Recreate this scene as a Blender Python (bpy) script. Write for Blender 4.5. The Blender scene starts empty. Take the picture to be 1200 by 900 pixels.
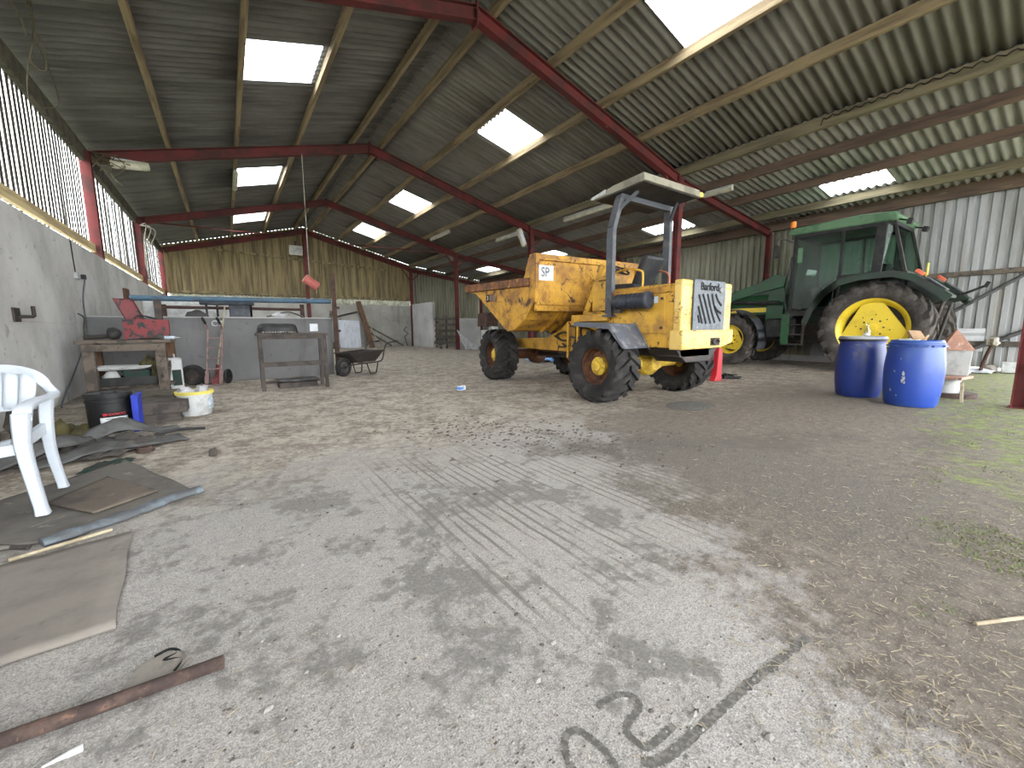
import bpy, bmesh, math, random
from mathutils import Vector, Matrix, Euler, noise as mnoise
PI = math.pi
sc = bpy.context.scene
COL = sc.collection
rnd = random.Random(7)

# ------------------------------------------------------------------ camera
cam_d = bpy.data.cameras.new('camera')
cam = bpy.data.objects.new('camera', cam_d)
COL.objects.link(cam)
cam_d.sensor_fit = 'HORIZONTAL'
cam_d.sensor_width = 36.0
cam_d.lens = 36.0 * 478.93 / 1200.0
cam_d.clip_start = 0.05
cam_d.clip_end = 300
cr = Vector((0.8214, -0.57032, -0.00595)); cu = Vector((0.08138, 0.10688, 0.99094)); cb = Vector((-0.56451, -0.81444, 0.1342))
cam.matrix_world = Matrix(((cr.x, cu.x, cb.x, 0), (cr.y, cu.y, cb.y, 0), (cr.z, cu.z, cb.z, 1.0), (0, 0, 0, 1)))
sc.camera = cam
sc.view_settings.view_transform = 'Standard'
sc.view_settings.look = 'None'
sc.view_settings.gamma = 1
sc.view_settings.use_curve_mapping = False

# ------------------------------------------------------------------ tagging
def tag(o, label, cat, group=None, kind=None):
    o['label'] = label; o['category'] = cat
    if group: o['group'] = group
    if kind: o['kind'] = kind
    return o
def struct(o, label=None):
    o['kind'] = 'structure'
    if label: o['label'] = label
    return o
def thing(name, label, cat, loc=(0, 0, 0), rz=0, group=None):
    o = bpy.data.objects.new(name, None)
    o.empty_display_size = 0.1
    o.location = loc; o.rotation_euler = (0, 0, rz)
    COL.objects.link(o)
    return tag(o, label, cat, group)

# ------------------------------------------------------------------ mesh builder
def frame(axis):
    a = Vector(axis).normalized()
    t = Vector((0, 0, 1)) if abs(a.z) < 0.95 else Vector((1, 0, 0))
    u = t.cross(a).normalized(); v = a.cross(u).normalized()
    return a, u, v
class M:
    def __init__(s): s.v = []; s.f = []; s.mi = []
    def add(s, vs, fs, mi=0):
        k = len(s.v); s.v += [tuple(p) for p in vs]
        for f in fs: s.f.append([i + k for i in f]); s.mi.append(mi)
        return s
    def box(s, x0, x1, y0, y1, z0, z1, mi=0, R=None, o=(0, 0, 0)):
        vs = [Vector((x, y, z)) for z in (z0, z1) for y in (y0, y1) for x in (x0, x1)]
        if R is not None: vs = [R @ p + Vector(o) for p in vs]
        return s.add(vs, [(0, 2, 3, 1), (4, 5, 7, 6), (0, 1, 5, 4), (2, 6, 7, 3), (0, 4, 6, 2), (1, 3, 7, 5)], mi)
    def cbox(s, c, size, e=(0, 0, 0), mi=0):
        R = Euler(e).to_matrix(); a, b, d = [q / 2 for q in size]
        return s.box(-a, a, -b, b, -d, d, mi, R, c)
    def beam(s, p, q, w, h, mi=0, up=(0, 0, 1), roll=0):
        p = Vector(p); q = Vector(q); a = (q - p).normalized(); up = Vector(up)
        if abs(a.dot(up)) > 0.98: up = Vector((0, 1, 0))
        x = a.cross(up).normalized(); z = x.cross(a).normalized()
        if roll:
            Rr = Matrix.Rotation(roll, 3, a); x = Rr @ x; z = Rr @ z
        vs = []
        for e in (p, q):
            for sx, sz in ((-1, -1), (1, -1), (1, 1), (-1, 1)): vs.append(e + x * sx * w / 2 + z * sz * h / 2)
        return s.add(vs, [(3, 2, 1, 0), (4, 5, 6, 7), (0, 1, 5, 4), (1, 2, 6, 5), (2, 3, 7, 6), (3, 0, 4, 7)], mi)
    def ibeam(s, p, q, w, h, t=0.014, up=(0, 0, 1)):
        p = Vector(p); q = Vector(q); a = (q - p).normalized(); up = Vector(up)
        if abs(a.dot(up)) > 0.98: up = Vector((0, 1, 0))
        x = a.cross(up).normalized(); z = x.cross(a).normalized()
        for sg in (-1, 1): s.beam(p + z * sg * (h / 2 - t / 2), q + z * sg * (h / 2 - t / 2), w, t, up=up)
        return s.beam(p, q, t, h - 2 * t, up=up)
    def tube(s, pts, r, n=8, mi=0, closed=False, taper=None):
        pts = [Vector(p) for p in pts]; m = len(pts); ring = []
        prev = None
        for i, p in enumerate(pts):
            if closed: d = pts[(i + 1) % m] - pts[i - 1]
            else: d = pts[min(i + 1, m - 1)] - pts[max(i - 1, 0)]
            a = d.normalized() if d.length > 1e-9 else Vector((0, 0, 1))
            if prev is None: _, u, v = frame(a)
            else:
                u = (prev - a * prev.dot(a))
                u = u.normalized() if u.length > 1e-6 else frame(a)[1]
                v = a.cross(u).normalized()
            prev = u
            rr = r if taper is None else r * taper[i]
            ring.append([p + (u * math.cos(2 * PI * k / n) + v * math.sin(2 * PI * k / n)) * rr for k in range(n)])
        vs = [q for rg in ring for q in rg]; fs = []
        for i in range(m if closed else m - 1):
            j = (i + 1) % m
            for k in range(n): fs.append((i * n + k, i * n + (k + 1) % n, j * n + (k + 1) % n, j * n + k))
        if not closed: fs += [tuple(reversed(range(n))), tuple((m - 1) * n + k for k in range(n))]
        return s.add(vs, fs, mi)
    def lathe(s, prof, o=(0, 0, 0), axis=(0, 0, 1), n=32, mi=0, close=False, cap=True):
        a, u, v = frame(axis); o = Vector(o); vs = []; fs = []; m = len(prof)
        for r, h in prof:
            for k in range(n):
                t = 2 * PI * k / n
                vs.append(o + a * h + (u * math.cos(t) + v * math.sin(t)) * r)
        for i in range(m if close else m - 1):
            j = (i + 1) % m
            for k in range(n): fs.append((i * n + k, i * n + (k + 1) % n, j * n + (k + 1) % n, j * n + k))
        if not close and cap:
            if prof[0][0] > 1e-6: fs.append(tuple(reversed(range(n))))
            if prof[-1][0] > 1e-6: fs.append(tuple((m - 1) * n + k for k in range(n)))
        return s.add(vs, fs, mi)
    def cyl(s, p, q, r, r1=None, n=24, mi=0):
        p = Vector(p); q = Vector(q); d = q - p
        return s.lathe([(r, 0), (r if r1 is None else r1, d.length)], p, d, n, mi)
    def prism(s, poly, axis, a0, a1, mi=0):
        def P(u, v, a): return {'x': (a, u, v), 'y': (u, a, v), 'z': (u, v, a)}[axis]
        n = len(poly); vs = [P(u, v, a0) for u, v in poly] + [P(u, v, a1) for u, v in poly]
        fs = [tuple(reversed(range(n))), tuple(range(n, 2 * n))] + [(i, (i + 1) % n, n + (i + 1) % n, n + i) for i in range(n)]
        return s.add(vs, fs, mi)
    def grid(s, fn, nu, nv, mi=0):
        vs = [fn(i / nu, j / nv) for j in range(nv + 1) for i in range(nu + 1)]
        return s.add(vs, [(j * (nu + 1) + i, j * (nu + 1) + i + 1, (j + 1) * (nu + 1) + i + 1, (j + 1) * (nu + 1) + i) for j in range(nv) for i in range(nu)], mi)
    def blob(s, c, r, seed=0, amp=0.25, n=10, mi=0, fr=1.6):
        c = Vector(c); vs = []; fs = []; m = max(4, n // 2 + 1)
        for i in range(m + 1):
            ph = PI * i / m
            for k in range(n):
                t = 2 * PI * k / n
                d = Vector((math.sin(ph) * math.cos(t), math.sin(ph) * math.sin(t), math.cos(ph)))
                f = 1 + amp * mnoise.noise(d * fr + Vector((seed * 7.3, seed * 3.1, seed)))
                vs.append(c + Vector((d.x * r[0], d.y * r[1], d.z * r[2])) * f)
        for i in range(m):
            for k in range(n): fs.append((i * n + k, (i + 1) * n + k, (i + 1) * n + (k + 1) % n, i * n + (k + 1) % n))
        return s.add(vs, fs, mi)
    def xf(s, mat):
        s.v = [tuple(mat @ Vector(p)) for p in s.v]; return s
    def build(s, name, mat, parent=None, smooth=35, bevel=0, thick=0, loc=None, rot=None, subd=0, merge=True):
        me = bpy.data.meshes.new(name)
        me.from_pydata(s.v, [], s.f)
        mats = mat if isinstance(mat, (list, tuple)) else [mat]
        for m_ in mats: me.materials.append(m_)
        if len(mats) > 1: me.polygons.foreach_set('material_index', s.mi)
        bm = bmesh.new(); bm.from_mesh(me)
        if merge: bmesh.ops.remove_doubles(bm, verts=bm.verts, dist=1e-5)
        bmesh.ops.recalc_face_normals(bm, faces=bm.faces)
        bm.to_mesh(me); bm.free()
        if smooth:
            me.shade_smooth(); me.set_sharp_from_angle(angle=math.radians(smooth))
        o = bpy.data.objects.new(name, me); COL.objects.link(o)
        if parent: o.parent = parent
        if loc: o.location = loc
        if rot: o.rotation_euler = rot
        if thick:
            md = o.modifiers.new('thickness', 'SOLIDIFY'); md.thickness = thick; md.offset = 0
        if bevel:
            md = o.modifiers.new('edges', 'BEVEL'); md.width = bevel; md.segments = 2; md.limit_method = 'ANGLE'; md.angle_limit = math.radians(40)
        if subd:
            md = o.modifiers.new('smooth', 'SUBSURF'); md.levels = subd; md.render_levels = subd
        return o
def bez(pts, n=8):                      # Catmull-Rom through points
    P = [Vector(p) for p in pts]; out = []
    for i in range(len(P) - 1):
        p0 = P[max(i - 1, 0)]; p1 = P[i]; p2 = P[i + 1]; p3 = P[min(i + 2, len(P) - 1)]
        for k in range(n):
            t = k / n
            out.append(0.5 * ((2 * p1) + (p2 - p0) * t + (2 * p0 - 5 * p1 + 4 * p2 - p3) * t * t + (3 * p1 - p0 - 3 * p2 + p3) * t ** 3))
    out.append(P[-1]); return out
def copy_tree(o, parent=None):
    c = o.copy(); COL.objects.link(c)
    if parent: c.parent = parent
    for ch in [x for x in o.children]: copy_tree(ch, c)
    return c
def text(name, s, size, mat, parent, loc, rot, depth=0.002, sx=1.0, shear=0.0):
    cu_ = bpy.data.curves.new(name, 'FONT'); cu_.body = s; cu_.size = size; cu_.extrude = depth; cu_.align_x = 'CENTER'; cu_.align_y = 'CENTER'; cu_.shear = shear
    cu_.offset = size * 0.012
    t = bpy.data.objects.new(name + '_src', cu_); COL.objects.link(t)
    dg = bpy.context.evaluated_depsgraph_get()
    me = bpy.data.meshes.new_from_object(t.evaluated_get(dg))
    bpy.data.objects.remove(t)
    me.materials.clear(); me.materials.append(mat)
    o = bpy.data.objects.new(name, me); COL.objects.link(o)
    if parent: o.parent = parent
    o.location = loc; o.rotation_euler = rot; o.scale = (sx, 1, 1)
    return o

# ------------------------------------------------------------------ materials
class NT:
    def __init__(s, name):
        s.m = bpy.data.materials.new(name); s.m.use_nodes = True
        s.t = s.m.node_tree; s.t.nodes.clear()
        s.out = s.t.nodes.new('ShaderNodeOutputMaterial')
    def n(s, ty, **kw):
        nd = s.t.nodes.new('ShaderNode' + ty)
        for k, v in kw.items(): setattr(nd, k, v)
        return nd
    def lk(s, a, b): s.t.links.new(a, b)
    def setin(s, sock, v):
        if hasattr(v, 'is_output') or isinstance(v, bpy.types.NodeSocket): s.lk(v, sock)
        else: sock.default_value = v if not (isinstance(v, tuple) and len(v) == 3 and sock.type == 'RGBA') else (*v, 1)
    def coord(s, scale=(1, 1, 1), which='Object', rot=(0, 0, 0), loc=(0, 0, 0)):
        tc = s.n('TexCoord'); mp = s.n('Mapping')
        s.lk(tc.outputs[which], mp.inputs[0]); mp.inputs['Scale'].default_value = scale; mp.inputs['Rotation'].default_value = rot; mp.inputs['Location'].default_value = loc
        return mp.outputs[0]
    def noise(s, vec, scale, detail=5, rough=0.55, dist=0.0, w=0):
        nd = s.n('TexNoise'); s.lk(vec, nd.inputs['Vector'])
        nd.inputs['Scale'].default_value = scale; nd.inputs['Detail'].default_value = detail; nd.inputs['Roughness'].default_value = rough; nd.inputs['Distortion'].default_value = dist
        return nd.outputs['Fac']
    def voro(s, vec, scale, feature='F1'):
        nd = s.n('TexVoronoi', feature=feature); s.lk(vec, nd.inputs['Vector']); nd.inputs['Scale'].default_value = scale
        return nd.outputs['Distance']
    def math(s, op, a, b=0.0, c=0.0, clamp=False):
        nd = s.n('Math', operation=op, use_clamp=clamp)
        s.setin(nd.inputs[0], a); s.setin(nd.inputs[1], b); s.setin(nd.inputs[2], c)
        return nd.outputs[0]
    def step(s, v, lo, hi, to0=0.0, to1=1.0):
        nd = s.n('MapRange', interpolation_type='SMOOTHSTEP'); s.setin(nd.inputs[0], v)
        for i, q in enumerate((lo, hi, to0, to1)): nd.inputs[i + 1].default_value = q
        return nd.outputs[0]
    def mix(s, f, a, b, blend='MIX'):
        nd = s.n('Mix', data_type='RGBA', blend_type=blend)
        s.setin(nd.inputs[0], f); s.setin(nd.inputs[6], a); s.setin(nd.inputs[7], b)
        return nd.outputs[2]
    def xyz(s, vec):
        nd = s.n('SeparateXYZ'); s.lk(vec, nd.inputs[0]); return nd.outputs
    def bump(s, h, strength=0.3, dist=0.01):
        nd = s.n('Bump'); s.lk(h, nd.inputs['Height']); nd.inputs['Strength'].default_value = strength; nd.inputs['Distance'].default_value = dist
        return nd.outputs[0]
    def bsdf(s, col, rough=0.7, metal=0.0, normal=None, spec=0.4, **kw):
        b = s.n('BsdfPrincipled')
        s.setin(b.inputs['Base Color'], col); s.setin(b.inputs['Roughness'], rough); s.setin(b.inputs['Metallic'], metal)
        b.inputs['Specular IOR Level'].default_value = spec
        if normal is not None: s.lk(normal, b.inputs['Normal'])
        for k, v in kw.items(): s.setin(b.inputs[k], v)
        s.lk(b.outputs[0], s.out.inputs[0]); s.b = b
        return s.m
def paint(name, c1, c2, scale=4, lo=0.45, hi=0.6, rough=0.6, metal=0.0, c3=None, s3=20, lo3=0.58, hi3=0.66, bump=0.15, stretch=(1, 1, 1), detail=7, spec=0.35, bdist=0.004, lines=None, ls=3.0, lw=0.012):
    """two-tone weathered surface: base colour c1, worn / dirty patches c2, optional specks c3"""
    t = NT(name); v = t.coord(stretch)
    f = t.step(t.noise(v, scale, detail, 0.62), lo, hi)
    col = t.mix(f, c1, c2)
    fine = t.noise(v, scale * 9, 4)
    col = t.mix(t.step(fine, 0.3, 0.75, 0.0, 0.22), col, c2)
    if c3 is not None: col = t.mix(t.step(t.noise(v, s3, 6, 0.65, 0.6), lo3, hi3), col, c3)
    if lines is not None:                         # thin scratches and rust runs
        r_ = t.math('ABSOLUTE', t.math('SUBTRACT', t.noise(v, ls, 3, 0.5, 1.2), 0.5))
        k_ = t.math('MULTIPLY', t.step(r_, lw, lw * 0.35), t.step(t.noise(v, ls * 0.8, 3), 0.42, 0.52))
        col = t.mix(t.math('MULTIPLY', k_, 0.85), col, lines)
    nrm = t.bump(fine, bump, bdist) if bump else None
    return t.bsdf(col, rough, metal, nrm, spec)
MT = {}
MT['red'] = paint('red_oxide_steel', (0.135, 0.022, 0.021), (0.065, 0.02, 0.018), 2.5, 0.42, 0.62, 0.65, c3=(0.24, 0.11, 0.09), s3=9, lo3=0.66, hi3=0.72)
MT['rust'] = paint('rusty_steel', (0.075, 0.04, 0.03), (0.04, 0.024, 0.02), 8, rough=0.85, bump=0.5)
MT['rustbrown'] = paint('brown_rusted_pipe', (0.085, 0.055, 0.044), (0.045, 0.03, 0.026), 14, rough=0.85, c3=(0.15, 0.085, 0.06), s3=30, bump=0.5)
MT['purlin'] = paint('sawn_timber_purlin', (0.33, 0.255, 0.15), (0.17, 0.125, 0.075), 1.6, 0.4, 0.65, 0.85, c3=(0.09, 0.06, 0.04), s3=5, lo3=0.64, hi3=0.68, stretch=(6, 0.5, 6), bump=0.3)
MT['purlin2'] = paint('weathered_green_timber_purlin', (0.2, 0.165, 0.1), (0.1, 0.085, 0.055), 1.6, 0.4, 0.65, 0.85, c3=(0.15, 0.18, 0.07), s3=2, lo3=0.55, hi3=0.7, stretch=(6, 0.5, 6), bump=0.3)
MT['purlin3'] = paint('dark_timber_purlin', (0.15, 0.1, 0.07), (0.08, 0.055, 0.042), 1.6, 0.4, 0.65, 0.85, c3=(0.2, 0.15, 0.1), s3=2, lo3=0.6, hi3=0.7, stretch=(6, 0.5, 6), bump=0.3)
MT['boards'] = paint('yellowed_cladding_boards', (0.25, 0.2, 0.105), (0.1, 0.08, 0.046), 1.1, 0.38, 0.64, 0.9, c3=(0.06, 0.045, 0.03), s3=4, lo3=0.66, hi3=0.7, stretch=(7, 7, 0.5), bump=0.3)
MT['boards_l'] = paint('dark_weathered_slats', (0.1, 0.09, 0.075), (0.05, 0.045, 0.04), 1.6, rough=0.9, stretch=(5, 5, 0.5), bump=0.3)
MT['rail_y'] = paint('yellow_pine_rail', (0.62, 0.5, 0.27), (0.42, 0.32, 0.17), 1.5, rough=0.8, stretch=(6, 0.6, 6), bump=0.2)
MT['greywood'] = paint('grey_weathered_wood', (0.155, 0.125, 0.1), (0.075, 0.062, 0.052), 5, rough=0.9, c3=(0.035, 0.03, 0.025), s3=9, lo3=0.57, hi3=0.67, bump=0.4)
MT['greenwood'] = paint('green_grey_old_timber', (0.125, 0.11, 0.08), (0.065, 0.06, 0.045), 5, rough=0.9, c3=(0.035, 0.032, 0.026), s3=9, bump=0.4)
MT['blackwood'] = paint('dark_tarred_sleeper', (0.085, 0.07, 0.06), (0.042, 0.036, 0.032), 6, rough=0.85, c3=(0.3, 0.28, 0.26), s3=30, lo3=0.68, hi3=0.72, bump=0.4)
MT['brownpost'] = paint('brown_stained_post', (0.13, 0.07, 0.04), (0.07, 0.04, 0.025), 6, rough=0.85, stretch=(3, 3, 0.6), bump=0.3)
MT['yellow'] = paint('chipped_yellow_paint', (0.60, 0.335, 0.035), (0.31, 0.16, 0.03), 3.2, 0.42, 0.68, 0.55, c3=(0.075, 0.035, 0.018), s3=5.5, lo3=0.635, hi3=0.66, bump=0.2, spec=0.4, lines=(0.07, 0.035, 0.02), ls=2.6, lw=0.010)
MT['skipyellow'] = paint('rust_streaked_yellow_paint', (0.56, 0.30, 0.03), (0.25, 0.115, 0.025), 3.4, 0.38, 0.64, 0.6, c3=(0.075, 0.032, 0.018), s3=6.5, lo3=0.60, hi3=0.64, bump=0.25, lines=(0.07, 0.03, 0.018), ls=2.4, lw=0.014)
MT['rustrim'] = paint('rusted_yellow_lip', (0.22, 0.09, 0.03), (0.09, 0.04, 0.022), 7, 0.4, 0.6, 0.75, c3=(0.55, 0.3, 0.04), s3=9, lo3=0.58, hi3=0.66, bump=0.4)
MT['rear_yellow'] = paint('pale_cracked_yellow_paint', (0.70, 0.49, 0.15), (0.52, 0.31, 0.06), 3, 0.42, 0.68, 0.5, c3=(0.1, 0.05, 0.025), s3=9, lo3=0.64, hi3=0.66, bump=0.2, lines=(0.1, 0.055, 0.03), ls=4.0, lw=0.012)
MT['hubyellow'] = paint('hub_yellow', (0.72, 0.5, 0.06), (0.5, 0.3, 0.04), 9, rough=0.6, c3=(0.1, 0.05, 0.02), s3=16, lo3=0.63, hi3=0.67)
MT['rimrust'] = paint('rusty_rim', (0.14, 0.058, 0.025), (0.07, 0.03, 0.02), 9, rough=0.7, c3=(0.4, 0.2, 0.03), s3=10, lo3=0.66, hi3=0.72)
MT['rubber'] = paint('dusty_tyre_rubber', (0.019, 0.018, 0.018), (0.062, 0.056, 0.05), 6, 0.45, 0.75, 0.85, bump=0.3, spec=0.25)
MT['rubber_t'] = paint('dusty_tractor_tyre', (0.04, 0.036, 0.033), (0.125, 0.108, 0.095), 4, 0.42, 0.75, 0.9, bump=0.3, spec=0.2)
MT['lug_t'] = MT['rubber_t']
MT['greymetal'] = paint('grey_painted_steel', (0.1, 0.098, 0.1), (0.05, 0.048, 0.047), 5, rough=0.55, c3=(0.24, 0.22, 0.2), s3=14, lo3=0.66, hi3=0.7, bump=0.15)
MT['postgrey'] = paint('slate_grey_roll_post', (0.05, 0.055, 0.065), (0.11, 0.107, 0.105), 6, 0.5, 0.7, 0.5, bump=0.1)
MT['fender'] = paint('scuffed_blue_grey_mudguard', (0.085, 0.093, 0.115), (0.24, 0.24, 0.24), 8, 0.5, 0.7, 0.55, c3=(0.5, 0.5, 0.5), s3=18, lo3=0.67, hi3=0.71, bump=0.1)
MT['canopy'] = paint('khaki_canopy', (0.27, 0.25, 0.19), (0.16, 0.145, 0.11), 4, rough=0.7, c3=(0.12, 0.07, 0.04), s3=14, lo3=0.65, hi3=0.7)
MT['canopyedge'] = paint('pale_canopy_edge', (0.5, 0.5, 0.48), (0.35, 0.35, 0.33), 6, rough=0.6)
MT['black'] = paint('black_plastic', (0.012, 0.012, 0.013), (0.03, 0.029, 0.027), 5, rough=0.55, bump=0.05)
MT['blacksteel'] = paint('oily_black_steel', (0.03, 0.027, 0.025), (0.09, 0.06, 0.04), 7, 0.5, 0.75, 0.6)
MT['slot'] = paint('dark_slot', (0.008, 0.008, 0.008), (0.012, 0.012, 0.012), 5, rough=0.9, bump=0)
MT['grille'] = paint('worn_grey_grille', (0.085, 0.096, 0.11), (0.05, 0.057, 0.068), 8, rough=0.5, c3=(0.3, 0.31, 0.32), s3=22, lo3=0.64, hi3=0.69)
MT['air'] = paint('ribbed_blue_black_canister', (0.022, 0.026, 0.036), (0.07, 0.076, 0.088), 6, 0.5, 0.75, 0.45, bump=0.05)
MT['seatvinyl'] = paint('black_seat_vinyl', (0.011, 0.012, 0.015), (0.026, 0.026, 0.029), 5, rough=0.55, bump=0.1)
MT['pinkrail'] = paint('faded_red_armrest', (0.4, 0.14, 0.08), (0.25, 0.1, 0.06), 5, rough=0.6)
MT['signwhite'] = paint('scratched_white_sign', (0.68, 0.72, 0.74), (0.5, 0.53, 0.55), 9, rough=0.5, bump=0)
MT['signdark'] = paint('faded_dark_lettering', (0.1, 0.1, 0.11), (0.2, 0.2, 0.2), 12, rough=0.6, bump=0)
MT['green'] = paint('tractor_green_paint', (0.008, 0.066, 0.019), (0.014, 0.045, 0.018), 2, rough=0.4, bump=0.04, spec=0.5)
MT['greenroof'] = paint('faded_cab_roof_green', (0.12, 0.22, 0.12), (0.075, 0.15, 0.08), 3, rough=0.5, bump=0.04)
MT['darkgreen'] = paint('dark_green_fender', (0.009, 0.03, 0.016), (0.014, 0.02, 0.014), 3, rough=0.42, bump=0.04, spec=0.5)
MT['tractorrim'] = paint('tractor_yellow_rim', (0.78, 0.58, 0.035), (0.62, 0.43, 0.03), 3, 0.45, 0.7, 0.4, c3=(0.25, 0.16, 0.03), s3=9, lo3=0.68, hi3=0.74, bump=0.05, spec=0.5)
MT['orange'] = paint('amber_lens', (0.85, 0.25, 0.03), (0.7, 0.2, 0.03), 5, rough=0.3, bump=0)
MT['redlens'] = paint('red_tail_lens', (0.65, 0.09, 0.05), (0.7, 0.2, 0.1), 5, rough=0.3, bump=0)
MT['barrel'] = paint('blue_drum_plastic', (0.016, 0.052, 0.30), (0.025, 0.07, 0.26), 2.5, rough=0.4, c3=(0.35, 0.37, 0.42), s3=6, lo3=0.72, hi3=0.745, bump=0.03, spec=0.5)
MT['barrel2'] = paint('muddy_blue_drum_plastic', (0.012, 0.036, 0.22), (0.05, 0.06, 0.12), 2.5, 0.5, 0.7, 0.42, c3=(0.18, 0.15, 0.12), s3=2.5, lo3=0.60, hi3=0.7, bump=0.03, spec=0.5)
MT['lidgrey'] = paint('dusty_blue_grey_lid', (0.22, 0.25, 0.33), (0.4, 0.4, 0.4), 5, rough=0.6)
MT['terracotta'] = paint('terracotta', (0.48, 0.26, 0.18), (0.35, 0.19, 0.14), 6, rough=0.85, c3=(0.6, 0.5, 0.42), s3=14)
MT['palegrey'] = paint('pale_grey_pot', (0.46, 0.46, 0.44), (0.33, 0.33, 0.31), 5, rough=0.8)
MT['tanwood'] = paint('tan_offcut', (0.5, 0.33, 0.2), (0.4, 0.26, 0.16), 8, rough=0.8)
MT['whiteplastic'] = paint('white_garden_chair_plastic', (0.50, 0.54, 0.59), (0.41, 0.44, 0.49), 5, 0.5, 0.8, 0.35, c3=(0.34, 0.32, 0.29), s3=26, lo3=0.7, hi3=0.74, bump=0.02, spec=0.5)
MT['white'] = paint('off_white_plastic', (0.52, 0.53, 0.52), (0.38, 0.38, 0.37), 6, rough=0.5, bump=0.03)
MT['paper'] = paint('white_paper', (0.7, 0.72, 0.75), (0.6, 0.62, 0.65), 9, rough=0.8, bump=0)
MT['tube'] = paint('yellowed_lamp_diffuser', (0.55, 0.53, 0.42), (0.42, 0.4, 0.3), 6, rough=0.5, bump=0)
MT['toolred'] = paint('chipped_red_toolbox', (0.19, 0.017, 0.02), (0.11, 0.015, 0.016), 5, rough=0.5, c3=(0.016, 0.014, 0.014), s3=9, lo3=0.54, hi3=0.58, bump=0.1)
MT['pinkred'] = paint('faded_red_block', (0.45, 0.125, 0.105), (0.36, 0.105, 0.085), 6, rough=0.6)
MT['pinkiron'] = paint('pinkish_worn_steel', (0.3, 0.2, 0.19), (0.2, 0.13, 0.12), 7, rough=0.7)
MT['bluepipe'] = paint('blue_painted_pipe', (0.06, 0.115, 0.17), (0.05, 0.075, 0.1), 4, 0.45, 0.65, 0.55, c3=(0.1, 0.06, 0.04), s3=9, lo3=0.66, hi3=0.7)
MT['brightblue'] = paint('bright_blue_plastic', (0.02, 0.045, 0.42), (0.02, 0.035, 0.3), 5, rough=0.45, bump=0.03)
MT['bluetarp'] = paint('blue_tarpaulin', (0.07, 0.2, 0.5), (0.3, 0.45, 0.62), 7, 0.48, 0.6, 0.5)
MT['labelred'] = paint('red_label', (0.5, 0.03, 0.04), (0.4, 0.03, 0.04), 5, rough=0.5, bump=0)
MT['yellowrim'] = paint('yellow_bucket_rim', (0.7, 0.6, 0.12), (0.55, 0.47, 0.1), 7, rough=0.5)
MT['bluelabel'] = paint('pale_blue_label', (0.3, 0.4, 0.5), (0.6, 0.65, 0.7), 30, rough=0.5, bump=0)
MT['rubbermat'] = paint('grey_brown_rubber_mat', (0.16, 0.145, 0.125), (0.105, 0.095, 0.085), 3.5, 0.4, 0.65, 0.85, c3=(0.24, 0.22, 0.19), s3=9, lo3=0.6, hi3=0.7, bump=0.3)
MT['brownmat'] = paint('brown_dusty_mat', (0.15, 0.12, 0.095), (0.09, 0.075, 0.062), 4, rough=0.9, c3=(0.25, 0.22, 0.18), s3=7, lo3=0.6, hi3=0.7, bump=0.4)
MT['matedge'] = paint('blue_grey_mat_fold', (0.135, 0.16, 0.18), (0.085, 0.09, 0.095), 7, rough=0.7, bump=0.2)
MT['tanmat'] = paint('tan_ribbed_mat', (0.235, 0.208, 0.18), (0.18, 0.16, 0.138), 4, 0.4, 0.65, 0.9, c3=(0.15, 0.13, 0.11), s3=8, lo3=0.62, hi3=0.7, bump=0.3)
MT['belt'] = paint('old_rubber_belting', (0.1, 0.1, 0.097), (0.05, 0.048, 0.045), 5, 0.42, 0.65, 0.75, bump=0.25)
MT['olive'] = paint('olive_sacking', (0.13, 0.11, 0.045), (0.06, 0.052, 0.03), 8, rough=0.9, bump=0.3)
MT['darkrag'] = paint('dark_rag', (0.045, 0.04, 0.036), (0.09, 0.08, 0.07), 8, rough=0.95, bump=0.4)
MT['greenrag'] = paint('dark_green_scrap', (0.015, 0.045, 0.034), (0.03, 0.036, 0.03), 10, rough=0.8)
MT['stone'] = paint('grey_brown_stone', (0.28, 0.25, 0.22), (0.18, 0.16, 0.14), 9, rough=0.9, bump=0.4)
MT['clod'] = paint('dark_muck_clod', (0.11, 0.095, 0.08), (0.07, 0.06, 0.05), 12, rough=1.0, bump=0.4)
MT['straw'] = paint('pale_straw', (0.42, 0.36, 0.25), (0.3, 0.245, 0.165), 12, rough=0.9, bump=0)
MT['pebble'] = paint('pale_pebble', (0.3, 0.285, 0.26), (0.2, 0.185, 0.17), 3, rough=0.9, bump=0.2)
MT['mud'] = paint('dark_packed_grit', (0.1, 0.095, 0.085), (0.2, 0.185, 0.165), 60, rough=0.95, bump=0.3)
MT['moss'] = paint('bright_green_moss', (0.19, 0.26, 0.06), (0.13, 0.15, 0.055), 9, rough=0.95, bump=0.4)
MT['cable'] = paint('grey_cable', (0.1, 0.12, 0.13), (0.07, 0.08, 0.09), 5, rough=0.6, bump=0)
MT['oldcable'] = paint('dusty_olive_cable', (0.1, 0.085, 0.05), (0.06, 0.05, 0.035), 9, rough=0.8, bump=0)
MT['string'] = paint('pale_twine', (0.42, 0.38, 0.32), (0.3, 0.27, 0.22), 9, rough=0.9, bump=0)
MT['plasticsheet'] = paint('dusty_clear_polythene', (0.5, 0.49, 0.5), (0.32, 0.31, 0.32), 7, 0.4, 0.65, 0.4, bump=0.1)
MT['paleboard'] = paint('pale_blue_grey_board', (0.5, 0.52, 0.56), (0.4, 0.42, 0.46), 3, rough=0.8, stretch=(4, 4, 0.5))
MT['leaf'] = paint('hedge_leaf', (0.1, 0.22, 0.05), (0.06, 0.14, 0.03), 3, rough=0.8, bump=0)
MT['chrome'] = paint('chrome', (0.7, 0.7, 0.7), (0.6, 0.6, 0.6), 5, rough=0.25, metal=1.0, bump=0)
MT['redbag'] = paint('red_plastic', (0.5, 0.02, 0.03), (0.38, 0.02, 0.03), 4, rough=0.35, bump=0.05)
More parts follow.
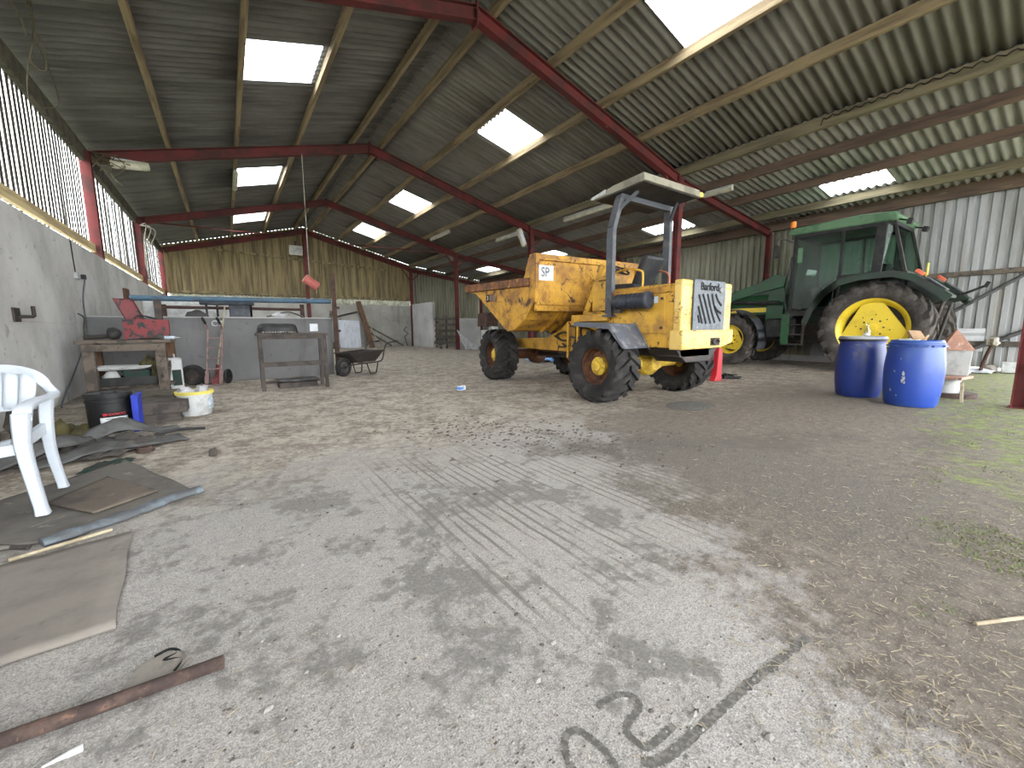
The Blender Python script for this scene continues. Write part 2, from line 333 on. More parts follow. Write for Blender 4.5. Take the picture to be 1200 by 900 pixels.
def strip_mat():
    t = NT('pale_corrugated_strip'); v = t.coord()
    col = t.mix(t.step(t.noise(v, 3, 5), 0.4, 0.65), (0.6, 0.6, 0.5), (0.4, 0.4, 0.33))
    d = t.n('BsdfDiffuse'); t.lk(col, d.inputs[0]); tr = t.n('BsdfTranslucent'); t.lk(col, tr.inputs[0])
    mx = t.n('MixShader'); mx.inputs[0].default_value = 0.12
    t.lk(d.outputs[0], mx.inputs[1]); t.lk(tr.outputs[0], mx.inputs[2]); t.lk(mx.outputs[0], t.out.inputs[0]); return t.m
MT['strip'] = strip_mat()

def fibre(name, c1, c2, axis_stretch, c3):
    t = NT(name); v = t.coord(axis_stretch)
    f = t.step(t.noise(v, 1.4, 7, 0.65), 0.35, 0.7)
    col = t.mix(f, c1, c2)
    w = t.coord((0.35, 6.0, 0.35))
    col = t.mix(t.step(t.noise(w, 1.1, 3), 0.62, 0.7, 0, 0.45), col, c3)
    col = t.mix(t.step(t.noise(t.coord((1, 1, 1)), 60, 3), 0.35, 0.7, 0, 0.3), col, c2)
    # sheet laps across the slope
    return t.bsdf(col, 0.9, 0, t.bump(t.noise(t.coord((1, 1, 1)), 40, 4), 0.2, 0.004), 0.2)
MT['roof'] = fibre('grey_fibre_cement', (0.19, 0.184, 0.17), (0.115, 0.11, 0.1), (0.5, 2.5, 0.5), (0.3, 0.29, 0.27))
MT['roof_r'] = fibre('dusty_fibre_cement', (0.23, 0.22, 0.195), (0.145, 0.137, 0.12), (0.6, 3.0, 0.6), (0.3, 0.29, 0.26))
MT['roof_n'] = fibre('pale_fibre_cement', (0.36, 0.35, 0.325), (0.24, 0.232, 0.21), (0.6, 3.0, 0.6), (0.45, 0.44, 0.41))
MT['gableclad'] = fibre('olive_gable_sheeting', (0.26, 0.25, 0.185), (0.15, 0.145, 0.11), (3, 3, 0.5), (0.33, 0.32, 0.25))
def galv():
    t = NT('weathered_galvanised_sheet'); v = t.coord((0.9, 0.9, 0.25))
    col = t.mix(t.step(t.noise(v, 1.5, 7, 0.6), 0.38, 0.68), (0.40, 0.405, 0.41), (0.25, 0.248, 0.23))
    z = t.xyz(t.coord())[2]
    rust = t.math('MULTIPLY', t.step(t.noise(t.coord((2, 2, 0.3)), 2.2, 6), 0.55, 0.72), 0.5)
    col = t.mix(rust, col, (0.3, 0.24, 0.17))
    return t.bsdf(col, 0.55, 0.15, t.bump(t.noise(t.coord(), 18, 3), 0.1, 0.004), 0.5)
MT['galv'] = galv()
def skylight():
    t = NT('grp_rooflight')
    v = t.coord()
    spots = t.step(t.noise(v, 6, 4, 0.7), 0.66, 0.72)
    col = t.mix(spots, (0.92, 0.93, 0.92), (0.35, 0.33, 0.27))
    tr = t.n('BsdfTranslucent'); t.lk(col, tr.inputs[0])
    tp = t.n('BsdfTransparent'); t.lk(col, tp.inputs[0])
    mx = t.n('MixShader'); mx.inputs[0].default_value = 0.5
    t.lk(tr.outputs[0], mx.inputs[1]); t.lk(tp.outputs[0], mx.inputs[2]); t.lk(mx.outputs[0], t.out.inputs[0])
    return t.m
MT['skylight'] = skylight()
def glass(name, tint, mixf=0.12):
    t = NT(name)
    g = t.n('BsdfGlossy'); g.inputs['Roughness'].default_value = 0.22
    tp = t.n('BsdfTransparent'); tp.inputs[0].default_value = (*tint, 1)
    fr = t.n('LayerWeight'); fr.inputs[0].default_value = 0.25
    f = t.math('MULTIPLY_ADD', fr.outputs['Fresnel'], 0.12, mixf * 0.15)
    mx = t.n('MixShader'); t.lk(f, mx.inputs[0]); t.lk(tp.outputs[0], mx.inputs[1]); t.lk(g.outputs[0], mx.inputs[2]); t.lk(mx.outputs[0], t.out.inputs[0])
    return t.m
MT['glass'] = glass('cab_glass', (0.6, 0.72, 0.64), 0.12)
MT['jar'] = glass('clear_jar_glass', (0.9, 0.93, 0.93), 0.3)

def concrete_wall(name, c1, c2, cstain, green=0.0):
    t = NT(name); v = t.coord()
    col = t.mix(t.step(t.noise(v, 0.9, 8, 0.6), 0.35, 0.68), c1, c2)
    streak = t.step(t.noise(t.coord((1.6, 1.6, 0.22)), 1.3, 6, 0.6), 0.56, 0.72, 0, 0.6)
    col = t.mix(t.math('MULTIPLY', streak, 1.25, clamp=True), col, cstain)
    col = t.mix(t.step(t.noise(v, 7, 6, 0.65, 0.4), 0.60, 0.68, 0, 0.55), col, cstain)
    pits = t.step(t.voro(v, 7), 0.0, 0.05, 1.0, 0.0)
    col = t.mix(t.math('MULTIPLY', pits, 0.8), col, (0.06, 0.055, 0.05))
    h = t.noise(v, 24, 6, 0.6)
    return t.bsdf(col, 0.92, 0, t.bump(h, 0.25, 0.006), 0.2)
MT['wall'] = concrete_wall('shuttered_concrete', (0.58, 0.57, 0.55), (0.40, 0.39, 0.37), (0.2, 0.182, 0.16))
MT['backwall'] = concrete_wall('stained_back_concrete', (0.36, 0.35, 0.32), (0.26, 0.25, 0.225), (0.15, 0.135, 0.11))
MT['render'] = concrete_wall('grey_rendered_wall', (0.195, 0.193, 0.192), (0.14, 0.138, 0.137), (0.085, 0.08, 0.076))
MT['panel'] = concrete_wall('pale_concrete_panel', (0.46, 0.455, 0.44), (0.34, 0.335, 0.32), (0.22, 0.2, 0.18))

def floor_mat():
    t = NT('barn_floor_concrete'); v = t.coord()
    X, Y, Z = t.xyz(v)
    big = t.noise(v, 0.55, 5, 0.6); med = t.noise(v, 2.3, 9, 0.66, 0.3); fin = t.noise(v, 14, 8, 0.7); gri = t.noise(v, 75, 4, 0.7)
    col = t.mix(t.step(big, 0.35, 0.65), (0.445, 0.412, 0.385), (0.35, 0.32, 0.295))
    col = t.mix(t.step(fin, 0.42, 0.66, 0, 0.5), col, (0.27, 0.255, 0.235))
    col = t.mix(t.step(gri, 0.47, 0.62, 0, 0.75), col, (0.22, 0.205, 0.19))
    sand = t.noise(v, 210, 3, 0.7)
    col = t.mix(t.step(sand, 0.5, 0.64, 0, 0.7), col, (0.17, 0.16, 0.145))
    col = t.mix(t.step(sand, 0.46, 0.36, 0, 0.55), col, (0.66, 0.65, 0.62))
    col = t.mix(t.step(t.noise(v, 46, 3, 0.6), 0.62, 0.70, 0, 0.5), col, (0.66, 0.65, 0.63))
    # damp-looking dirt left in hollows of the surface
    thr = t.math('ADD', med, t.math('MULTIPLY', t.math('SUBTRACT', big, 0.5), 0.45))
    thr = t.math('ADD', thr, t.math('MULTIPLY', t.math('SUBTRACT', fin, 0.5), 0.55))
    patch = t.step(thr, 0.50, 0.60)
    col = t.mix(t.math('MULTIPLY', patch, 0.85), col, t.mix(t.step(gri, 0.4, 0.65), (0.155, 0.145, 0.132), (0.25, 0.235, 0.215)))
    speck = t.step(t.noise(v, 30, 7, 0.78), 0.57, 0.64)
    col = t.mix(t.math('MULTIPLY', speck, 0.65), col, (0.16, 0.145, 0.125))
    # tamped grooves along the barn, filled with grit
    wob = t.math('MULTIPLY', t.noise(t.coord((1, 0.4, 1)), 3, 3), 0.05)
    ph = t.math('MULTIPLY', t.math('ADD', X, wob), 2 * PI / 0.06)
    gr = t.step(t.math('SINE', ph), 0.45, 0.9)
    zone = t.math('MULTIPLY', t.step(X, 0.5, 0.9), t.step(X, 3.0, 2.3))
    zone = t.math('MULTIPLY', zone, t.math('MULTIPLY', t.step(Y, 0.75, 1.2), t.step(Y, 3.4, 2.6)))
    zone = t.math('MULTIPLY', zone, t.step(t.noise(t.coord((2.2, 0.5, 1)), 2.0, 6, 0.7), 0.40, 0.56))
    groove = t.math('MULTIPLY', gr, zone)
    col = t.mix(t.math('MULTIPLY', groove, 0.85), col, (0.17, 0.155, 0.135))
    # trodden dirt and chaff: right-hand side and further into the barn
    d = t.math('SUBTRACT', t.math('SUBTRACT', X, t.math('MULTIPLY', Y, 0.62)), 0.95)
    d = t.math('ADD', d, t.math('MULTIPLY', t.math('SUBTRACT', med, 0.5), 2.2))
    d = t.math('ADD', d, t.math('MULTIPLY', t.math('SUBTRACT', fin, 0.5), 0.9))
    dirt = t.step(d, -0.05, 0.55)
    dcol = t.mix(t.step(fin, 0.35, 0.65), (0.205, 0.17, 0.134), (0.118, 0.097, 0.079))
    dcol = t.mix(t.step(gri, 0.53, 0.66, 0, 0.9), dcol, (0.37, 0.32, 0.26))
    dcol = t.mix(t.step(sand, 0.5, 0.62, 0, 0.6), dcol, (0.1, 0.085, 0.07))
    dcol = t.mix(t.step(t.noise(v, 9, 6, 0.7), 0.6, 0.68, 0, 0.7), dcol, (0.12, 0.1, 0.085))
    col = t.mix(t.math('MULTIPLY', dirt, 0.92), col, dcol)
    far = t.step(t.math('ADD', Y, t.math('MULTIPLY', med, 2.5)), 3.7, 5.4)
    vs = t.coord((1.0, 1.0, 1), rot=(0, 0, 0.35))
    fm = t.math('ADD', t.math('MULTIPLY', t.noise(vs, 3.0, 10, 0.8), 0.5), t.math('MULTIPLY', t.noise(vs, 14, 9, 0.82, 0.4), 0.5))
    fcol = t.mix(t.step(fm, 0.44, 0.56), (0.5, 0.44, 0.365), (0.185, 0.15, 0.117))
    fcol = t.mix(t.step(t.noise(v, 11, 9, 0.78), 0.53, 0.64, 0, 0.75), fcol, (0.15, 0.122, 0.095))
    col = t.mix(t.math('MULTIPLY', far, 0.85), col, fcol)
    # dark muck drag between dumper and doorway
    e = t.math('ADD', t.math('MULTIPLY', t.math('ABSOLUTE', t.math('SUBTRACT', t.math('SUBTRACT', Y, 2.55), t.math('MULTIPLY', t.math('SUBTRACT', X, 2.3), -0.62))), -1.0), 0.62)
    e = t.math('ADD', e, t.math('MULTIPLY', t.math('SUBTRACT', med, 0.5), 2.0))
    e = t.math('MULTIPLY', t.step(e, 0.15, 0.8), t.math('MULTIPLY', t.step(X, 1.4, 2.2), t.step(X, 6.2, 4.6)))
    col = t.mix(t.math('MULTIPLY', e, 0.72), col, (0.12, 0.105, 0.09))
    g_ = t.math('ABSOLUTE', t.math('ADD', t.math('SUBTRACT', X, 2.95), t.math('MULTIPLY', t.math('SUBTRACT', med, 0.5), 2.2)))
    g_ = t.math('MULTIPLY', t.step(g_, 1.25, 0.25), t.math('MULTIPLY', t.step(Y, 3.0, 1.9), t.step(Y, 0.05, 0.6)))
    col = t.mix(t.math('MULTIPLY', g_, 0.62), col, t.mix(t.step(gri, 0.4, 0.65), (0.11, 0.098, 0.085), (0.2, 0.18, 0.155)))
    # moss creeping in at the open right-hand corner
    mo = t.math('ADD', t.math('MULTIPLY', X, 0.25), t.math('MULTIPLY', Y, -0.9))
    mo = t.math('ADD', mo, t.math('MULTIPLY', t.math('SUBTRACT', t.noise(v, 3.2, 8, 0.7), 0.5), 2.6))
    mo = t.math('MULTIPLY', t.math('MULTIPLY', t.step(mo, 0.55, 0.95), t.step(t.noise(v, 5, 8, 0.75), 0.40, 0.58)), t.step(X, 2.8, 4.0))
    mcol = t.mix(t.step(fin, 0.4, 0.6), (0.23, 0.32, 0.05), (0.16, 0.175, 0.06))
    col = t.mix(t.math('MULTIPLY', mo, 0.75), col, mcol)
    h = t.math('ADD', t.math('MULTIPLY', fin, 0.6), t.math('MULTIPLY', gri, 0.5))
    h = t.math('SUBTRACT', h, t.math('MULTIPLY', groove, 0.5))
    h = t.math('SUBTRACT', h, t.math('MULTIPLY', patch, 0.15))
    rough = t.mix(dirt, (0.75, 0.75, 0.75), (0.95, 0.95, 0.95))
    return t.bsdf(col, rough, 0, t.bump(t.math('ADD', h, t.math('MULTIPLY', sand, 0.25)), 0.7, 0.012), 0.25)
MT['floor'] = floor_mat()
MT['outside'] = paint('gravel_yard', (0.3, 0.29, 0.25), (0.22, 0.23, 0.17), 1.5, rough=1.0, bump=0.4)
# ================================================================== SHELL
XL, XA, XP, XR = -1.95, 3.645, 9.24, 14.12
ZL, SL, SN = 4.37, 0.259, 0.127
Y0, YB = -7.0, 23.95
FY = [6.22, 12.09, 17.95, 23.75]
def rz_(x):                                    # underside of the rafters
    if x <= XA: return ZL + SL * (x - XL)
    if x <= XP: return ZL + SL * (XP - x)
    return ZL - SN * (x - XP)

struct(M().box(XL - 0.2, XR + 0.1, -7.5, YB + 0.2, -0.3, 0.0).build('floor', MT['floor'], smooth=0))
struct(M().box(-60, 60, -60, 70, -0.6, -0.305).build('floor_outside', MT['outside'], smooth=0))

# ---- corrugated roof with real openings for the rooflights
PITCH, AMP = 0.158, 0.026
SEG = 8
def wave(y):
    return AMP * math.cos(2 * PI * y / PITCH)
LIGHTS = [('l', 0.62, 1.74, a, b) for a, b in ((8.1, 9.42), (14.3, 15.95), (19.6, 21.3))] + \
         [('r', 5.44, 6.52, a, b) for a, b in ((3.1, 4.4), (8.1, 9.42), (14.4, 15.95), (19.6, 21.3))] + \
         [('n', 12.15, 12.95, a, b) for a, b in ((3.2, 4.4), (8.1, 9.6), (14.2, 15.6), (19.6, 21.2))]
def sheet_z(x): return rz_(x) + 0.415
def roof_sheet(name, key, xa, xb, mat):
    cuts = sorted({xa, xb, *[q for k, a, b, _, _ in LIGHTS if k == key for q in (a, b)]})
    ny = int(round((YB + 0.1 - Y0) / PITCH * SEG)); ys = [Y0 + (YB + 0.1 - Y0) * j / ny for j in range(ny + 1)]
    m = M(); vs = [(x, y, sheet_z(x) + wave(y)) for y in ys for x in cuts]; nc = len(cuts); fs = []
    holes = [(a, b, int((c - Y0) / PITCH) * SEG, int((d - Y0) / PITCH) * SEG) for k, a, b, c, d in LIGHTS if k == key]
    for j in range(ny):
        for i in range(nc - 1):
            cx = (cuts[i] + cuts[i + 1]) / 2
            if any(a < cx < b and c <= j < d for a, b, c, d in holes): continue
            fs.append((j * nc + i, j * nc + i + 1, (j + 1) * nc + i + 1, (j + 1) * nc + i))
    m.add(vs, fs)
    struct(m.build(name, mat, smooth=50, thick=0.008))
    out = []
    for a, b, c, d in holes:
        w = M(); w.add([(x, ys[j], sheet_z(x) + wave(ys[j]) + 0.001) for j in range(c, d + 1) for x in (a, b)], [(2 * k, 2 * k + 1, 2 * k + 3, 2 * k + 2) for k in range(d - c)])
        out.append(w)
    return out
wins = []
wins += roof_sheet('ceiling_left', 'l', -2.32, XA - 0.02, MT['roof'])
wins += roof_sheet('ceiling_right', 'r', XA + 0.02, XP + 0.05, MT['roof_r'])
wins += roof_sheet('ceiling_extension', 'n', XP - 0.02, XR + 0.45, MT['roof_n'])
for k, w in enumerate(wins):
    struct(w.build('window_%d' % (k + 1), MT['skylight'], smooth=50), 'translucent rooflight sheet')
# ridge capping over the apex joint
rc = M()
for sg in (-1, 1):
    rc.beam((XA + sg * 0.13, Y0, sheet_z(XA) + 0.02), (XA + sg * 0.13, YB, sheet_z(XA) + 0.02), 0.3, 0.012, roll=-sg * 0.26)
struct(rc.build('trim_1', MT['roof'], smooth=0))

# ---- purlins
def purlin(x, w, h, mat, label, zoff=0.235, jit=0.0):
    z = rz_(x) + zoff + h / 2
    m = M(); m.beam((x, Y0 + 0.03, z), (x, YB - 0.12, z), w, h)
    o = m.build('purlin', mat, smooth=0, bevel=0.006)
    tag(o, label, 'roof beam', 'timber roof purlins'); return o
PW = 0.078
for x, lab, mt in ((-0.71, 'sawn timber purlin nearest the left wall plate, running under the left roof slope', 'purlin'),
                   (0.56, 'sawn timber purlin along the left edge of the left rooflights, a lamp fixed under it', 'purlin'),
                   (1.86, 'sawn timber purlin along the right edge of the left rooflights', 'purlin'),
                   (3.22, 'sawn timber purlin just left of the roof ridge', 'purlin'),
                   (3.96, 'sawn timber purlin just right of the roof ridge', 'purlin'),
                   (5.22, 'timber purlin along the upper edge of the right slope rooflights', 'purlin'),
                   (6.5, 'greenish timber purlin lit along the lower edge of the right slope rooflights', 'purlin'),
                   (7.74, 'timber purlin midway between the right slope rooflights and the inner posts', 'purlin')):
    purlin(x, PW, 0.17, MT[mt], lab)
purlin(9.22, 0.1, 0.2, MT['purlin2'], 'deep greenish timber purlin over the heads of the inner red posts', 0.2)
purlin(10.32, 0.085, 0.185, MT['purlin3'], 'dark brown purlin of the low roof, nearest the inner posts', 0.2)
purlin(11.62, 0.085, 0.185, MT['purlin3'], 'dark brown purlin of the low roof above its rooflights', 0.2)
purlin(13.1, 0.085, 0.185, MT['purlin2'], 'mossy purlin of the low roof lit beneath its rooflights', 0.2)
o = M().beam((14.0, Y0, rz_(14.0) + 0.28), (14.0, YB - 0.1, rz_(14.0) + 0.28), 0.1, 0.3).build('wall_plate', MT['purlin3'], smooth=0, bevel=0.006)
tag(o, 'dark timber wall plate along the top of the right metal wall', 'roof beam')
o = M().beam((-2.07, Y0, ZL + 0.16), (-2.07, YB - 0.1, ZL + 0.16), 0.08, 0.3).build('wall_plate', MT['greenwood'], smooth=0, bevel=0.006)
tag(o, 'grey timber wall plate along the top of the left slatted wall', 'roof beam')

# ---- red steel portal frames
names = ['red steel portal frame nearest the camera, right leg beside the yellow dumper', 'second red steel portal frame from the camera, white lamp at its left post',
         'third red steel portal frame from the camera, before the gable', 'red steel portal frame standing against the far gable wall']
for i, y in enumerate(FY):
    t = thing('portal_frame', names[i], 'steel frame', (XA, y, 0), 0, 'red portal frames')
    def P(x, z): return (x - XA, 0, z)
    D, W = 0.22, 0.14
    for sg, nm in ((-1, 'rafter'), (1, 'rafter')):
        xe = XL if sg < 0 else XP
        m = M().ibeam(P(xe, ZL + D / 2), P(XA, rz_(XA) + D / 2), W, D)
        m.cbox(P(xe - sg * 0.0 + (0.1 if sg < 0 else -0.1), ZL + D / 2), (0.02, W, D + 0.06))
        m.build('rafter', MT['red'], t, smooth=0)
    m = M().cbox(P(XA, rz_(XA) + D / 2 - 0.02), (0.03, W + 0.04, D + 0.12))
    for dz in (-0.1, 0.05):
        for dy in (-0.05, 0.05): m.cyl((-0.04, dy, rz_(XA) + D / 2 + dz), (0.04, dy, rz_(XA) + D / 2 + dz), 0.014, n=6)
    m.build('apex_plate', MT['red'], t, smooth=0)
    # wall posts and inner post
    M().ibeam(P(XL - 0.1, 0.0), P(XL - 0.1, ZL + D), 0.17, 0.17).build('post', MT['red'], t, smooth=0)
    m = M().ibeam(P(XP, 0.0), P(XP, rz_(XP) + D * 0.9), 0.15, 0.15)
    m.cbox(P(XP, 0.008), (0.26, 0.26, 0.016))
    m.build('post', MT['red'], t, smooth=0)
    M().ibeam(P(XP + 0.05, rz_(XP) + D / 2 - 0.05), P(XR - 0.05, rz_(XR - 0.05) + D / 2 - 0.03), 0.13, 0.2).build('rafter', MT['red'], t, smooth=0)
    M().ibeam(P(XR - 0.13, 0.0), P(XR - 0.13, rz_(XR) + 0.1), 0.14, 0.14).build('post', MT['red'], t, smooth=0)
    m = M()
    for q in (-0.55, 0.55):
        m.beam(P(XP + q * 1.0, rz_(XP + q) - 0.0), P(XP + (0.06 if q > 0 else -0.06), ZL - 0.5), 0.05, 0.05)
    m.build('knee_brace', MT['red'], t, smooth=0)
    if i == 3:
        M().ibeam(P(XA, 0.0), P(XA, rz_(XA) + 0.05), 0.16, 0.16).build('post', MT['red'], t, smooth=0)
# wind brace angle between the last two frames
o = M().beam((XL + 0.3, 17.95, 4.47), (2.4, 23.6, rz_(2.4) + 0.1), 0.05, 0.05).build('wind_brace', MT['red'], smooth=0)
tag(o, 'thin red wind brace crossing the left roof slope before the gable', 'steel brace')
o = M().beam((5.2, 23.6, rz_(5.2) + 0.1), (8.9, 18.0, rz_(8.9) + 0.06), 0.05, 0.05).build('wind_brace', MT['red'], smooth=0)
tag(o, 'thin red wind brace crossing the right roof slope before the gable', 'steel brace')

# lone door post at the right edge
t = thing('door_post', 'red steel post on mossy ground at the right edge, barn doorway', 'steel post', (7.93, 0.5, 0))
m = M().ibeam((0, 0, 0.012), (0, 0, 4.55), 0.15, 0.15); m.build('post', MT['red'], t, smooth=0)
m = M().cbox((0, 0, 0.006), (0.24, 0.2, 0.012))
for q in ((-0.09, -0.07), (0.09, -0.07), (-0.09, 0.07), (0.09, 0.07)): m.cyl((*q, 0.012), (*q, 0.035), 0.013, n=6)
m.build('base_plate', MT['red'], t, smooth=0)
m = M(); m.cbox((-0.09, -0.02, 0.5), (0.03, 0.05, 0.07)); m.tube(bez([(-0.1, -0.03, 0.5), (-0.13, -0.05, 0.47), (-0.11, -0.06, 0.42)]), 0.008); m.build('latch', MT['red'], t, smooth=0)

# ---- left wall: concrete below, slatted boards above
w = M()
w.box(XL - 0.2, XL, Y0, YB, 0.0, 1.09); w.box(XL - 0.2, XL - 0.012, Y0, YB, 1.09, 1.115); w.box(XL - 0.2, XL, Y0, YB, 1.115, 2.47)
struct(w.build('wall_left', MT['wall'], smooth=0))
w = M(); rr = random.Random(3); y = Y0
while y < YB - 0.1:
    if all(abs(y + 0.05 - f) > 0.13 for f in FY):
        dx = rr.uniform(-0.004, 0.004)
        w.cbox((-2.13 + dx, y + 0.05, 3.6), (0.009, 0.098 + rr.uniform(-0.012, 0.01), 1.98), (rr.uniform(-.006, .006), 0, 0))
    y += 0.172
struct(w.build('wall_left_slats', MT['boards_l'], smooth=0))
yy = [Y0] + FY[:3] + [YB - 0.1]
for k in range(4):
    o = M().box(-2.11, -2.05, yy[k] + 0.1, yy[k + 1] - 0.1, 2.6, 2.76).build('side_rail', MT['rail_y'], smooth=0, bevel=0.005)
    tag(o, ['yellow pine rail under the slats, between the camera and the first red post', 'yellow pine rail under the slats, nearest bay with the tangled white lamp',
            'yellow pine rail under the slats, between second and third red posts', 'yellow pine rail under the slats, bay next to the gable'][k], 'timber rail', 'pine rails under the slats')

# ---- far gable
w = M(); w.box(XL - 0.1, XP + 0.1, YB - 0.02, YB + 0.2, 0, 1.15); w.box(XL - 0.1, XP + 0.1, YB, YB + 0.2, 1.15, 1.18); w.box(XL - 0.1, XP + 0.1, YB - 0.02, YB + 0.2, 1.18, 2.36)
struct(w.build('wall_back', MT['backwall'], smooth=0))
w = M(); x = XL - 0.1; k = 0; rr = random.Random(5)
while x < XP + 0.05:
    bw = 0.175; top = rz_(x + bw / 2) + 0.395 + rr.uniform(-0.008, 0.004)
    w.box(x, x + 0.108, YB, YB + 0.022, 2.66 + rr.uniform(-0.02, 0.01), top)
    w.box(x + 0.09, x + 0.18, YB + 0.05, YB + 0.07, 2.66, top)
    x += 0.155 + rr.uniform(-0.006, 0.006); k += 1
struct(w.build('wall_back_boards', MT['boards'], smooth=0))
w = M(); w.grid(lambda u, v: (XL + u * (XP - XL), YB + 0.06 + 0.018 * math.cos(2 * PI * u * 70), 2.3 + v * 0.45), 560, 1)
struct(w.build('wall_back_strip', MT['strip'], smooth=50, thick=0.004), 'pale translucent corrugated strip under the boards')
o = M().box(XL + 0.1, XP - 0.1, YB - 0.07, YB, 2.7, 2.8).build('gable_rail', MT['boards'], smooth=0, bevel=0.005)
tag(o, 'timber rail along the foot of the gable boards above the pale strip', 'timber rail')
o = M().beam((XL + 0.5, YB - 0.06, 4.78), (XP - 1.4, YB - 0.06, 4.35), 0.05, 0.09).build('gable_rail', MT['boards'], smooth=0, bevel=0.005)
tag(o, 'sloping timber rail across the gable boards behind the floodlight', 'timber rail')
w = M()
def boxprof(u, depth=0.048):
    q = u % 1.0
    if q < 0.45: return 0
    if q < 0.55: return (q - 0.45) / 0.1 * depth
    if q < 0.9: return depth
    return (1 - q) / 0.1 * depth
def profsheet(m, n, fn, z0, ztop):
    pts = []
    for k in range(n):
        for q in (0.0, 0.45, 0.55, 0.9): pts.append((k + q, boxprof(q)))
    pts.append((n, 0))
    vs = []
    for u, d in pts:
        a = fn(u, d); vs += [(a[0], a[1], z0), (a[0], a[1], ztop(a[0]) if callable(ztop) else ztop)]
    m.add(vs, [(2 * i, 2 * i + 2, 2 * i + 3, 2 * i + 1) for i in range(len(pts) - 1)]); return m
ng = int((XR - XP) / 0.18)
profsheet(w, ng, lambda u, d: (XP + u * 0.18, YB + 0.03 + d), 0.0, lambda x: rz_(x) + 0.395)
struct(w.build('wall_back_extension', MT['gableclad'], smooth=0, thick=0.003))
# ---- right metal wall
RW0 = 0.55
nr = int((5.0 - RW0) / 0.182)
w = profsheet(M(), nr, lambda u, d: (XR + 0.03 + d, RW0 + u * 0.182), 0.06, rz_(XR) + 0.42)
struct(w.build('wall_right', MT['galv'], smooth=0, thick=0.003))
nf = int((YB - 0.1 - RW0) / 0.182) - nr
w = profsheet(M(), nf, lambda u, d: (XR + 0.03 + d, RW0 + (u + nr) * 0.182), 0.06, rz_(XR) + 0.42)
struct(w.build('wall_right_far', MT['gableclad'], smooth=0, thick=0.003))  # darker olive colour stands in for the weaker light on the far wall
o = M(); o.grid(lambda u, v: (XR + 0.005 + 0.014 * math.cos(2 * PI * v * 3), 1.55 + u * 1.6, 0.42 + v * 0.52), 2, 30)
tag(o.build('patch_sheet', MT['galv'], smooth=50, thick=0.004), 'grey corrugated patch fixed sideways low on the right metal wall', 'metal sheet')
for z, y1, lab in ((2.19, 6.1, 'timber rail at chest height along the right metal wall'), (0.6, 6.1, 'low timber rail along the right metal wall behind the scrap')):
    tag(M().box(XR - 0.06, XR + 0.02, RW0 + 0.02, y1, z - 0.055, z + 0.055).build('wall_rail', MT['greywood'], smooth=0, bevel=0.006), lab, 'timber rail')
tag(M().cyl((XR - 0.1, 2.2, 1.24), (XR - 0.1, 0.55, 2.5), 0.04, n=12).build('brace_pipe', MT['greymetal']), 'grey diagonal brace pipe sloping up the right metal wall', 'pipe brace')
tag(M().cyl((XR - 0.1, 1.8, 0.42), (XR - 0.1, 0.7, 1.05), 0.045, n=12).build('brace_pipe', MT['greymetal']), 'short grey brace pipe low on the right wall by the red door post', 'pipe brace')
# kerb in front of the right wall behind the tractor
struct(M().box(XR - 0.22, XR, 2.2, YB, 0, 0.16).build('wall_right_base', MT['panel'], smooth=0))

# ---- world and exposure
wd = bpy.data.worlds.new('overcast'); sc.world = wd; wd.use_nodes = True
nt = wd.node_tree; nt.nodes.clear()
bg = nt.nodes.new('ShaderNodeBackground'); ow = nt.nodes.new('ShaderNodeOutputWorld'); nt.links.new(bg.outputs[0], ow.inputs[0])
bg.inputs[0].default_value = (0.93, 0.965, 1.0, 1); bg.inputs[1].default_value = 8.0
sc.view_settings.exposure = 0.82
cy = sc.cycles
cy.max_bounces = 10; cy.diffuse_bounces = 7; cy.transparent_max_bounces = 8; cy.glossy_bounces = 4
cy.sample_clamp_indirect = 8
cy.use_denoising = True
# ================================================================== WHEELS
def tyre_mesh(R, W, rim_r, nl, lug_h, twist, lug_w, rounded=False):
    """axis along x, centred"""
    m = M(); h = W / 2; Rb = R - lug_h
    prof = [(rim_r - 0.012, -h * 0.72), (rim_r + 0.025, -h * 0.86), (rim_r + (Rb - rim_r) * 0.45, -h), (Rb - 0.07 * R, -h * 0.97), (Rb - 0.02 * R, -h * 0.84), (Rb, -h * 0.5), (Rb + 0.006 * R, 0)]
    prof = prof + [(r, -x) for r, x in reversed(prof[:-1])]
    m.lathe(prof, axis=(1, 0, 0), n=64, close=True)
    for k in range(nl):
        for sg in (-1, 1):
            t0 = 2 * PI * (k + (0.5 if sg > 0 else 0)) / nl
            st = [(0.0, R - 0.004, Rb - 0.02, 0.9), (0.3, R, Rb - 0.02, 1.0), (0.62, R - 0.004, Rb - 0.02, 1.05), (0.86, R - 0.018, Rb - 0.04, 1.2), (1.02, R - 0.03 - lug_h * 0.5, Rb - 0.09 * R, 1.35 if rounded else 1.2), (1.035, R - 0.09 * R - lug_h * 0.5, Rb - 0.13 * R, 1.15)]
            vs = []; fs = []
            for s_, rt, rb, wf in st:
                a = t0 + twist * s_; x = sg * h * s_; wv = lug_w * wf / 2
                xb = sg * h * min(s_, 0.97)
                for (r, dw, xx) in ((rb, -wv * 1.25, xb), (rt, -wv * 0.85, x), (rt, wv * 0.85, x), (rb, wv * 1.25, xb)):
                    aa = a + dw / R
                    vs.append((xx, r * math.cos(aa), r * math.sin(aa)))
            n = len(st)
            for i in range(n - 1):
                b = 4 * i
                for q in range(3): fs.append((b + q, b + q + 1, b + 4 + q + 1, b + 4 + q))
            fs.append((0, 3, 2, 1)); b = 4 * (n - 1); fs.append((b, b + 1, b + 2, b + 3))
            m.add(vs, fs)
    return m

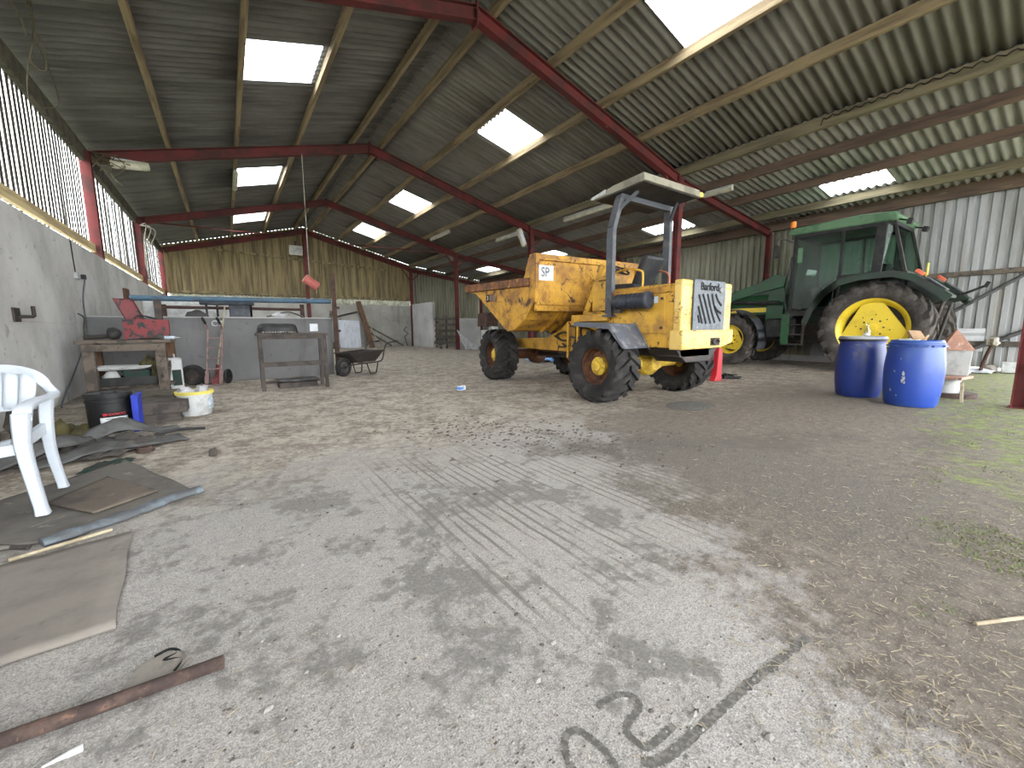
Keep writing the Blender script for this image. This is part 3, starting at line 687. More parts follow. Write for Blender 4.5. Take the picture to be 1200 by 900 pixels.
# ================================================================== DUMPER
YEL, SKY_, RY = MT['yellow'], MT['skipyellow'], MT['rear_yellow']
dump = thing('site_dumper', 'yellow four-wheeled site dumper with tipping skip and roll canopy', 'dumper', (5.05, 5.0, 0))
FA = math.radians(-8.0)                       # front half turned slightly to the right
SA = math.radians(-4.0)                       # skip heading
def rotz(a, o=(0, 0, 0)): return Matrix.Translation(Vector(o)) @ Matrix.Rotation(a, 4, 'Z')
RAX = -1.14
def dumper_wheel(loc, rz):
    w = tyre_mesh(0.5, 0.46, 0.26, 17, 0.045, 0.33, 0.085).build('wheel', MT['rubber'], dump, smooth=40, loc=loc, rot=(0, 0, rz))
    r = M(); r.lathe([(0.262, -0.155), (0.285, -0.165), (0.285, -0.15), (0.245, -0.14), (0.235, -0.06), (0.215, -0.045), (0.2, -0.03), (0.12, -0.03), (0.12, 0.03), (0.2, 0.04), (0.24, 0.1), (0.262, 0.155)], axis=(1, 0, 0), n=40, cap=False)
    for k in range(8):
        a = 2 * PI * k / 8; r.cyl((-0.03, 0.165 * math.cos(a), 0.165 * math.sin(a)), (-0.05, 0.165 * math.cos(a), 0.165 * math.sin(a)), 0.014, n=6)
    r.build('rim', MT['rimrust'], w, smooth=35, thick=0.006)
    hb = M(); hb.lathe([(0.125, -0.03), (0.125, -0.085), (0.105, -0.1), (0.07, -0.105), (0.065, -0.125), (0.0, -0.13)], axis=(1, 0, 0), n=28)
    for k in range(6):
        a = 2 * PI * k / 6 + 0.2; hb.cyl((-0.09, 0.09 * math.cos(a), 0.09 * math.sin(a)), (-0.115, 0.09 * math.cos(a), 0.09 * math.sin(a)), 0.012, n=6)
    hb.build('hub', MT['hubyellow'], w, smooth=35)
    return w
w0 = dumper_wheel((-0.87, RAX, 0.492), 0)
for sx, y, rz, front in ((1, RAX, PI, False), (-1, 0, 0, True), (1, 0, PI, True)):
    c = copy_tree(w0, dump)
    if front:
        p = rotz(FA) @ Vector((sx * 0.88, 1.74, 0.492)); c.location = p; c.rotation_euler = (0.3, 0, FA + rz)
    else:
        c.location = (sx * 0.88, y, 0.492); c.rotation_euler = (0.7, 0, rz)

# rear chassis, axle
m = M()
m.box(-0.34, 0.34, -1.95, -0.35, 0.62, 0.8); m.box(-0.5, 0.5, -2.0, -0.9, 0.72, 0.8)
m.build('rear_chassis', MT['blacksteel'], dump, smooth=0, bevel=0.008)
m = M(); m.cyl((-0.7, RAX, 0.5), (0.7, RAX, 0.5), 0.09); m.lathe([(0.0, -0.2), (0.11, -0.19), (0.19, -0.09), (0.2, 0), (0.19, 0.09), (0.11, 0.19), (0, 0.2)], (0.05, RAX, 0.5), (0, 1, 0), 24)
m.cyl((-0.33, RAX, 0.5), (-0.2, RAX, 0.5), 0.12, 0.14); m.cyl((0.33, RAX, 0.5), (0.22, RAX, 0.5), 0.12, 0.14)
m.box(-0.42, -0.28, RAX - 0.1, RAX + 0.1, 0.5, 0.66); m.box(0.28, 0.42, RAX - 0.1, RAX + 0.1, 0.5, 0.66)
m.build('rear_axle', MT['hubyellow'], dump, smooth=35)
m = M(); m.prism([(-0.52, 0.78), (0.6, 0.78), (0.35, 0.55), (-0.2, 0.55)], 'y', -1.95, -1.5); m.build('sump_guard', MT['blacksteel'], dump, smooth=0, bevel=0.01)
# engine hood
HW = 0.555
prof = [(-HW, 0.75), (-HW, 1.5), (-HW + 0.05, 1.54), (HW - 0.05, 1.56), (HW, 1.51), (HW, 0.75)]
m = M().prism(prof, 'y', -1.98, -0.95)
hood = m.build('engine_hood', YEL, dump, smooth=0, bevel=0.012)
m = M()
m.box(-HW - 0.012, -HW, -1.86, -1.12, 0.93, 1.42); m.build('side_door', YEL, hood, smooth=0, bevel=0.006)
m = M(); m.box(-HW - 0.02, -HW - 0.002, -1.99, -0.98, 1.43, 1.5); m.build('side_rail', MT['skipyellow'], hood, smooth=0, bevel=0.005)
m = M()
for z in (1.0, 1.36): m.cyl((-HW - 0.03, -1.82, z), (-HW - 0.008, -1.82, z), 0.018, n=10)
m.build('door_latch', MT['blacksteel'], hood, smooth=0)
m = M(); m.box(-HW - 0.016, -HW - 0.012, -1.76, -1.6, 1.31, 1.39); m.build('plate', MT['signwhite'], hood, smooth=0)
# rear face: pale cowl with grille
m = M()
m.box(-HW - 0.015, -0.34, -2.09, -1.98, 0.95, 1.52); m.box(0.34, HW + 0.015, -2.09, -1.98, 0.95, 1.52)
m.box(-HW - 0.015, HW + 0.015, -2.09, -1.98, 1.5, 1.575); m.box(-0.34, 0.34, -2.04, -1.98, 0.95, 1.5)
cowl = m.build('rear_cowl', RY, dump, smooth=0, bevel=0.022)
m = M(); m.prism([(-HW - 0.03, 0.97), (HW + 0.03, 0.97), (HW + 0.03, 0.8), (0.3, 0.74), (-HW - 0.03, 0.73)], 'y', -2.13, -1.95)
bump_ = m.build('counterweight', RY, dump, smooth=0, bevel=0.015)
m = M(); ring = [(0.07 * math.cos(a), -2.15, 0.82 + 0.035 * math.sin(a)) for a in [2 * PI * k / 16 for k in range(16)]]
m.tube([(x + 0.13, y, z) for x, y, z in ring], 0.016, 8, closed=True); m.box(0.03, 0.24, -2.14, -2.125, 0.77, 0.87)
m.build('tow_ring', MT['blacksteel'], bump_, smooth=35)
m = M(); m.prism([(-0.36, 0.955), (0.36, 0.965), (0.36, 1.585), (-0.36, 1.585)], 'y', -2.115, -2.092)
gr = m.build('grille', MT['grille'], dump, smooth=0, bevel=0.008)
m = M()
def slot(x0, z0, x1, z1, bend=0.0):
    pts = bez([(x0, 0, z0), ((x0 + x1) / 2 - bend, 0, (z0 + z1) / 2 - bend * 0.3), (x1, 0, z1)], 4)
    for a, b in zip(pts, pts[1:]): m.beam((a.x, -2.117, a.z), (b.x, -2.117, b.z), 0.008, 0.027, up=(0, 0, 1))
slot(-0.26, 1.4, -0.07, 1.05); slot(-0.17, 1.41, 0.03, 1.05); slot(-0.07, 1.415, 0.13, 1.06, 0.01); slot(0.03, 1.42, 0.26, 1.08, 0.03); slot(0.12, 1.42, 0.27, 1.28, 0.02)
slot(-0.26, 1.26, -0.16, 1.05); slot(-0.26, 1.15, -0.22, 1.06); slot(0.1, 1.27, 0.27, 1.18, 0.02)
m.build('slots', MT['slot'], gr, smooth=0)
text('lettering', 'Barford', 0.135, MT['slot'], gr, (-0.02, -2.117, 1.5), (PI / 2, 0, 0), 0.003, 1.0)
m = M(); m.lathe([(0.0, 0), (0.035, 0), (0.035, 0.012), (0, 0.016)], (0.24, -2.115, 1.475), (0, -1, 0), 14); m.build('badge', MT['signdark'], gr, smooth=0)
# step deck and mudguards
m = M(); m.box(-0.62, 0.62, -0.96, -0.28, 1.1, 1.2); m.box(-0.55, 0.55, -0.96, -0.4, 0.8, 1.1)
deck = m.build('step_deck', YEL, dump, smooth=0, bevel=0.01)
m = M()
for sx in (-1, 1):
    m.box(sx * 0.62 - 0.02, sx * 0.62 + 0.02, -0.34, -0.26, 0.55, 1.2)
m.build('corner_stay', YEL, dump, smooth=0, bevel=0.006)
m = M()                                           # open steps behind the left skip
for z in (0.62, 0.85, 1.02): m.box(-0.72, -0.5, -0.5, -0.28, z, z + 0.025)
m.box(-0.52, -0.5, -0.5, -0.28, 0.6, 1.05)
m.build('access_step', MT['blacksteel'], dump, smooth=0)
m = M(); m.box(-0.74, -0.7, -0.31, -0.27, 0.55, 1.1); m.build('step_upright', YEL, dump, smooth=0)
m = M(); m.box(-0.74, -0.7, -0.52, -0.48, 0.55, 1.1); m.build('step_upright', YEL, dump, smooth=0)
for sx in (-1, 1):
    m = M(); T = 0.02
    xs = sorted((sx * 0.5, sx * 1.02))
    pts = [(-0.73, 1.087), (-1.38, 1.055), (-1.62, 0.76)]
    for a, b in zip(pts, pts[1:]):
        m.prism([a, b, (b[0] + 0.004, b[1] - T), (a[0], a[1] - T)], 'x', xs[0], xs[1])
    xo = sx * 1.02
    m.prism([(-0.73, 1.087), (-1.38, 1.055), (-1.62, 0.76), (-1.6, 0.745), (-1.37, 0.985), (-0.73, 1.03)], 'x', xo - 0.01, xo + 0.01)
    m.prism([(-1.38, 1.055), (-1.62, 0.76), (-1.66, 0.72), (-1.42, 1.08)], 'x', sx * 0.56 - 0.012, sx * 0.56 + 0.012)
    m.build('mudguard', MT['fender'], dump, smooth=0, bevel=0.004)
m = M()
for sx in (-1, 1):
    for y_ in (-0.72, -1.25):
        m = M(); m.beam((sx * 0.9, y_, 1.05), (sx * 0.5, y_, 0.9), 0.05, 0.03); m.build('mudguard_bracket', YEL, dump, smooth=0)
# air cleaner canister
m = M(); m.lathe([(0.05, 0), (0.06, 0.05), (0.09, 0.06)] + [q for k in range(6) for q in ((0.098, 0.08 + k * 0.075), (0.105, 0.1 + k * 0.075), (0.098, 0.13 + k * 0.075))] + [(0.108, 0.54), (0.112, 0.58), (0.1, 0.6), (0.085, 0.605), (0.085, 0.6), (0.05, 0.605), (0.045, 0.6), (0, 0.6)], (-HW - 0.1, -1.1, 1.345), (0, -1, 0.0), 28)
can = m.build('air_cleaner', MT['air'], dump, smooth=30)
m = M(); m.beam((-HW - 0.1, -1.2, 1.3), (-HW - 0.1, -1.2, 1.2), 0.06, 0.1); m.cbox((-HW - 0.06, -1.2, 1.24), (0.12, 0.07, 0.04)); m.build('bracket', MT['blacksteel'], can, smooth=0)
# roll frame and canopy
for sx in (-1, 1):
    xs_ = -0.58 if sx < 0 else 0.69
    m = M(); ctl = bez([(xs_, -0.98, 1.16), (xs_, -0.98, 1.7), (xs_, -0.98, 2.3), (xs_ - sx * 0.012, -0.985, 2.4), (xs_ - sx * 0.1, -1.04, 2.8)], 5)
    for a, b in zip(ctl, ctl[1:]): m.beam(a, b + (b - a) * 0.03, 0.07, 0.11, up=(0, 1, 0))
    m.cbox((xs_, -0.98, 1.17), (0.13, 0.17, 0.03))
    m.beam((xs_ - sx * 0.05, -1.03, 2.58), (xs_ - sx * 0.2, -1.25, 2.81), 0.035, 0.045)
    m.build('roll_post', MT['postgrey'], dump, smooth=0, bevel=0.004)
m = M(); m.beam((-0.5, -1.05, 2.77), (0.58, -1.05, 2.77), 0.08, 0.08); m.build('roll_beam', MT['postgrey'], dump, smooth=0)
m = M()
pr = [(-0.62, 2.83), (-1.0, 2.905), (-1.5, 2.935), (-1.52, 2.835), (-1.0, 2.81), (-0.62, 2.8)]
m.prism(pr, 'x', -0.6, 0.64)
cano = m.build('canopy', MT['canopy'], dump, smooth=0, bevel=0.008)
m = M(); m.prism([(-0.66, 2.802), (-1.0, 2.812), (-1.49, 2.837), (-1.49, 2.825), (-1.0, 2.796), (-0.66, 2.79)], 'x', -0.57, 0.61); m.build('canopy_underside', MT['black'], cano, smooth=0)  # thin black sheet covering the underside of the canopy
m = M(); m.prism([(-0.61, 2.836), (-0.88, 2.885), (-0.88, 2.83), (-0.61, 2.8)], 'x', -0.615, -0.6); m.build('canopy_skirt', MT['canopyedge'], cano, smooth=0)
m = M(); m.lathe([(0.0, 0), (0.035, 0), (0.03, -0.03), (0, -0.035)], (-0.05, -0.95, 2.81)); m.build('roof_lamp', MT['white'], cano, smooth=30)
m = M(); m.lathe([(0.0, -0.01), (0.035, 0), (0.035, 0.05), (0.02, 0.065), (0, 0.07)], (0.67, -1.5, 2.84)); m.build('yellow_tip', MT['yellowrim'], cano, smooth=30)
# seat
m = M()
m.prism([(-0.95, 1.56), (-0.45, 1.56), (-0.4, 1.63), (-0.44, 1.68), (-0.9, 1.66)], 'x', -0.02, 0.46)
seat = m.build('seat', MT['seatvinyl'], dump, smooth=40, bevel=0.025)
m = M(); m.prism([(-0.86, 1.6), (-0.78, 1.64), (-0.97, 2.06), (-1.05, 2.08), (-1.09, 2.03)], 'x', 0.08, 0.5); m.build('seat_back', MT['seatvinyl'], seat, smooth=40, bevel=0.03)
m = M()
m.tube(bez([(0.52, -1.15, 1.56), (0.52, -1.15, 1.74), (0.52, -1.1, 1.83), (0.52, -0.95, 1.86), (0.52, -0.85, 1.78), (0.52, -0.83, 1.56)]), 0.016); m.build('arm_rail', MT['pinkrail'], seat, smooth=40)
m = M(); m.box(-0.1, 0.5, -0.95, -0.35, 1.2, 1.56); m.build('seat_box', MT['blacksteel'], dump, smooth=0, bevel=0.01)
m = M(); m.tube(bez([(-0.42, -0.9, 1.55), (-0.42, -0.9, 1.7), (-0.42, -0.95, 1.78), (-0.42, -1.15, 1.8), (-0.42, -1.36, 1.76), (-0.42, -1.4, 1.7), (-0.42, -1.4, 1.55)]), 0.015); m.build('grab_rail', YEL, dump, smooth=40)
# console, steering wheel, levers
m = M(); m.prism([(-0.32, 1.2), (-0.12, 1.2), (-0.2, 1.85), (-0.32, 1.85)], 'x', 0.0, 0.42); m.build('console', YEL, dump, smooth=0, bevel=0.01)
m = M(); ctr = Vector((0.21, -0.42, 1.93)); R_ = Euler((0.5, 0, 0)).to_matrix()
m.tube([ctr + R_ @ Vector((0.19 * math.cos(a), 0.19 * math.sin(a), 0)) for a in [2 * PI * k / 24 for k in range(24)]], 0.014, 8, closed=True)
for a in (0.5, 2.6, 4.7): m.tube([ctr, ctr + R_ @ Vector((0.19 * math.cos(a), 0.19 * math.sin(a), 0))], 0.01, 6)
m.tube([ctr, (0.21, -0.28, 1.8)], 0.02); m.build('steering_wheel', MT['black'], dump, smooth=40)
m = M()
for x in (-0.12, -0.05): m.tube([(x, -0.4, 1.2), (x, -0.5, 1.72)], 0.01, 6); m.blob((x, -0.5, 1.74), (0.022, 0.022, 0.025), 1, 0.0)
m.build('lever', MT['black'], dump, smooth=40)
m = M()                                           # slanted skip ram guard left of the roll post
m.beam((-0.5, -0.42, 1.2), (-0.5, -0.78, 1.9), 0.04, 0.09); m.beam((-0.5, -0.6, 1.2), (-0.5, -0.92, 1.72), 0.04, 0.06)
m.box(-0.52, -0.48, -0.92, -0.42, 1.2, 1.24); m.box(-0.56, -0.46, -0.98, -0.7, 1.68, 1.74); m.box(-0.54, -0.5, -0.9, -0.6, 1.25, 1.66)
m.build('side_guard', YEL, dump, smooth=0, bevel=0.006)

# front chassis
Xf = rotz(FA)
m = M()
for sx in (-1, 1):
    m.prism([(-0.25, 0.66), (-0.05, 0.62), (1.9, 0.62), (1.95, 0.8), (0.6, 0.84), (0.15, 1.0), (-0.05, 1.12), (-0.12, 1.12), (-0.14, 0.9), (-0.25, 0.85)], 'x', sx * 0.42 - 0.03, sx * 0.42 + 0.03)
m.box(-0.42, 0.42, 1.3, 1.9, 0.66, 0.8); m.box(-0.42, 0.42, -0.2, -0.1, 0.66, 1.1)
m.xf(Xf); m.build('front_chassis', YEL, dump, smooth=0, bevel=0.012)
m = M(); m.cyl((-0.72, 1.74, 0.49), (0.72, 1.74, 0.49), 0.1); m.lathe([(0.0, -0.2), (0.12, -0.18), (0.2, -0.08), (0.2, 0.08), (0.12, 0.18), (0, 0.2)], (0, 1.74, 0.49), (0, 1, 0), 24)
m.xf(Xf); m.build('front_axle', MT['rimrust'], dump, smooth=35)
m = M(); m.cyl((0, -0.3, 0.52), (0, -0.3, 0.95), 0.09); m.box(-0.2, 0.2, -0.36, -0.1, 0.5, 0.58); m.box(-0.2, 0.2, -0.36, -0.1, 0.86, 0.93)
m.tube([(0, -0.5, 0.55), (0, -1.0, 0.52)], 0.05); m.tube([(0.0, 0.1, 0.52), (0.2, 1.6, 0.5)], 0.05)
m.build('pivot_joint', MT['blacksteel'], dump, smooth=35)
m = M(); rr = random.Random(4)
for k in range(11):
    z0 = rr.uniform(0.58, 0.9); x0 = -0.32 - rr.uniform(0, 0.16)
    m.tube(bez([(x0, 0.3 + rr.uniform(-.1, .1), z0), (x0 - 0.08, 0.05, z0 + rr.uniform(-.12, .1)), (x0 - 0.05, -0.2, z0 + rr.uniform(-.15, .05)), (x0 + 0.05, -0.45, z0 + rr.uniform(-.1, .1))]), 0.016, 6)
m.build('hydraulic_hoses', MT['blacksteel'], dump, smooth=40)
m = M(); m.cyl((-0.2, 0.0, 0.72), (-0.1, 1.25, 1.0), 0.045); m.cyl((0.2, 0.0, 0.72), (0.1, 1.25, 1.0), 0.045); m.xf(Xf); m.build('tipping_ram', MT['blacksteel'], dump, smooth=35)
# skip : side profile in (u, z), hollow
Sx = rotz(SA)
VW = 1.08
def skip_section(u, z, v): return (v, u, z)
m = M()
outer = [(0.0, 2.1), (-0.01, 1.6), (0.03, 1.4), (0.3, 1.14), (0.62, 0.98), (0.86, 0.95), (2.08, 1.68)]
n_ = len(outer)
T = 0.035
def inset(i):
    u, z = outer[i]; cxx, czz = 0.9, 1.75
    d = Vector((cxx - u, czz - z)).normalized(); return (u + d.x * T, z + d.y * T)
for i in range(n_ - 1):                           # bottom / rear shell plates
    a, b = outer[i], outer[i + 1]; ia, ib = inset(i), inset(i + 1)
    m.prism([a, b, ib, ia], 'x', -VW, VW)
side = [(0.0, 2.1)] + outer[1:] + [(2.42, 1.72), (0.3, 1.75), (0.16, 2.1)]
for sx in (-1, 1):
    m.prism(side, 'x', sx * VW - T / 2, sx * VW + T / 2)
m.xf(Sx)
skip = m.build('skip', SKY_, dump, smooth=0, bevel=0.012)
m = M()                                           # lip rail along the sides and pouring edge
for sx in (-1, 1):
    m.prism([(0.12, 1.66), (2.47, 1.73), (2.5, 1.875), (0.3, 1.795), (0.12, 1.78)], 'x', sx * (VW + 0.03) - 0.04, sx * (VW + 0.03) + 0.04)
m.prism([(2.0, 1.66), (2.46, 1.73), (2.5, 1.8), (2.44, 1.8), (2.0, 1.72)], 'x', -VW, VW)
m.xf(Sx); m.build('skip_lip', MT['rustrim'], skip, smooth=0, bevel=0.01)
m = M()
m.box(-VW - 0.03, VW + 0.03, -0.045, 0.14, 2.04, 2.135); m.box(-VW - 0.02, VW + 0.02, -0.05, 0.0, 1.36, 1.41); m.box(-VW - 0.02, VW + 0.02, -0.03, 0.02, 1.27, 1.36)
m.prism([(-0.02, 1.6), (-0.02, 1.4), (0.0, 1.4), (0.0, 1.6)], 'x', -VW - 0.02, VW + 0.02)
for sx in (-1, 1):
    m.prism([(-0.05, 2.1), (0.16, 2.1), (0.3, 1.78), (0.12, 1.66), (-0.05, 1.6)], 'x', sx * VW - 0.03, sx * VW + 0.03)
for v in (-0.55, -0.35, 0.35, 0.55):
    m.prism([(0.03, 1.3), (0.3, 1.06), (0.62, 0.92), (0.66, 1.0), (0.3, 1.15), (0.05, 1.4)], 'x', v - 0.012, v + 0.012)
m.xf(Sx); m.build('skip_ribs', SKY_, skip, smooth=0, bevel=0.008)
o = M().box(-VW + 0.03, -VW + 0.33, -0.006, -0.001, 1.74, 1.97).xf(Sx @ Matrix.Translation((0, -0.004, 0))).build('number_sign', MT['signwhite'], skip, smooth=0)
p = Sx @ Vector((-VW + 0.17, -0.0125, 1.86)); text('number', 'SP', 0.2, MT['signdark'], o, p, (PI / 2, 0, SA), 0.001, 0.8)
o = M().box(-VW - 0.022, -VW - 0.018, 1.22, 1.62, 1.49, 1.63).xf(Sx).build('maker_plate', MT['rustrim'], skip, smooth=0)
M().box(-VW - 0.025, -VW - 0.021, 1.5, 1.61, 1.5, 1.62).xf(Sx).build('plate_panel', MT['slot'], o, smooth=0)
p = Sx @ Vector((-VW - 0.027, 1.555, 1.56)); text('plate_number', '3', 0.11, MT['signwhite'], o, p, (PI / 2, 0, SA - PI / 2), 0.001)
m = M()
for z in (1.59, 1.56, 1.525): m.box(-VW - 0.026, -VW - 0.022, 1.25, 1.47, z - 0.008, z + 0.008)
m.xf(Sx).build('plate_lines', MT['signdark'], o, smooth=0)
# spoil left in the skip
m = M(); m.grid(lambda u, v: (-VW + 0.08 + u * (2 * VW - 0.16), 0.35 + v * 1.2, 1.38 + 0.12 * mnoise.noise(Vector((u * 3, v * 3, 1)))), 16, 12); m.xf(Sx)
m.build('spoil', MT['clod'], skip, smooth=60)

# ================================================================== TRACTOR
GR, DG = MT['green'], MT['darkgreen']
tr = thing('tractor', 'large green tractor with yellow wheels parked along the right metal wall', 'tractor', (12.36, 2.88, 0))
def tractor_wheel(R, W, rim, nl, loc, rz, spin, rear):
    w = tyre_mesh(R, W, rim, nl, 0.05 if rear else 0.045, 0.3 if rear else 0.34, 0.1 if rear else 0.09, True).build('wheel', MT['rubber_t'], tr, smooth=40, loc=loc, rot=(spin, 0, rz))
    h = W / 2; m = M()
    m.lathe([(rim, -h * 0.7), (rim + 0.03, -h * 0.82), (rim + 0.03, -h * 0.75), (rim - 0.03, -h * 0.68), (rim * 0.88, -h * 0.5), (rim * 0.8, -0.04), (rim * 0.79, 0.02), (rim - 0.055, 0.05), (rim - 0.03, h * 0.6), (rim, h * 0.75)], axis=(1, 0, 0), n=56, cap=False)
    r = m.build('rim', MT['tractorrim'], w, smooth=35, thick=0.008)
    m = M(); k = rim * 0.97
    poly = []
    for q in range(3):
        a = 2 * PI * q / 3 + PI / 2
        for da, f in ((-0.3, 0.92), (0.3, 0.92)): poly.append((k * f * math.cos(a + da), k * f * math.sin(a + da)))
    m.prism(poly, 'x', -0.1 if rear else -0.06, -0.06 if rear else -0.03)
    hub = 0.16 if rear else 0.12
    m.lathe([(hub * 1.35, -0.1), (hub * 1.35, -0.115), (hub, -0.12), (hub * 0.55, -0.125), (hub * 0.5, -0.19), (0, -0.19)] if rear else [(hub * 1.3, -0.06), (hub * 1.2, -0.1), (hub * 0.9, -0.22), (0, -0.24)], axis=(1, 0, 0), n=28)
    d = m.build('wheel_disc', MT['tractorrim'], w, smooth=30, bevel=0.004)
    m = M()
    for q in range(8):
        a = 2 * PI * q / 8; m.cyl((-0.1, hub * 1.18 * math.cos(a), hub * 1.18 * math.sin(a)), (-0.14, hub * 1.18 * math.cos(a), hub * 1.18 * math.sin(a)), 0.018, n=6)
        m.cyl((-0.1, hub * 1.8 * math.cos(a + .2), hub * 1.8 * math.sin(a + .2)), (-0.107, hub * 1.8 * math.cos(a + .2), hub * 1.8 * math.sin(a + .2)), 0.013, n=6)
    m.build('wheel_nuts', MT['blacksteel'], d, smooth=0)
    m = M(); m.lathe([(rim - 0.06, 0.03), (0.1, 0.03), (0.1, 0.06), (rim - 0.06, 0.06)], axis=(1, 0, 0), n=32, close=True); m.build('inner_drum', MT['blacksteel'], w, smooth=30)
    return w
RW = tractor_wheel(0.98, 0.56, 0.645, 19, (-0.78, 0, 0.965), 0, -0.08, True)
c = copy_tree(RW, tr); c.location = (0.92, 0, 0.965); c.rotation_euler = (0.4, 0, PI)
FW = tractor_wheel(0.68, 0.44, 0.4, 17, (-0.92, 2.98, 0.675), 0, 0.1, False)
c = copy_tree(FW, tr); c.location = (0.92, 2.98, 0.675); c.rotation_euler = (0.3, 0, PI)
# drivetrain, axles, hood
m = M(); m.box(-0.28, 0.28, -0.35, 1.9, 0.62, 1.15); m.box(-0.22, 0.22, 1.9, 3.6, 0.62, 0.95); m.cyl((-0.6, 0, 0.94), (0.6, 0, 0.94), 0.16)
m.cyl((-0.8, 2.98, 0.64), (0.8, 2.98, 0.64), 0.1); m.box(-0.2, 0.2, 2.75, 3.2, 0.5, 0.75)
m.build('drivetrain', MT['blacksteel'], tr, smooth=30, bevel=0.01)
m = M(); m.prism([(-0.4, 1.0), (-0.42, 1.7), (-0.34, 1.86), (0.34, 1.86), (0.42, 1.7), (0.4, 1.0)], 'y', 1.72, 3.95)
m.prism([(-0.36, 0.95), (-0.38, 1.6), (-0.3, 1.78), (0.3, 1.78), (0.38, 1.6), (0.36, 0.95)], 'y', 3.95, 4.12)
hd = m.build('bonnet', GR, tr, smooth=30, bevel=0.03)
m = M(); m.box(-0.425, -0.418, 2.0, 3.8, 1.4, 1.52); m.build('bonnet_stripe', MT['tractorrim'], hd, smooth=0)
m = M(); m.box(-0.43, -0.415, 2.2, 3.4, 1.06, 1.34); m.build('side_grille', MT['slot'], hd, smooth=0)
# fuel tank and steps
m = M(); m.box(-0.82, -0.42, 1.5, 2.2, 0.72, 1.22); m.build('fuel_tank', MT['black'], tr, smooth=40, bevel=0.05)
m = M(); m.box(-0.92, -0.9, 1.6, 1.78, 0.55, 1.32); m.build('step_side', GR, tr, smooth=0, bevel=0.008)
m = M()
for z in (0.56, 0.8, 1.04, 1.27): m.box(-0.95, -0.7, 1.28, 1.64, z, z + 0.03)
m.box(-0.95, -0.92, 1.26, 1.3, 0.56, 1.3); m.build('steps', MT['blacksteel'], tr, smooth=0, bevel=0.005)
# front mudguards
for sx in (-1, 1):
    m = M(); seg = 14
    arc = [(2.98 + 0.80 * math.cos(a), 0.68 + 0.80 * math.sin(a)) for a in [PI * (0.42 + 0.68 * k / seg) for k in range(seg + 1)]]
    for a, b in zip(arc, arc[1:]):
        ca = (2.98 + (a[0] - 2.98) * 0.975, 0.68 + (a[1] - 0.68) * 0.975); cb_ = (2.98 + (b[0] - 2.98) * 0.975, 0.68 + (b[1] - 0.68) * 0.975)
        m.prism([a, b, cb_, ca], 'x', sx * 0.92 - 0.22, sx * 0.92 + 0.22)
    m.beam((sx * 0.72, 2.98, 1.44), (sx * 0.3, 2.98, 1.3), 0.05, 0.05)
    m.build('front_mudguard', MT['postgrey'], tr, smooth=40)
# rear fenders : wide flat wings
for sx in (-1, 1):
    m = M()
    top = [(1.30, 1.12), (1.16, 1.5), (0.95, 1.82), (0.66, 2.04), (0.3, 2.12), (-0.28, 2.14), (-0.62, 2.02), (-0.98, 1.74), (-1.16, 1.58)]
    inn = [(y * 0.985, z - 0.045) for y, z in top]
    for i in range(len(top) - 1):
        m.prism([top[i], top[i + 1], inn[i + 1], inn[i]], 'x', min(sx * 0.62, sx * 1.03), max(sx * 0.62, sx * 1.03))
    lip_i = [(y * 0.93, z - 0.13) for y, z in top]
    for i in range(len(top) - 1):
        m.prism([top[i], top[i + 1], lip_i[i + 1], lip_i[i]], 'x', sx * 1.03 - 0.012, sx * 1.03 + 0.012)
    m.prism(top + [(-0.4, 1.3), (1.0, 1.1)], 'x', sx * 0.64 - 0.012, sx * 0.64 + 0.012)
    f = m.build('rear_fender', DG, tr, smooth=30)
    m = M(); m.cbox((sx * 0.93, -0.66, 2.06), (0.12, 0.16, 0.07), (0.7, 0, 0)); m.build('tail_lamp', MT['redlens'], f, smooth=0, bevel=0.015)
    m = M(); m.cbox((sx * 0.83, -0.9, 1.83), (0.3, 0.4, 0.03), (0.72, 0, 0)); m.build('fender_ledge', MT['postgrey'], f, smooth=0, bevel=0.01)
# cab
CX = 0.76
cab = M(); m = cab
def post(p, q, w=0.07, d=0.08): m.beam(p, q, w, d, up=(0, 1, 0))
for sx in (-1, 1):
    post((sx * CX, 1.66, 1.36), (sx * (CX - 0.03), 1.66, 3.22), 0.06, 0.08)
    post((sx * CX, 0.72, 1.5), (sx * (CX - 0.03), 0.72, 3.2), 0.06, 0.06)
    post((sx * CX, 0.08, 1.9), (sx * (CX - 0.03), 0.05, 3.2), 0.07, 0.17)
    m.beam((sx * 0.68, -0.38, 2.1), (sx * 0.66, -0.12, 3.18), 0.05, 0.06)
    m.box(min(sx * 0.72, sx * 0.79), max(sx * 0.72, sx * 0.79), -0.1, 0.76, 2.06, 2.16)
    m.box(min(sx * 0.72, sx * 0.79), max(sx * 0.72, sx * 0.79), 0.7, 1.68, 1.3, 1.4)
    m.box(min(sx * 0.72, sx * 0.8), max(sx * 0.72, sx * 0.8), 0.0, 1.7, 3.12, 3.2)
m.box(-0.75, 0.75, 1.64, 1.7, 3.12, 3.2); m.box(-0.75, 0.75, 1.62, 1.68, 1.34, 1.85); m.box(-0.72, 0.72, -0.42, -0.3, 1.7, 2.14); m.box(-0.7, 0.7, -0.15, -0.05, 3.12, 3.2)
m.box(-0.72, 0.72, -0.3, 1.66, 1.26, 1.34)
cabo = m.build('cab_frame', MT['black'], tr, smooth=0, bevel=0.008)
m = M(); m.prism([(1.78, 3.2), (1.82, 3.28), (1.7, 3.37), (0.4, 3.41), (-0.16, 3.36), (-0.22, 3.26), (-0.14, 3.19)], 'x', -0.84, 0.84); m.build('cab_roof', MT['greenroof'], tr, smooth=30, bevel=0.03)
def pane(name, a, b, c_, d, t=0.006):
    mm = M(); mm.add([a, b, c_, d], [(0, 1, 2, 3)]); return mm.build(name, MT['glass'], cabo, smooth=0, thick=t)
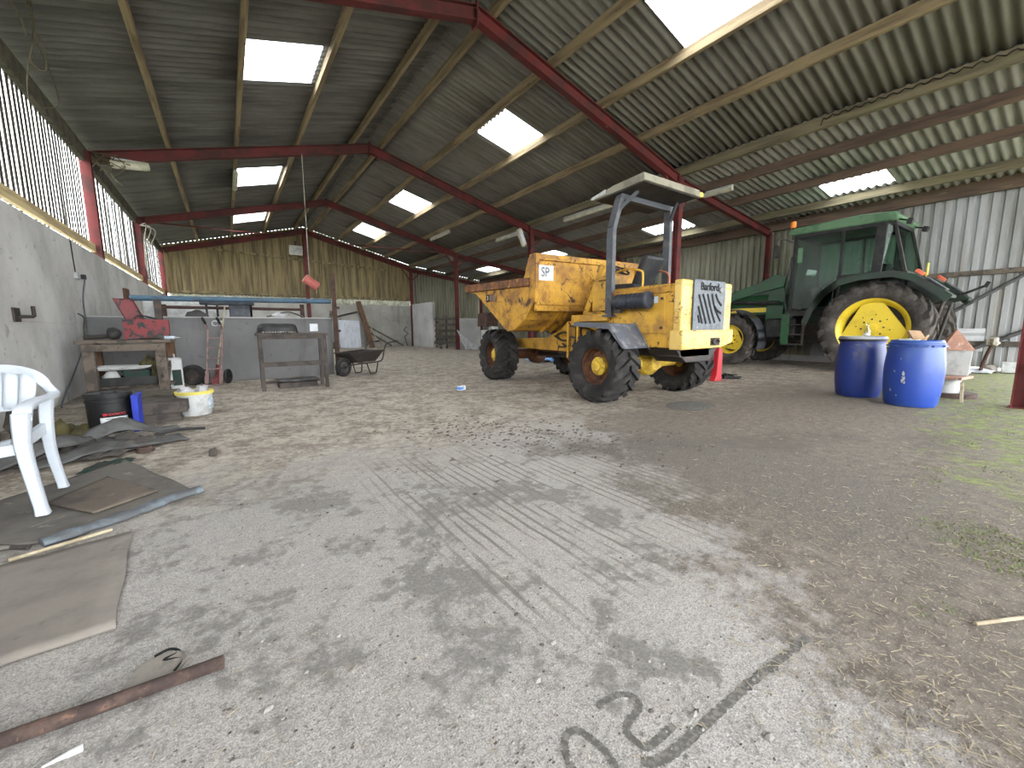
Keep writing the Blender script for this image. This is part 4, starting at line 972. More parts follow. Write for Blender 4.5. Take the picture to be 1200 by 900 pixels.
for sx in (-1, 1):
    pane('door_glass', (sx * CX, 0.75, 1.5), (sx * CX, 1.62, 1.42), (sx * (CX - 0.03), 1.62, 3.12), (sx * (CX - 0.03), 0.75, 3.12))
    pane('side_glass', (sx * CX, 0.16, 2.16), (sx * CX, 0.69, 2.16), (sx * (CX - 0.03), 0.69, 3.12), (sx * (CX - 0.03), 0.14, 3.12))
    pane('corner_glass', (sx * CX, 0.0, 2.16), (sx * 0.68, -0.38, 2.14), (sx * 0.66, -0.12, 3.14), (sx * (CX - 0.03), -0.02, 3.14))
pane('rear_glass', (-0.67, -0.38, 2.14), (0.67, -0.38, 2.14), (0.65, -0.12, 3.14), (-0.65, -0.12, 3.14))
pane('windscreen', (-0.73, 1.67, 1.85), (0.73, 1.67, 1.85), (0.71, 1.67, 3.14), (-0.71, 1.67, 3.14))
m = M(); m.box(-0.26, 0.26, 0.2, 0.7, 1.55, 1.72); m.prism([(0.08, 1.66), (0.22, 1.7), (0.12, 2.4), (0.0, 2.38)], 'x', -0.25, 0.25); m.box(-0.18, 0.18, 0.28, 0.6, 1.34, 1.55); m.build('driver_seat', MT['seatvinyl'], tr, smooth=0, bevel=0.03)
m = M(); ctr = Vector((0, 1.12, 2.06)); R_ = Euler((-0.6, 0, 0)).to_matrix()
m.tube([ctr + R_ @ Vector((0.21 * math.cos(a), 0.21 * math.sin(a), 0)) for a in [2 * PI * k / 24 for k in range(24)]], 0.016, 8, closed=True)
for a in (0.3, 2.4, 4.5): m.tube([ctr, ctr + R_ @ Vector((0.21 * math.cos(a), 0.21 * math.sin(a), 0))], 0.012, 6)
m.tube([ctr, (0, 1.45, 1.6)], 0.04); m.prism([(1.35, 1.34), (1.6, 1.34), (1.6, 1.95), (1.42, 1.98)], 'x', -0.3, 0.3); m.build('steering_wheel', MT['black'], tr, smooth=30)
m = M(); m.cbox((-0.74, 1.28, 2.28), (0.006, 0.2, 0.13), (0.25, 0, 0)); m.build('paper_notice', MT['paper'], cabo, smooth=0)
m = M(); m.cbox((-0.74, 1.55, 2.72), (0.006, 0.1, 0.36)); m.build('green_sticker', MT['greenroof'], cabo, smooth=0)
m = M(); m.tube([(-0.8, 0.8, 1.62), (-0.8, 0.8, 1.85)], 0.015); m.tube(bez([(-0.8, 1.74, 1.4), (-0.84, 1.78, 1.8), (-0.82, 1.74, 2.3), (-0.8, 1.7, 2.7)]), 0.018); m.build('hand_rail', MT['black'], cabo, smooth=30)
# exhaust stack, beacon, mirror, work lamps
m = M(); m.tube([(-0.8, 1.72, 3.1), (-0.82, 1.72, 3.38)], 0.018); bs = m.build('beacon_stem', MT['black'], tr, smooth=30)
m = M(); m.lathe([(0.05, 0), (0.06, 0.02), (0.06, 0.12), (0.045, 0.15), (0, 0.155)], (-0.82, 1.72, 3.38)); m.build('beacon', MT['orange'], bs, smooth=30)
m = M(); m.tube(bez([(-0.8, 1.7, 3.05), (-0.95, 1.85, 3.12), (-1.15, 1.9, 3.12), (-1.18, 1.9, 2.95)]), 0.014); m.cbox((-1.18, 1.9, 2.82), (0.2, 0.05, 0.28), (0, 0, 0.2)); m.build('mirror', MT['black'], tr, smooth=0, bevel=0.01)
m = M()
for x in (-0.62, 0.62):
    m.beam((x, -0.12, 3.24), (x - 0.02, -0.34, 3.16), 0.03, 0.03); m.cbox((x - 0.02, -0.36, 3.14), (0.13, 0.09, 0.11), (0.3, 0, 0))
m.build('work_lamp', MT['black'], tr, smooth=0, bevel=0.01)
m = M(); m.cyl((0.5, 1.9, 1.6), (0.5, 1.9, 3.0), 0.05); m.build('exhaust', MT['blacksteel'], tr, smooth=30)
# loader frame and boom
for sx in (-1, 1):
    m = M(); x0, x1 = sorted((sx * 0.55, sx * 0.64))
    m.prism([(1.85, 2.28), (2.1, 2.34), (2.5, 2.16), (3.3, 1.92), (4.4, 1.3), (4.75, 0.75), (4.6, 0.68), (4.22, 1.18), (3.25, 1.7), (2.5, 1.9), (1.9, 2.02)], 'x', x0, x1)
    b = m.build('loader_arm', GR, tr, smooth=0, bevel=0.01)
    m = M(); m.cyl((sx * 0.72, 1.95, 1.62), (sx * 0.72, 3.1, 1.68), 0.05); m.cyl((sx * 0.72, 3.1, 1.68), (sx * 0.62, 3.9, 1.45), 0.028); m.build('loader_ram', MT['black'], b, smooth=30)
    m = M(); m.prism([(1.95, 0.9), (2.35, 0.9), (2.3, 1.7), (2.2, 2.26), (1.95, 2.26), (1.9, 1.6)], 'x', *sorted((sx * 0.42, sx * 0.54))); m.build('loader_bracket', GR, tr, smooth=0, bevel=0.008)
m = M(); m.cyl((-0.6, 4.3, 1.2), (0.6, 4.3, 1.2), 0.06); m.build('loader_cross_tube', GR, tr, smooth=30)
# rear linkage
m = M()
for sx in (-1, 1):
    m.beam((sx * 0.35, -0.3, 0.7), (sx * 0.42, -1.05, 0.62), 0.06, 0.09); m.beam((sx * 0.3, -0.3, 1.35), (sx * 0.4, -0.95, 1.5), 0.06, 0.08); m.tube([(sx * 0.4, -0.95, 1.5), (sx * 0.42, -0.8, 0.66)], 0.03)
m.beam((0, -0.3, 1.2), (0, -0.9, 1.15), 0.06, 0.06); m.box(-0.2, 0.2, -0.5, -0.3, 0.5, 1.3)
m.build('rear_linkage', MT['blacksteel'], tr, smooth=0)
m = M(); m.tube(bez([(0.5, -0.5, 1.5), (0.6, -1.0, 1.65), (0.66, -1.35, 1.82)]), 0.025); m.cbox((0.66, -1.38, 1.85), (0.08, 0.06, 0.12), (0.4, 0, 0)); m.build('lamp_arm', MT['black'], tr, smooth=0)
m = M(); m.cbox((0.45, -0.5, 2.25), (0.12, 0.02, 0.26)); m.tube([(0.45, -0.49, 1.9), (0.45, -0.49, 2.2)], 0.012, 6); m.build('yellow_plate', MT['yellowrim'], tr, smooth=0)
# ================================================================== LEFT-HAND SIDE
# ---- white garden chair (mats lie under it, top at 0.03)
ch = thing('garden_chair', 'white plastic garden armchair standing on the rubber mat by the left wall', 'chair', (-1.2, 3.36, 0.03), math.radians(4))
m = M()                                           # moulded shell: seat, back rim
def U(pts, w, h, up=(0, 0, 1), mm=None):
    c_ = bez(pts, 6)
    for a, b in zip(c_, c_[1:]): mm.beam(a, b + (b - a) * 0.12, w, h, up=up)
m.grid(lambda u, v: ((u - 0.5) * (0.46 - 0.06 * v), -0.24 + 0.44 * v, 0.385 - 0.05 * v + 0.03 * (abs(u - 0.5) * 2) ** 3 - (0.03 * (1 - v / 0.15) ** 2 if v < 0.15 else 0)), 14, 10)
m.build('seat', MT['whiteplastic'], ch, smooth=60, thick=0.012)
NS = 7
for k in range(NS):                               # back panel of upright slats, close together, open below
    m = M(); x = (k - 3) * 0.0655
    m.grid(lambda u, v, x=x: (x * (1 + 0.1 * v) + (u - 0.5) * 0.0625 * (1 + 0.1 * v), 0.335 + 0.055 * v - 0.055 * (abs(x) / 0.2) ** 2.2 + 0.004 * (2 * u - 1) ** 2, 0.515 + (0.735 - 0.02 * (abs(x) / 0.2) ** 2 - 0.515) * v), 4, 5)
    m.build('back_slat', MT['whiteplastic'], ch, smooth=60, thick=0.009)
m = M(); cv = bez([(-0.235, 0.27, 0.52), (-0.12, 0.325, 0.515), (0, 0.335, 0.512), (0.12, 0.325, 0.515), (0.235, 0.27, 0.52)], 5)
for a, b in zip(cv, cv[1:]): m.beam(a, b + (b - a) * 0.1, 0.014, 0.03)
m.build('back_rail', MT['whiteplastic'], ch, smooth=40)
pth = [(-0.295, -0.295, 0.52), (-0.298, -0.285, 0.565), (-0.3, -0.22, 0.588), (-0.305, -0.05, 0.592), (-0.31, 0.16, 0.585), (-0.312, 0.3, 0.588), (-0.285, 0.33, 0.635), (-0.245, 0.33, 0.705), (-0.17, 0.36, 0.74), (-0.08, 0.385, 0.752), (0, 0.39, 0.754)]
pth = pth + [(-x, y, z) for x, y, z in reversed(pth[:-1])]
cc_ = bez(pth, 6); n_ = len(cc_); vs = []
m = M()
for i, p in enumerate(cc_):
    d = (cc_[min(i + 1, n_ - 1)] - cc_[max(i - 1, 0)]).normalized()
    f = min(i, n_ - 1 - i) / (n_ - 1)
    t_ = 1 - min(1, max(0, (f - 0.22) / 0.10))    # 1 along the arms, 0 over the back
    ref = Vector((0, 0, 1)) if f > 0.07 else Vector((0, -1, 0))
    side = d.cross(ref).normalized(); upv = side.cross(d).normalized()
    a_, b_ = 0.011 + 0.022 * t_, 0.026 - 0.014 * t_
    for q in range(12):
        a = 2 * PI * q / 12
        vs.append(p + side * a_ * max(-1, min(1, 1.3 * math.cos(a))) + upv * b_ * max(-1, min(1, 1.3 * math.sin(a))))
m.add(vs, [(i * 12 + k, i * 12 + (k + 1) % 12, (i + 1) * 12 + (k + 1) % 12, (i + 1) * 12 + k) for i in range(n_ - 1) for k in range(12)] + [tuple(range(11, -1, -1)), tuple((n_ - 1) * 12 + k for k in range(12))])
m.build('arm_and_back_rim', MT['whiteplastic'], ch, smooth=60)
for sx in (-1, 1):
    for pts, w in (([(sx * 0.296, -0.29, 0.56), (sx * 0.285, -0.285, 0.46), (sx * 0.28, -0.27, 0.33), (sx * 0.3, -0.235, 0.0)], (0.034, 0.04)),
                   ([(sx * 0.3, 0.2, 0.585), (sx * 0.285, 0.2, 0.45), (sx * 0.28, 0.215, 0.25), (sx * 0.3, 0.26, 0.0)], (0.03, 0.036))):
        m = M(); cv = bez(pts, 6); n_ = len(cv); vs = []
        for i, p in enumerate(cv):
            f = 1.05 - 0.32 * i / (n_ - 1) + (0.12 if i == n_ - 1 else 0)
            for q in range(14):
                a = 2 * PI * q / 14; vs.append(p + Vector((w[0] * f * max(-1, min(1, 1.2 * math.cos(a))), w[1] * f * max(-1, min(1, 1.2 * math.sin(a))), 0)))
        m.add(vs, [(i * 14 + k, i * 14 + (k + 1) % 14, (i + 1) * 14 + (k + 1) % 14, (i + 1) * 14 + k) for i in range(n_ - 1) for k in range(14)] + [tuple(range(14)), tuple((n_ - 1) * 14 + k for k in range(14))])
        m.build('leg', MT['whiteplastic'], ch, smooth=50)
    m = M(); U([(sx * 0.275, -0.27, 0.405), (sx * 0.262, -0.05, 0.39), (sx * 0.272, 0.2, 0.4)], 0.026, 0.06, mm=m); m.build('side_apron', MT['whiteplastic'], ch, smooth=40)
m = M(); U([(-0.275, -0.27, 0.375), (0, -0.275, 0.36), (0.275, -0.27, 0.375)], 0.02, 0.055, mm=m); m.build('front_apron', MT['whiteplastic'], ch, smooth=40)

# ---- mats on the floor
def ground_sheet(name, poly, mat, th, label, cat, z0=0.002, seed=0, wob=0.008, div=10, fold=None):
    """four-corner mat draped on the floor, slightly wavy"""
    a, b, c, d = [Vector((*p, 0)) for p in poly]
    m = M()
    def fn(u, v):
        p = (a * (1 - u) + b * u) * (1 - v) + (d * (1 - u) + c * u) * v
        e = 0.01
        p += Vector((mnoise.noise(Vector((p.x * 4, p.y * 4, seed))) * e, mnoise.noise(Vector((p.y * 4, p.x * 4, seed + 5))) * e, 0))
        p.z = z0 + th / 2 + max(0, wob * (mnoise.noise(Vector((p.x * 2.5, p.y * 2.5, seed + 9))) + 0.25))
        return p
    m.grid(fn, div, div)
    o = m.build(name, mat, smooth=60, thick=th); tag(o, label, cat); return o
ground_sheet('rubber_mat', [(-1.75, 2.82), (-0.76, 2.76), (-0.24, 3.12), (-0.72, 4.2)], MT['rubbermat'], 0.014, 'large grey rubber mat under the white garden chair', 'mat', 0.004, 1, 0.006, 24)
ground_sheet('rubber_mat', [(-0.92, 3.33), (-0.66, 3.0), (-0.42, 3.2), (-0.73, 3.72)], MT['brownmat'], 0.01, 'smaller brown dusty mat lying on the grey mat beside the chair legs', 'mat', 0.024, 3, 0.004, 14)
m = M(); cv = bez([(-0.79, 2.735, 0.022), (-0.62, 2.83, 0.028), (-0.48, 2.92, 0.03), (-0.36, 3.03, 0.028), (-0.21, 3.12, 0.022)], 8)
m.tube(cv, 0.045, 12, taper=[0.85 + 0.45 * mnoise.noise(Vector((i * 0.35, 2, 0))) for i in range(len(cv))]); m.v = [(x, y, 0.003 + max(0, z) * 0.6) for x, y, z in m.v]
tag(m.build('mat_roll', MT['matedge'], smooth=60), 'blue grey rolled strip along the front edge of the grey mat', 'mat')
m = M(); m.tube(bez([(-0.83, 2.73, 0.012), (-1.05, 2.9, 0.012), (-1.4, 3.15, 0.012), (-1.8, 3.4, 0.012)], 6), 0.011, 8)
tag(m.build('mat_edging', MT['darkrag'], smooth=60), 'dark rubber edging strip along the left front edge of the grey mat', 'strip')
ground_sheet('rubber_board', [(-1.5, 1.72), (-0.385, 1.8), (-0.47, 2.66), (-1.6, 2.42)], MT['tanmat'], 0.012, 'stiff tan rubber mat lying flat in the left foreground', 'mat', 0.003, 6, 0.004, 16)
m = M(); m.cyl((-0.86, 2.62, 0.012), (-0.55, 2.74, 0.012), 0.009, n=8)
tag(m.build('lath', MT['straw'], smooth=0), 'thin pale lath between the tan mat and the grey mat', 'stick')
# rusty pipe, flat stone under it, nozzle
m = M(); cv = bez([(-0.085, 1.385, 0.028), (-0.2, 1.395, 0.025), (-0.36, 1.405, 0.022), (-0.48, 1.412, 0.022), (-0.75, 1.43, 0.02), (-1.1, 1.46, 0.02)], 6)
m.tube(cv, 0.0185, 14); tag(m.build('iron_pipe', MT['rustbrown'], smooth=40), 'long rusty brown iron pipe lying on the concrete, bottom left', 'pipe')
m = M(); m.prism([(-0.33, 1.43), (-0.215, 1.415), (-0.175, 1.5), (-0.2, 1.545), (-0.25, 1.555), (-0.3, 1.53)], 'z', 0.0, 0.012)
tag(m.build('flat_stone', MT['stone'], smooth=0, bevel=0.004), 'flat broken stone lying beside the rusty pipe', 'stone')
m = M(); m.tube(bez([(-0.262, 1.56, 0.008), (-0.225, 1.565, 0.012), (-0.2, 1.54, 0.008), (-0.235, 1.52, 0.012), (-0.19, 1.5, 0.008), (-0.205, 1.45, 0.012)], 5), 0.004, 6)
tag(m.build('wire_scrap', MT['slot'], smooth=40), 'bent black wire lying over the flat stone', 'wire')
n_ = thing('sealant_nozzle', 'small white plastic nozzle lying in the bottom left corner', 'nozzle', (-0.385, 1.292, 0.009), 0.15)
m = M(); m.lathe([(0.008, -0.004), (0.009, 0.02), (0.008, 0.022)], (0.0, 0, 0), (1, 0, 0), 12); m.build('collar', MT['white'], n_)
m = M(); m.lathe([(0.007, 0.0), (0.0025, -0.04), (0.0015, -0.041)], (-0.004, 0, 0), (1, 0, 0), 12); m.build('tip', MT['white'], n_)

# ---- floor inscription : the number 02 drawn in the concrete, joint line beside it
def ribbon(pts, w, seed=0):
    m = M(); cv = bez([(*p, 0) for p in pts], 14); n = len(cv); vs = []
    for i, p in enumerate(cv):
        d = (cv[min(i + 1, n - 1)] - cv[max(i - 1, 0)]).normalized(); s = Vector((-d.y, d.x, 0))
        f1 = w * (0.5 + 0.35 * mnoise.noise(Vector((i * 0.9, seed, 0)))); f2 = w * (0.5 + 0.35 * mnoise.noise(Vector((i * 0.9, seed + 7, 0))))
        vs += [p + s * f1, p - s * f2]
    vs = [Vector((q.x, q.y, 0.0012)) for q in vs]
    m.add(vs, [(2 * i, 2 * i + 1, 2 * i + 3, 2 * i + 2) for i in range(n - 1)]); return m
def scr(x, y):                                     # pixel of the photograph -> floor point
    q = Vector((x - 600, y - 450, 478.93))
    w = cr * q.x - cu * q.y - cb * q.z
    t = -1.0 / w.z; return (w.x * t, w.y * t)
insc = thing('floor_number', 'number 02 scratched into the concrete floor at the bottom edge', 'marking', (0.75, 0.58, 0))
def loc2(pts): return [(scr(*p)[0] - 0.75, scr(*p)[1] - 0.58) for p in pts]
ribbon(loc2([(672, 905), (662, 880), (664, 862), (676, 856), (695, 868), (712, 884), (724, 905)]), 0.019, 1).build('digit', MT['mud'], insc, smooth=0)
ribbon(loc2([(699, 829), (710, 821), (728, 814), (744, 818), (749, 830), (738, 845), (735, 858), (748, 872), (760, 876), (775, 864), (790, 850)]), 0.018, 2).build('digit', MT['mud'], insc, smooth=0)
j_ = ribbon([scr(*p) for p in ((752, 893), (772, 892), (800, 873), (840, 836), (880, 800), (915, 772), (948, 746))], 0.024, 3).build('floor_joint', MT['mud'], smooth=0); struct(j_, 'dirt filled joint in the concrete slab')
if False: j_ = ribbon([scr(*p) for p in ((60, 655), (150, 645), (240, 638), (320, 615), (400, 580), (470, 552), (520, 533))], 0.03, 4)

# ---- heap of belting and rags by the wall
def drape(name, poly, mat, label, cat, seed, amp, zb=0.02, fr=5.0, div=22, th=0.01, tilt=0.0):
    a, b, c, d = [Vector((*p, 0)) for p in poly]; m = M()
    def fn(u, v):
        p = (a * (1 - u) + b * u) * (1 - v) + (d * (1 - u) + c * u) * v
        h = abs(mnoise.noise(Vector((u * fr + seed, v * fr * 0.45, seed)))) * 1.2 + 0.45 * abs(mnoise.noise(Vector((u * fr * 2, v * fr * 2.4, seed + 3))))
        edge = min(1.0, 5 * min(u, 1 - u, v, 1 - v) + 0.3)
        q = Vector((mnoise.noise(Vector((u * 3, v * 3, seed + 1))), mnoise.noise(Vector((u * 3, v * 3, seed + 2))), 0)) * 0.05
        p = p + q; p.z = zb + amp * h * edge + tilt * v
        return p
    m.grid(fn, div, div); o = m.build(name, mat, smooth=60, thick=th); return tag(o, label, cat)
drape('rubber_belt', [(-1.45, 4.42), (-0.78, 4.36), (-0.5, 4.9), (-1.05, 5.15)], MT['darkrag'], 'dark crumpled sheeting heaped on the floor before the black drum', 'sheeting', 2, 0.11, 0.012, 5.0, 26, 0.008)
m = M(); m.grid(lambda u, v: (-1.5 + 0.95 * u, 4.4 + 0.42 * u + 0.2 * v, 0.03 + 0.075 * math.sin(PI * min(1, u * 1.15)) * (1 - 0.3 * v) + 0.035 * mnoise.noise(Vector((u * 5, v * 2, 3)))), 16, 4)
tag(m.build('rubber_strip', MT['belt'], smooth=60, thick=0.012), 'long arched strip of grey belting lying over the crumpled heap', 'belting')
for (a_, b_, h_, w_, lab) in (((-1.5, 4.32), (-0.75, 4.95), 0.16, 0.13, 'grey belting strip sloping across the middle of the heap'), ((-1.25, 4.3), (-0.4, 4.78), 0.09, 0.16, 'grey belting strip lying lowest at the front of the heap'), ((-1.2, 4.75), (-0.45, 5.1), 0.2, 0.1, 'grey belting strip arched highest at the back of the heap')):
    m = M(); A_ = Vector((*a_, 0)); B_ = Vector((*b_, 0)); N_ = Vector((-(B_ - A_).y, (B_ - A_).x, 0)).normalized()
    m.grid(lambda u, v: A_ + (B_ - A_) * u + N_ * w_ * (v - 0.5) + Vector((0, 0, 0.015 + h_ * (0.25 + 0.75 * math.sin(PI * min(1, u * 1.1)) ** 2) * (0.55 + 0.45 * v) + 0.03 * mnoise.noise(Vector((u * 5, v * 1.5, h_ * 40))))), 18, 4)
    tag(m.build('rubber_strip', MT['belt'], smooth=60, thick=0.012), lab, 'belting')
m = M(); m.tube(bez([(-0.62, 4.95, 0.04), (-0.45, 5.02, 0.05), (-0.25, 5.05, 0.03)]), 0.014, 8); tag(m.build('hose_end', MT['black'], smooth=40), 'short black hose poking out of the belting heap', 'hose')
drape('paper_sack', [(-1.35, 4.75), (-0.98, 4.72), (-0.92, 5.05), (-1.3, 5.1)], MT['bluetarp'], 'blue and white crumpled sack behind the chair legs', 'sack', 5, 0.09, 0.02, 4, 14, 0.005)
drape('sacking', [(-1.55, 5.35), (-1.12, 5.3), (-1.14, 5.75), (-1.5, 5.85)], MT['olive'], 'olive brown sacking against the wall left of the black drum', 'sack', 8, 0.17, 0.03, 4, 14, 0.006)
m = M(); m.blob((-1.62, 5.72, 0.13), (0.13, 0.14, 0.16), 4, 0.6, 14, fr=3); tag(m.build('rag_bundle', MT['darkrag'], smooth=60), 'dark bundle of rags against the wall beyond the sacking', 'rag')
m = M(); m.blob((-1.68, 4.95, 0.12), (0.12, 0.13, 0.15), 9, 0.7, 14, fr=4); tag(m.build('rag_bundle', MT['darkrag'], smooth=60), 'dark tangled bundle seen between the white chair legs', 'rag')
m = M()
for k in range(3): m.tube([(-0.63 + (0.055 - 0.004 * k) * math.cos(a), 4.45 + (0.055 - 0.004 * k) * math.sin(a), 0.012 + 0.014 * k) for a in [2 * PI * q / 20 for q in range(20)]], 0.008, 6, closed=True)
tag(m.build('rope_coil', MT['rustbrown'], smooth=40), 'small brown coil on the floor beside the belting heap', 'coil')
drape('plastic_scrap', [(-0.95, 4.02), (-0.72, 4.05), (-0.66, 4.24), (-0.88, 4.28)], MT['greenrag'], 'dark green plastic scrap on the floor behind the grey mat', 'scrap', 12, 0.04, 0.006, 4, 10, 0.004)
m = M(); m.blob((-0.16, 3.98, 0.03), (0.035, 0.05, 0.035), 3, 0.5, 10, fr=2.5); tag(m.build('muck_lump', MT['clod'], smooth=50), 'dark lump of muck on the floor beyond the grey mat', 'lump')

# ---- black oil drum
od = thing('oil_drum', 'black plastic oil drum with a red and white label, beside the wall', 'drum', (-1.02, 5.62, 0.0), math.radians(8))
m = M(); m.lathe([(0.155, 0.0), (0.165, 0.012), (0.17, 0.3), (0.176, 0.305), (0.176, 0.33), (0.17, 0.335), (0.17, 0.375), (0.0, 0.375)], n=40); m.build('body', MT['black'], od, smooth=35)
m = M(); m.lathe([(0.174, 0.35), (0.18, 0.355), (0.18, 0.395), (0.165, 0.402), (0.15, 0.39), (0.06, 0.388), (0.055, 0.405), (0.0, 0.405)], n=40); m.build('lid', MT['black'], od, smooth=35)
def wrap_label(r, z0, z1, a0, a1, mat, name, parent, n=14):
    m = M(); m.add([(r * math.cos(a0 + (a1 - a0) * k / n), r * math.sin(a0 + (a1 - a0) * k / n), z) for k in range(n + 1) for z in (z0, z1)], [(2 * k, 2 * k + 2, 2 * k + 3, 2 * k + 1) for k in range(n)])
    return m.build(name, mat, parent, smooth=60, thick=0.0012)
lb = wrap_label(0.1715, 0.07, 0.165, -2.0, -0.75, MT['paper'], 'label', od)
wrap_label(0.1715, 0.17, 0.215, -2.0, -0.75, MT['black'], 'label_band', od)
aL = -1.32
text('brand_lettering', 'TEXACO', 0.032, MT['labelred'], lb, (0.176 * math.cos(aL), 0.176 * math.sin(aL), 0.192), (PI / 2, 0, aL + PI / 2), 0.001, 1.15)
m = M(); a_ = -1.78; m.lathe([(0, 0), (0.014, 0), (0.014, 0.002), (0, 0.002)], (0.1722 * math.cos(a_), 0.1722 * math.sin(a_), 0.192), (math.cos(a_), math.sin(a_), 0), 16); m.build('star_disc', MT['labelred'], lb, smooth=0)
for z in (0.15, 0.122): wrap_label(0.1725, z - 0.004, z + 0.002, -1.75, -1.0, MT['signdark'], 'print_line', lb)
bb = M(); bb.box(-0.83, -0.785, 5.42, 5.66, 0.0, 0.37); bb.box(-0.785, -0.77, 5.42, 5.66, 0.33, 0.37); tag(bb.build('blue_board', MT['brightblue'], smooth=0, bevel=0.006), 'upright bright blue plastic panel right of the black drum', 'board')

# ---- timber offcuts used as a step
def block(x0, x1, y0, y1, z0, z1, mat, label, rz=0.0):
    o = M().box(-(x1 - x0) / 2, (x1 - x0) / 2, -(y1 - y0) / 2, (y1 - y0) / 2, 0, z1 - z0).build('sleeper', mat, smooth=0, bevel=0.008, loc=((x0 + x1) / 2, (y0 + y1) / 2, z0), rot=(0, 0, rz)); return tag(o, label, 'timber', 'timber blocks before the bench')
block(-0.9, -0.5, 5.82, 6.35, 0.0, 0.1, MT['blackwood'], 'lower dark timber block under the black topped one, by the white bucket', 0.05)
block(-0.96, -0.42, 5.76, 6.35, 0.102, 0.225, MT['blackwood'], 'upper dark timber block between the drum and the white bucket', -0.02)
block(-1.2, -0.52, 6.7, 7.3, 0.0, 0.2, MT['greenwood'], 'greenish timber block lying behind the dark blocks, before the bench')
# ---- white bucket
bk = thing('bucket', 'white plastic bucket with yellow rim and bags in it', 'bucket', (-0.37, 6.16, 0), 0.2)
m = M(); m.lathe([(0.0, 0.0), (0.15, 0.0), (0.158, 0.012), (0.175, 0.27), (0.168, 0.27), (0.15, 0.02), (0.0, 0.015)], n=36); m.build('body', MT['white'], bk, smooth=40)
m = M(); m.lathe([(0.172, 0.25), (0.19, 0.252), (0.192, 0.285), (0.182, 0.29), (0.168, 0.285)], n=36, close=True); m.build('rim', MT['yellowrim'], bk, smooth=40)
wrap_label(0.1725, 0.07, 0.2, -0.9, -0.1, MT['bluelabel'], 'label', bk)
m = M(); m.tube([(0.19 * math.cos(a), 0.05 + 0.0 + 0.19 * math.sin(a) * 0.2, 0.27 - 0.12 * math.sin(a)) for a in [PI * k / 12 for k in range(13)]], 0.004, 6); m.build('handle', MT['blacksteel'], bk, smooth=40)
for k, (x, y) in enumerate(((-0.45, 6.14), (-0.3, 6.16))):
    m = M(); m.blob((x, y, 0.24), (0.075, 0.08, 0.11), 5 + k, 0.5, 14, fr=3)
    tag(m.build('plastic_bag', MT['plasticsheet'], smooth=50), ['crumpled grey bag in the left half of the white bucket', 'crumpled grey bag in the right half of the white bucket'][k], 'bag', 'bags in the bucket')

# ---- workbench
wb = thing('workbench', 'rough wooden workbench against the left wall under the red toolbox', 'bench', (-1.24, 8.45, 0))
m = M(); m.box(-0.5, 0.54, -0.36, 0.42, 0.82, 0.87); m.build('top', MT['greywood'], wb, smooth=0, bevel=0.01)
for x, y in ((-0.38, -0.28), (0.4, -0.28), (-0.42, 0.34), (0.46, 0.34)):
    m = M(); m.box(x - 0.065, x + 0.065, y - 0.05, y + 0.05, 0, 0.82); m.build('leg', MT['greywood'] if y < 0 else MT['brownpost'], wb, smooth=0, bevel=0.008)
m = M(); m.box(-0.44, 0.46, -0.35, -0.3, 0.71, 0.81); m.build('front_rail', MT['greywood'], wb, smooth=0, bevel=0.006)
m = M(); m.box(-0.46, 0.5, -0.2, 0.36, 0.16, 0.19); m.build('shelf', MT['greywood'], wb, smooth=0, bevel=0.006)
m = M(); m.beam((0.42, -0.2, 0.1), (0.46, 0.36, 0.62), 0.03, 0.06); m.build('side_brace', MT['greywood'], wb, smooth=0)
# toolbox
tb = thing('toolbox', 'open red metal toolbox with chipped paint on the workbench', 'toolbox', (-0.98, 8.34, 0.87), math.radians(3))
m = M(); w_, d_, h_, t_ = 0.52, 0.24, 0.3, 0.008
m.box(-w_ / 2, w_ / 2, -d_ / 2, d_ / 2, 0, t_); m.box(-w_ / 2, w_ / 2, -d_ / 2, -d_ / 2 + t_, 0, h_); m.box(-w_ / 2, w_ / 2, d_ / 2 - t_, d_ / 2, 0, h_); m.box(-w_ / 2, -w_ / 2 + t_, -d_ / 2, d_ / 2, 0, h_); m.box(w_ / 2 - t_, w_ / 2, -d_ / 2, d_ / 2, 0, h_)
m.build('body', MT['toolred'], tb, smooth=0, bevel=0.004)
m = M(); S_ = Matrix.Identity(4); S_[0][2] = -0.38
R_ = Matrix.Translation((-w_ / 2 + 0.02, d_ / 2 - 0.02, h_)) @ Matrix.Rotation(0.2, 4, 'Z') @ S_
m.box(0, 0.22, 0.0, 0.008, 0, 0.31); m.box(0, 0.22, -0.04, 0.008, 0.302, 0.31); m.box(0, 0.008, -0.04, 0.008, 0, 0.31); m.box(0.212, 0.22, -0.04, 0.008, 0, 0.31)
m.xf(R_); m.build('lid', MT['toolred'], tb, smooth=0, bevel=0.003)
m = M(); m.box(-w_ / 2 + 0.05, w_ / 2 - 0.05, -d_ / 2 + 0.04, d_ / 2 - 0.04, 0.24, 0.28); m.build('tray', MT['blacksteel'], tb, smooth=0)
m = M(); m.tube(bez([(-0.14, 0.0, 0.28), (-0.1, 0.02, 0.35), (0.02, 0.0, 0.34), (0.14, 0.01, 0.29)]), 0.01, 8); tag(m.build('hose_piece', MT['black'], smooth=40, loc=(-0.98, 8.34, 0.875)), 'black hose curling out of the open red toolbox', 'hose')
gd = thing('grinder', 'black angle grinder lying on the front of the workbench', 'grinder', (-1.36, 8.2, 0.87))
m = M(); m.lathe([(0, -0.02), (0.075, -0.02), (0.09, 0.0), (0.085, 0.05), (0.04, 0.1), (0, 0.11)], (0.0, 0, 0.09), (0.9, -0.3, 0.15), 24); m.build('guard', MT['black'], gd, smooth=40)
m = M(); m.tube([(-0.02, 0.01, 0.06), (-0.16, 0.03, 0.045), (-0.3, 0.05, 0.04)], 0.03, 12); m.build('body', MT['blacksteel'], gd, smooth=40)
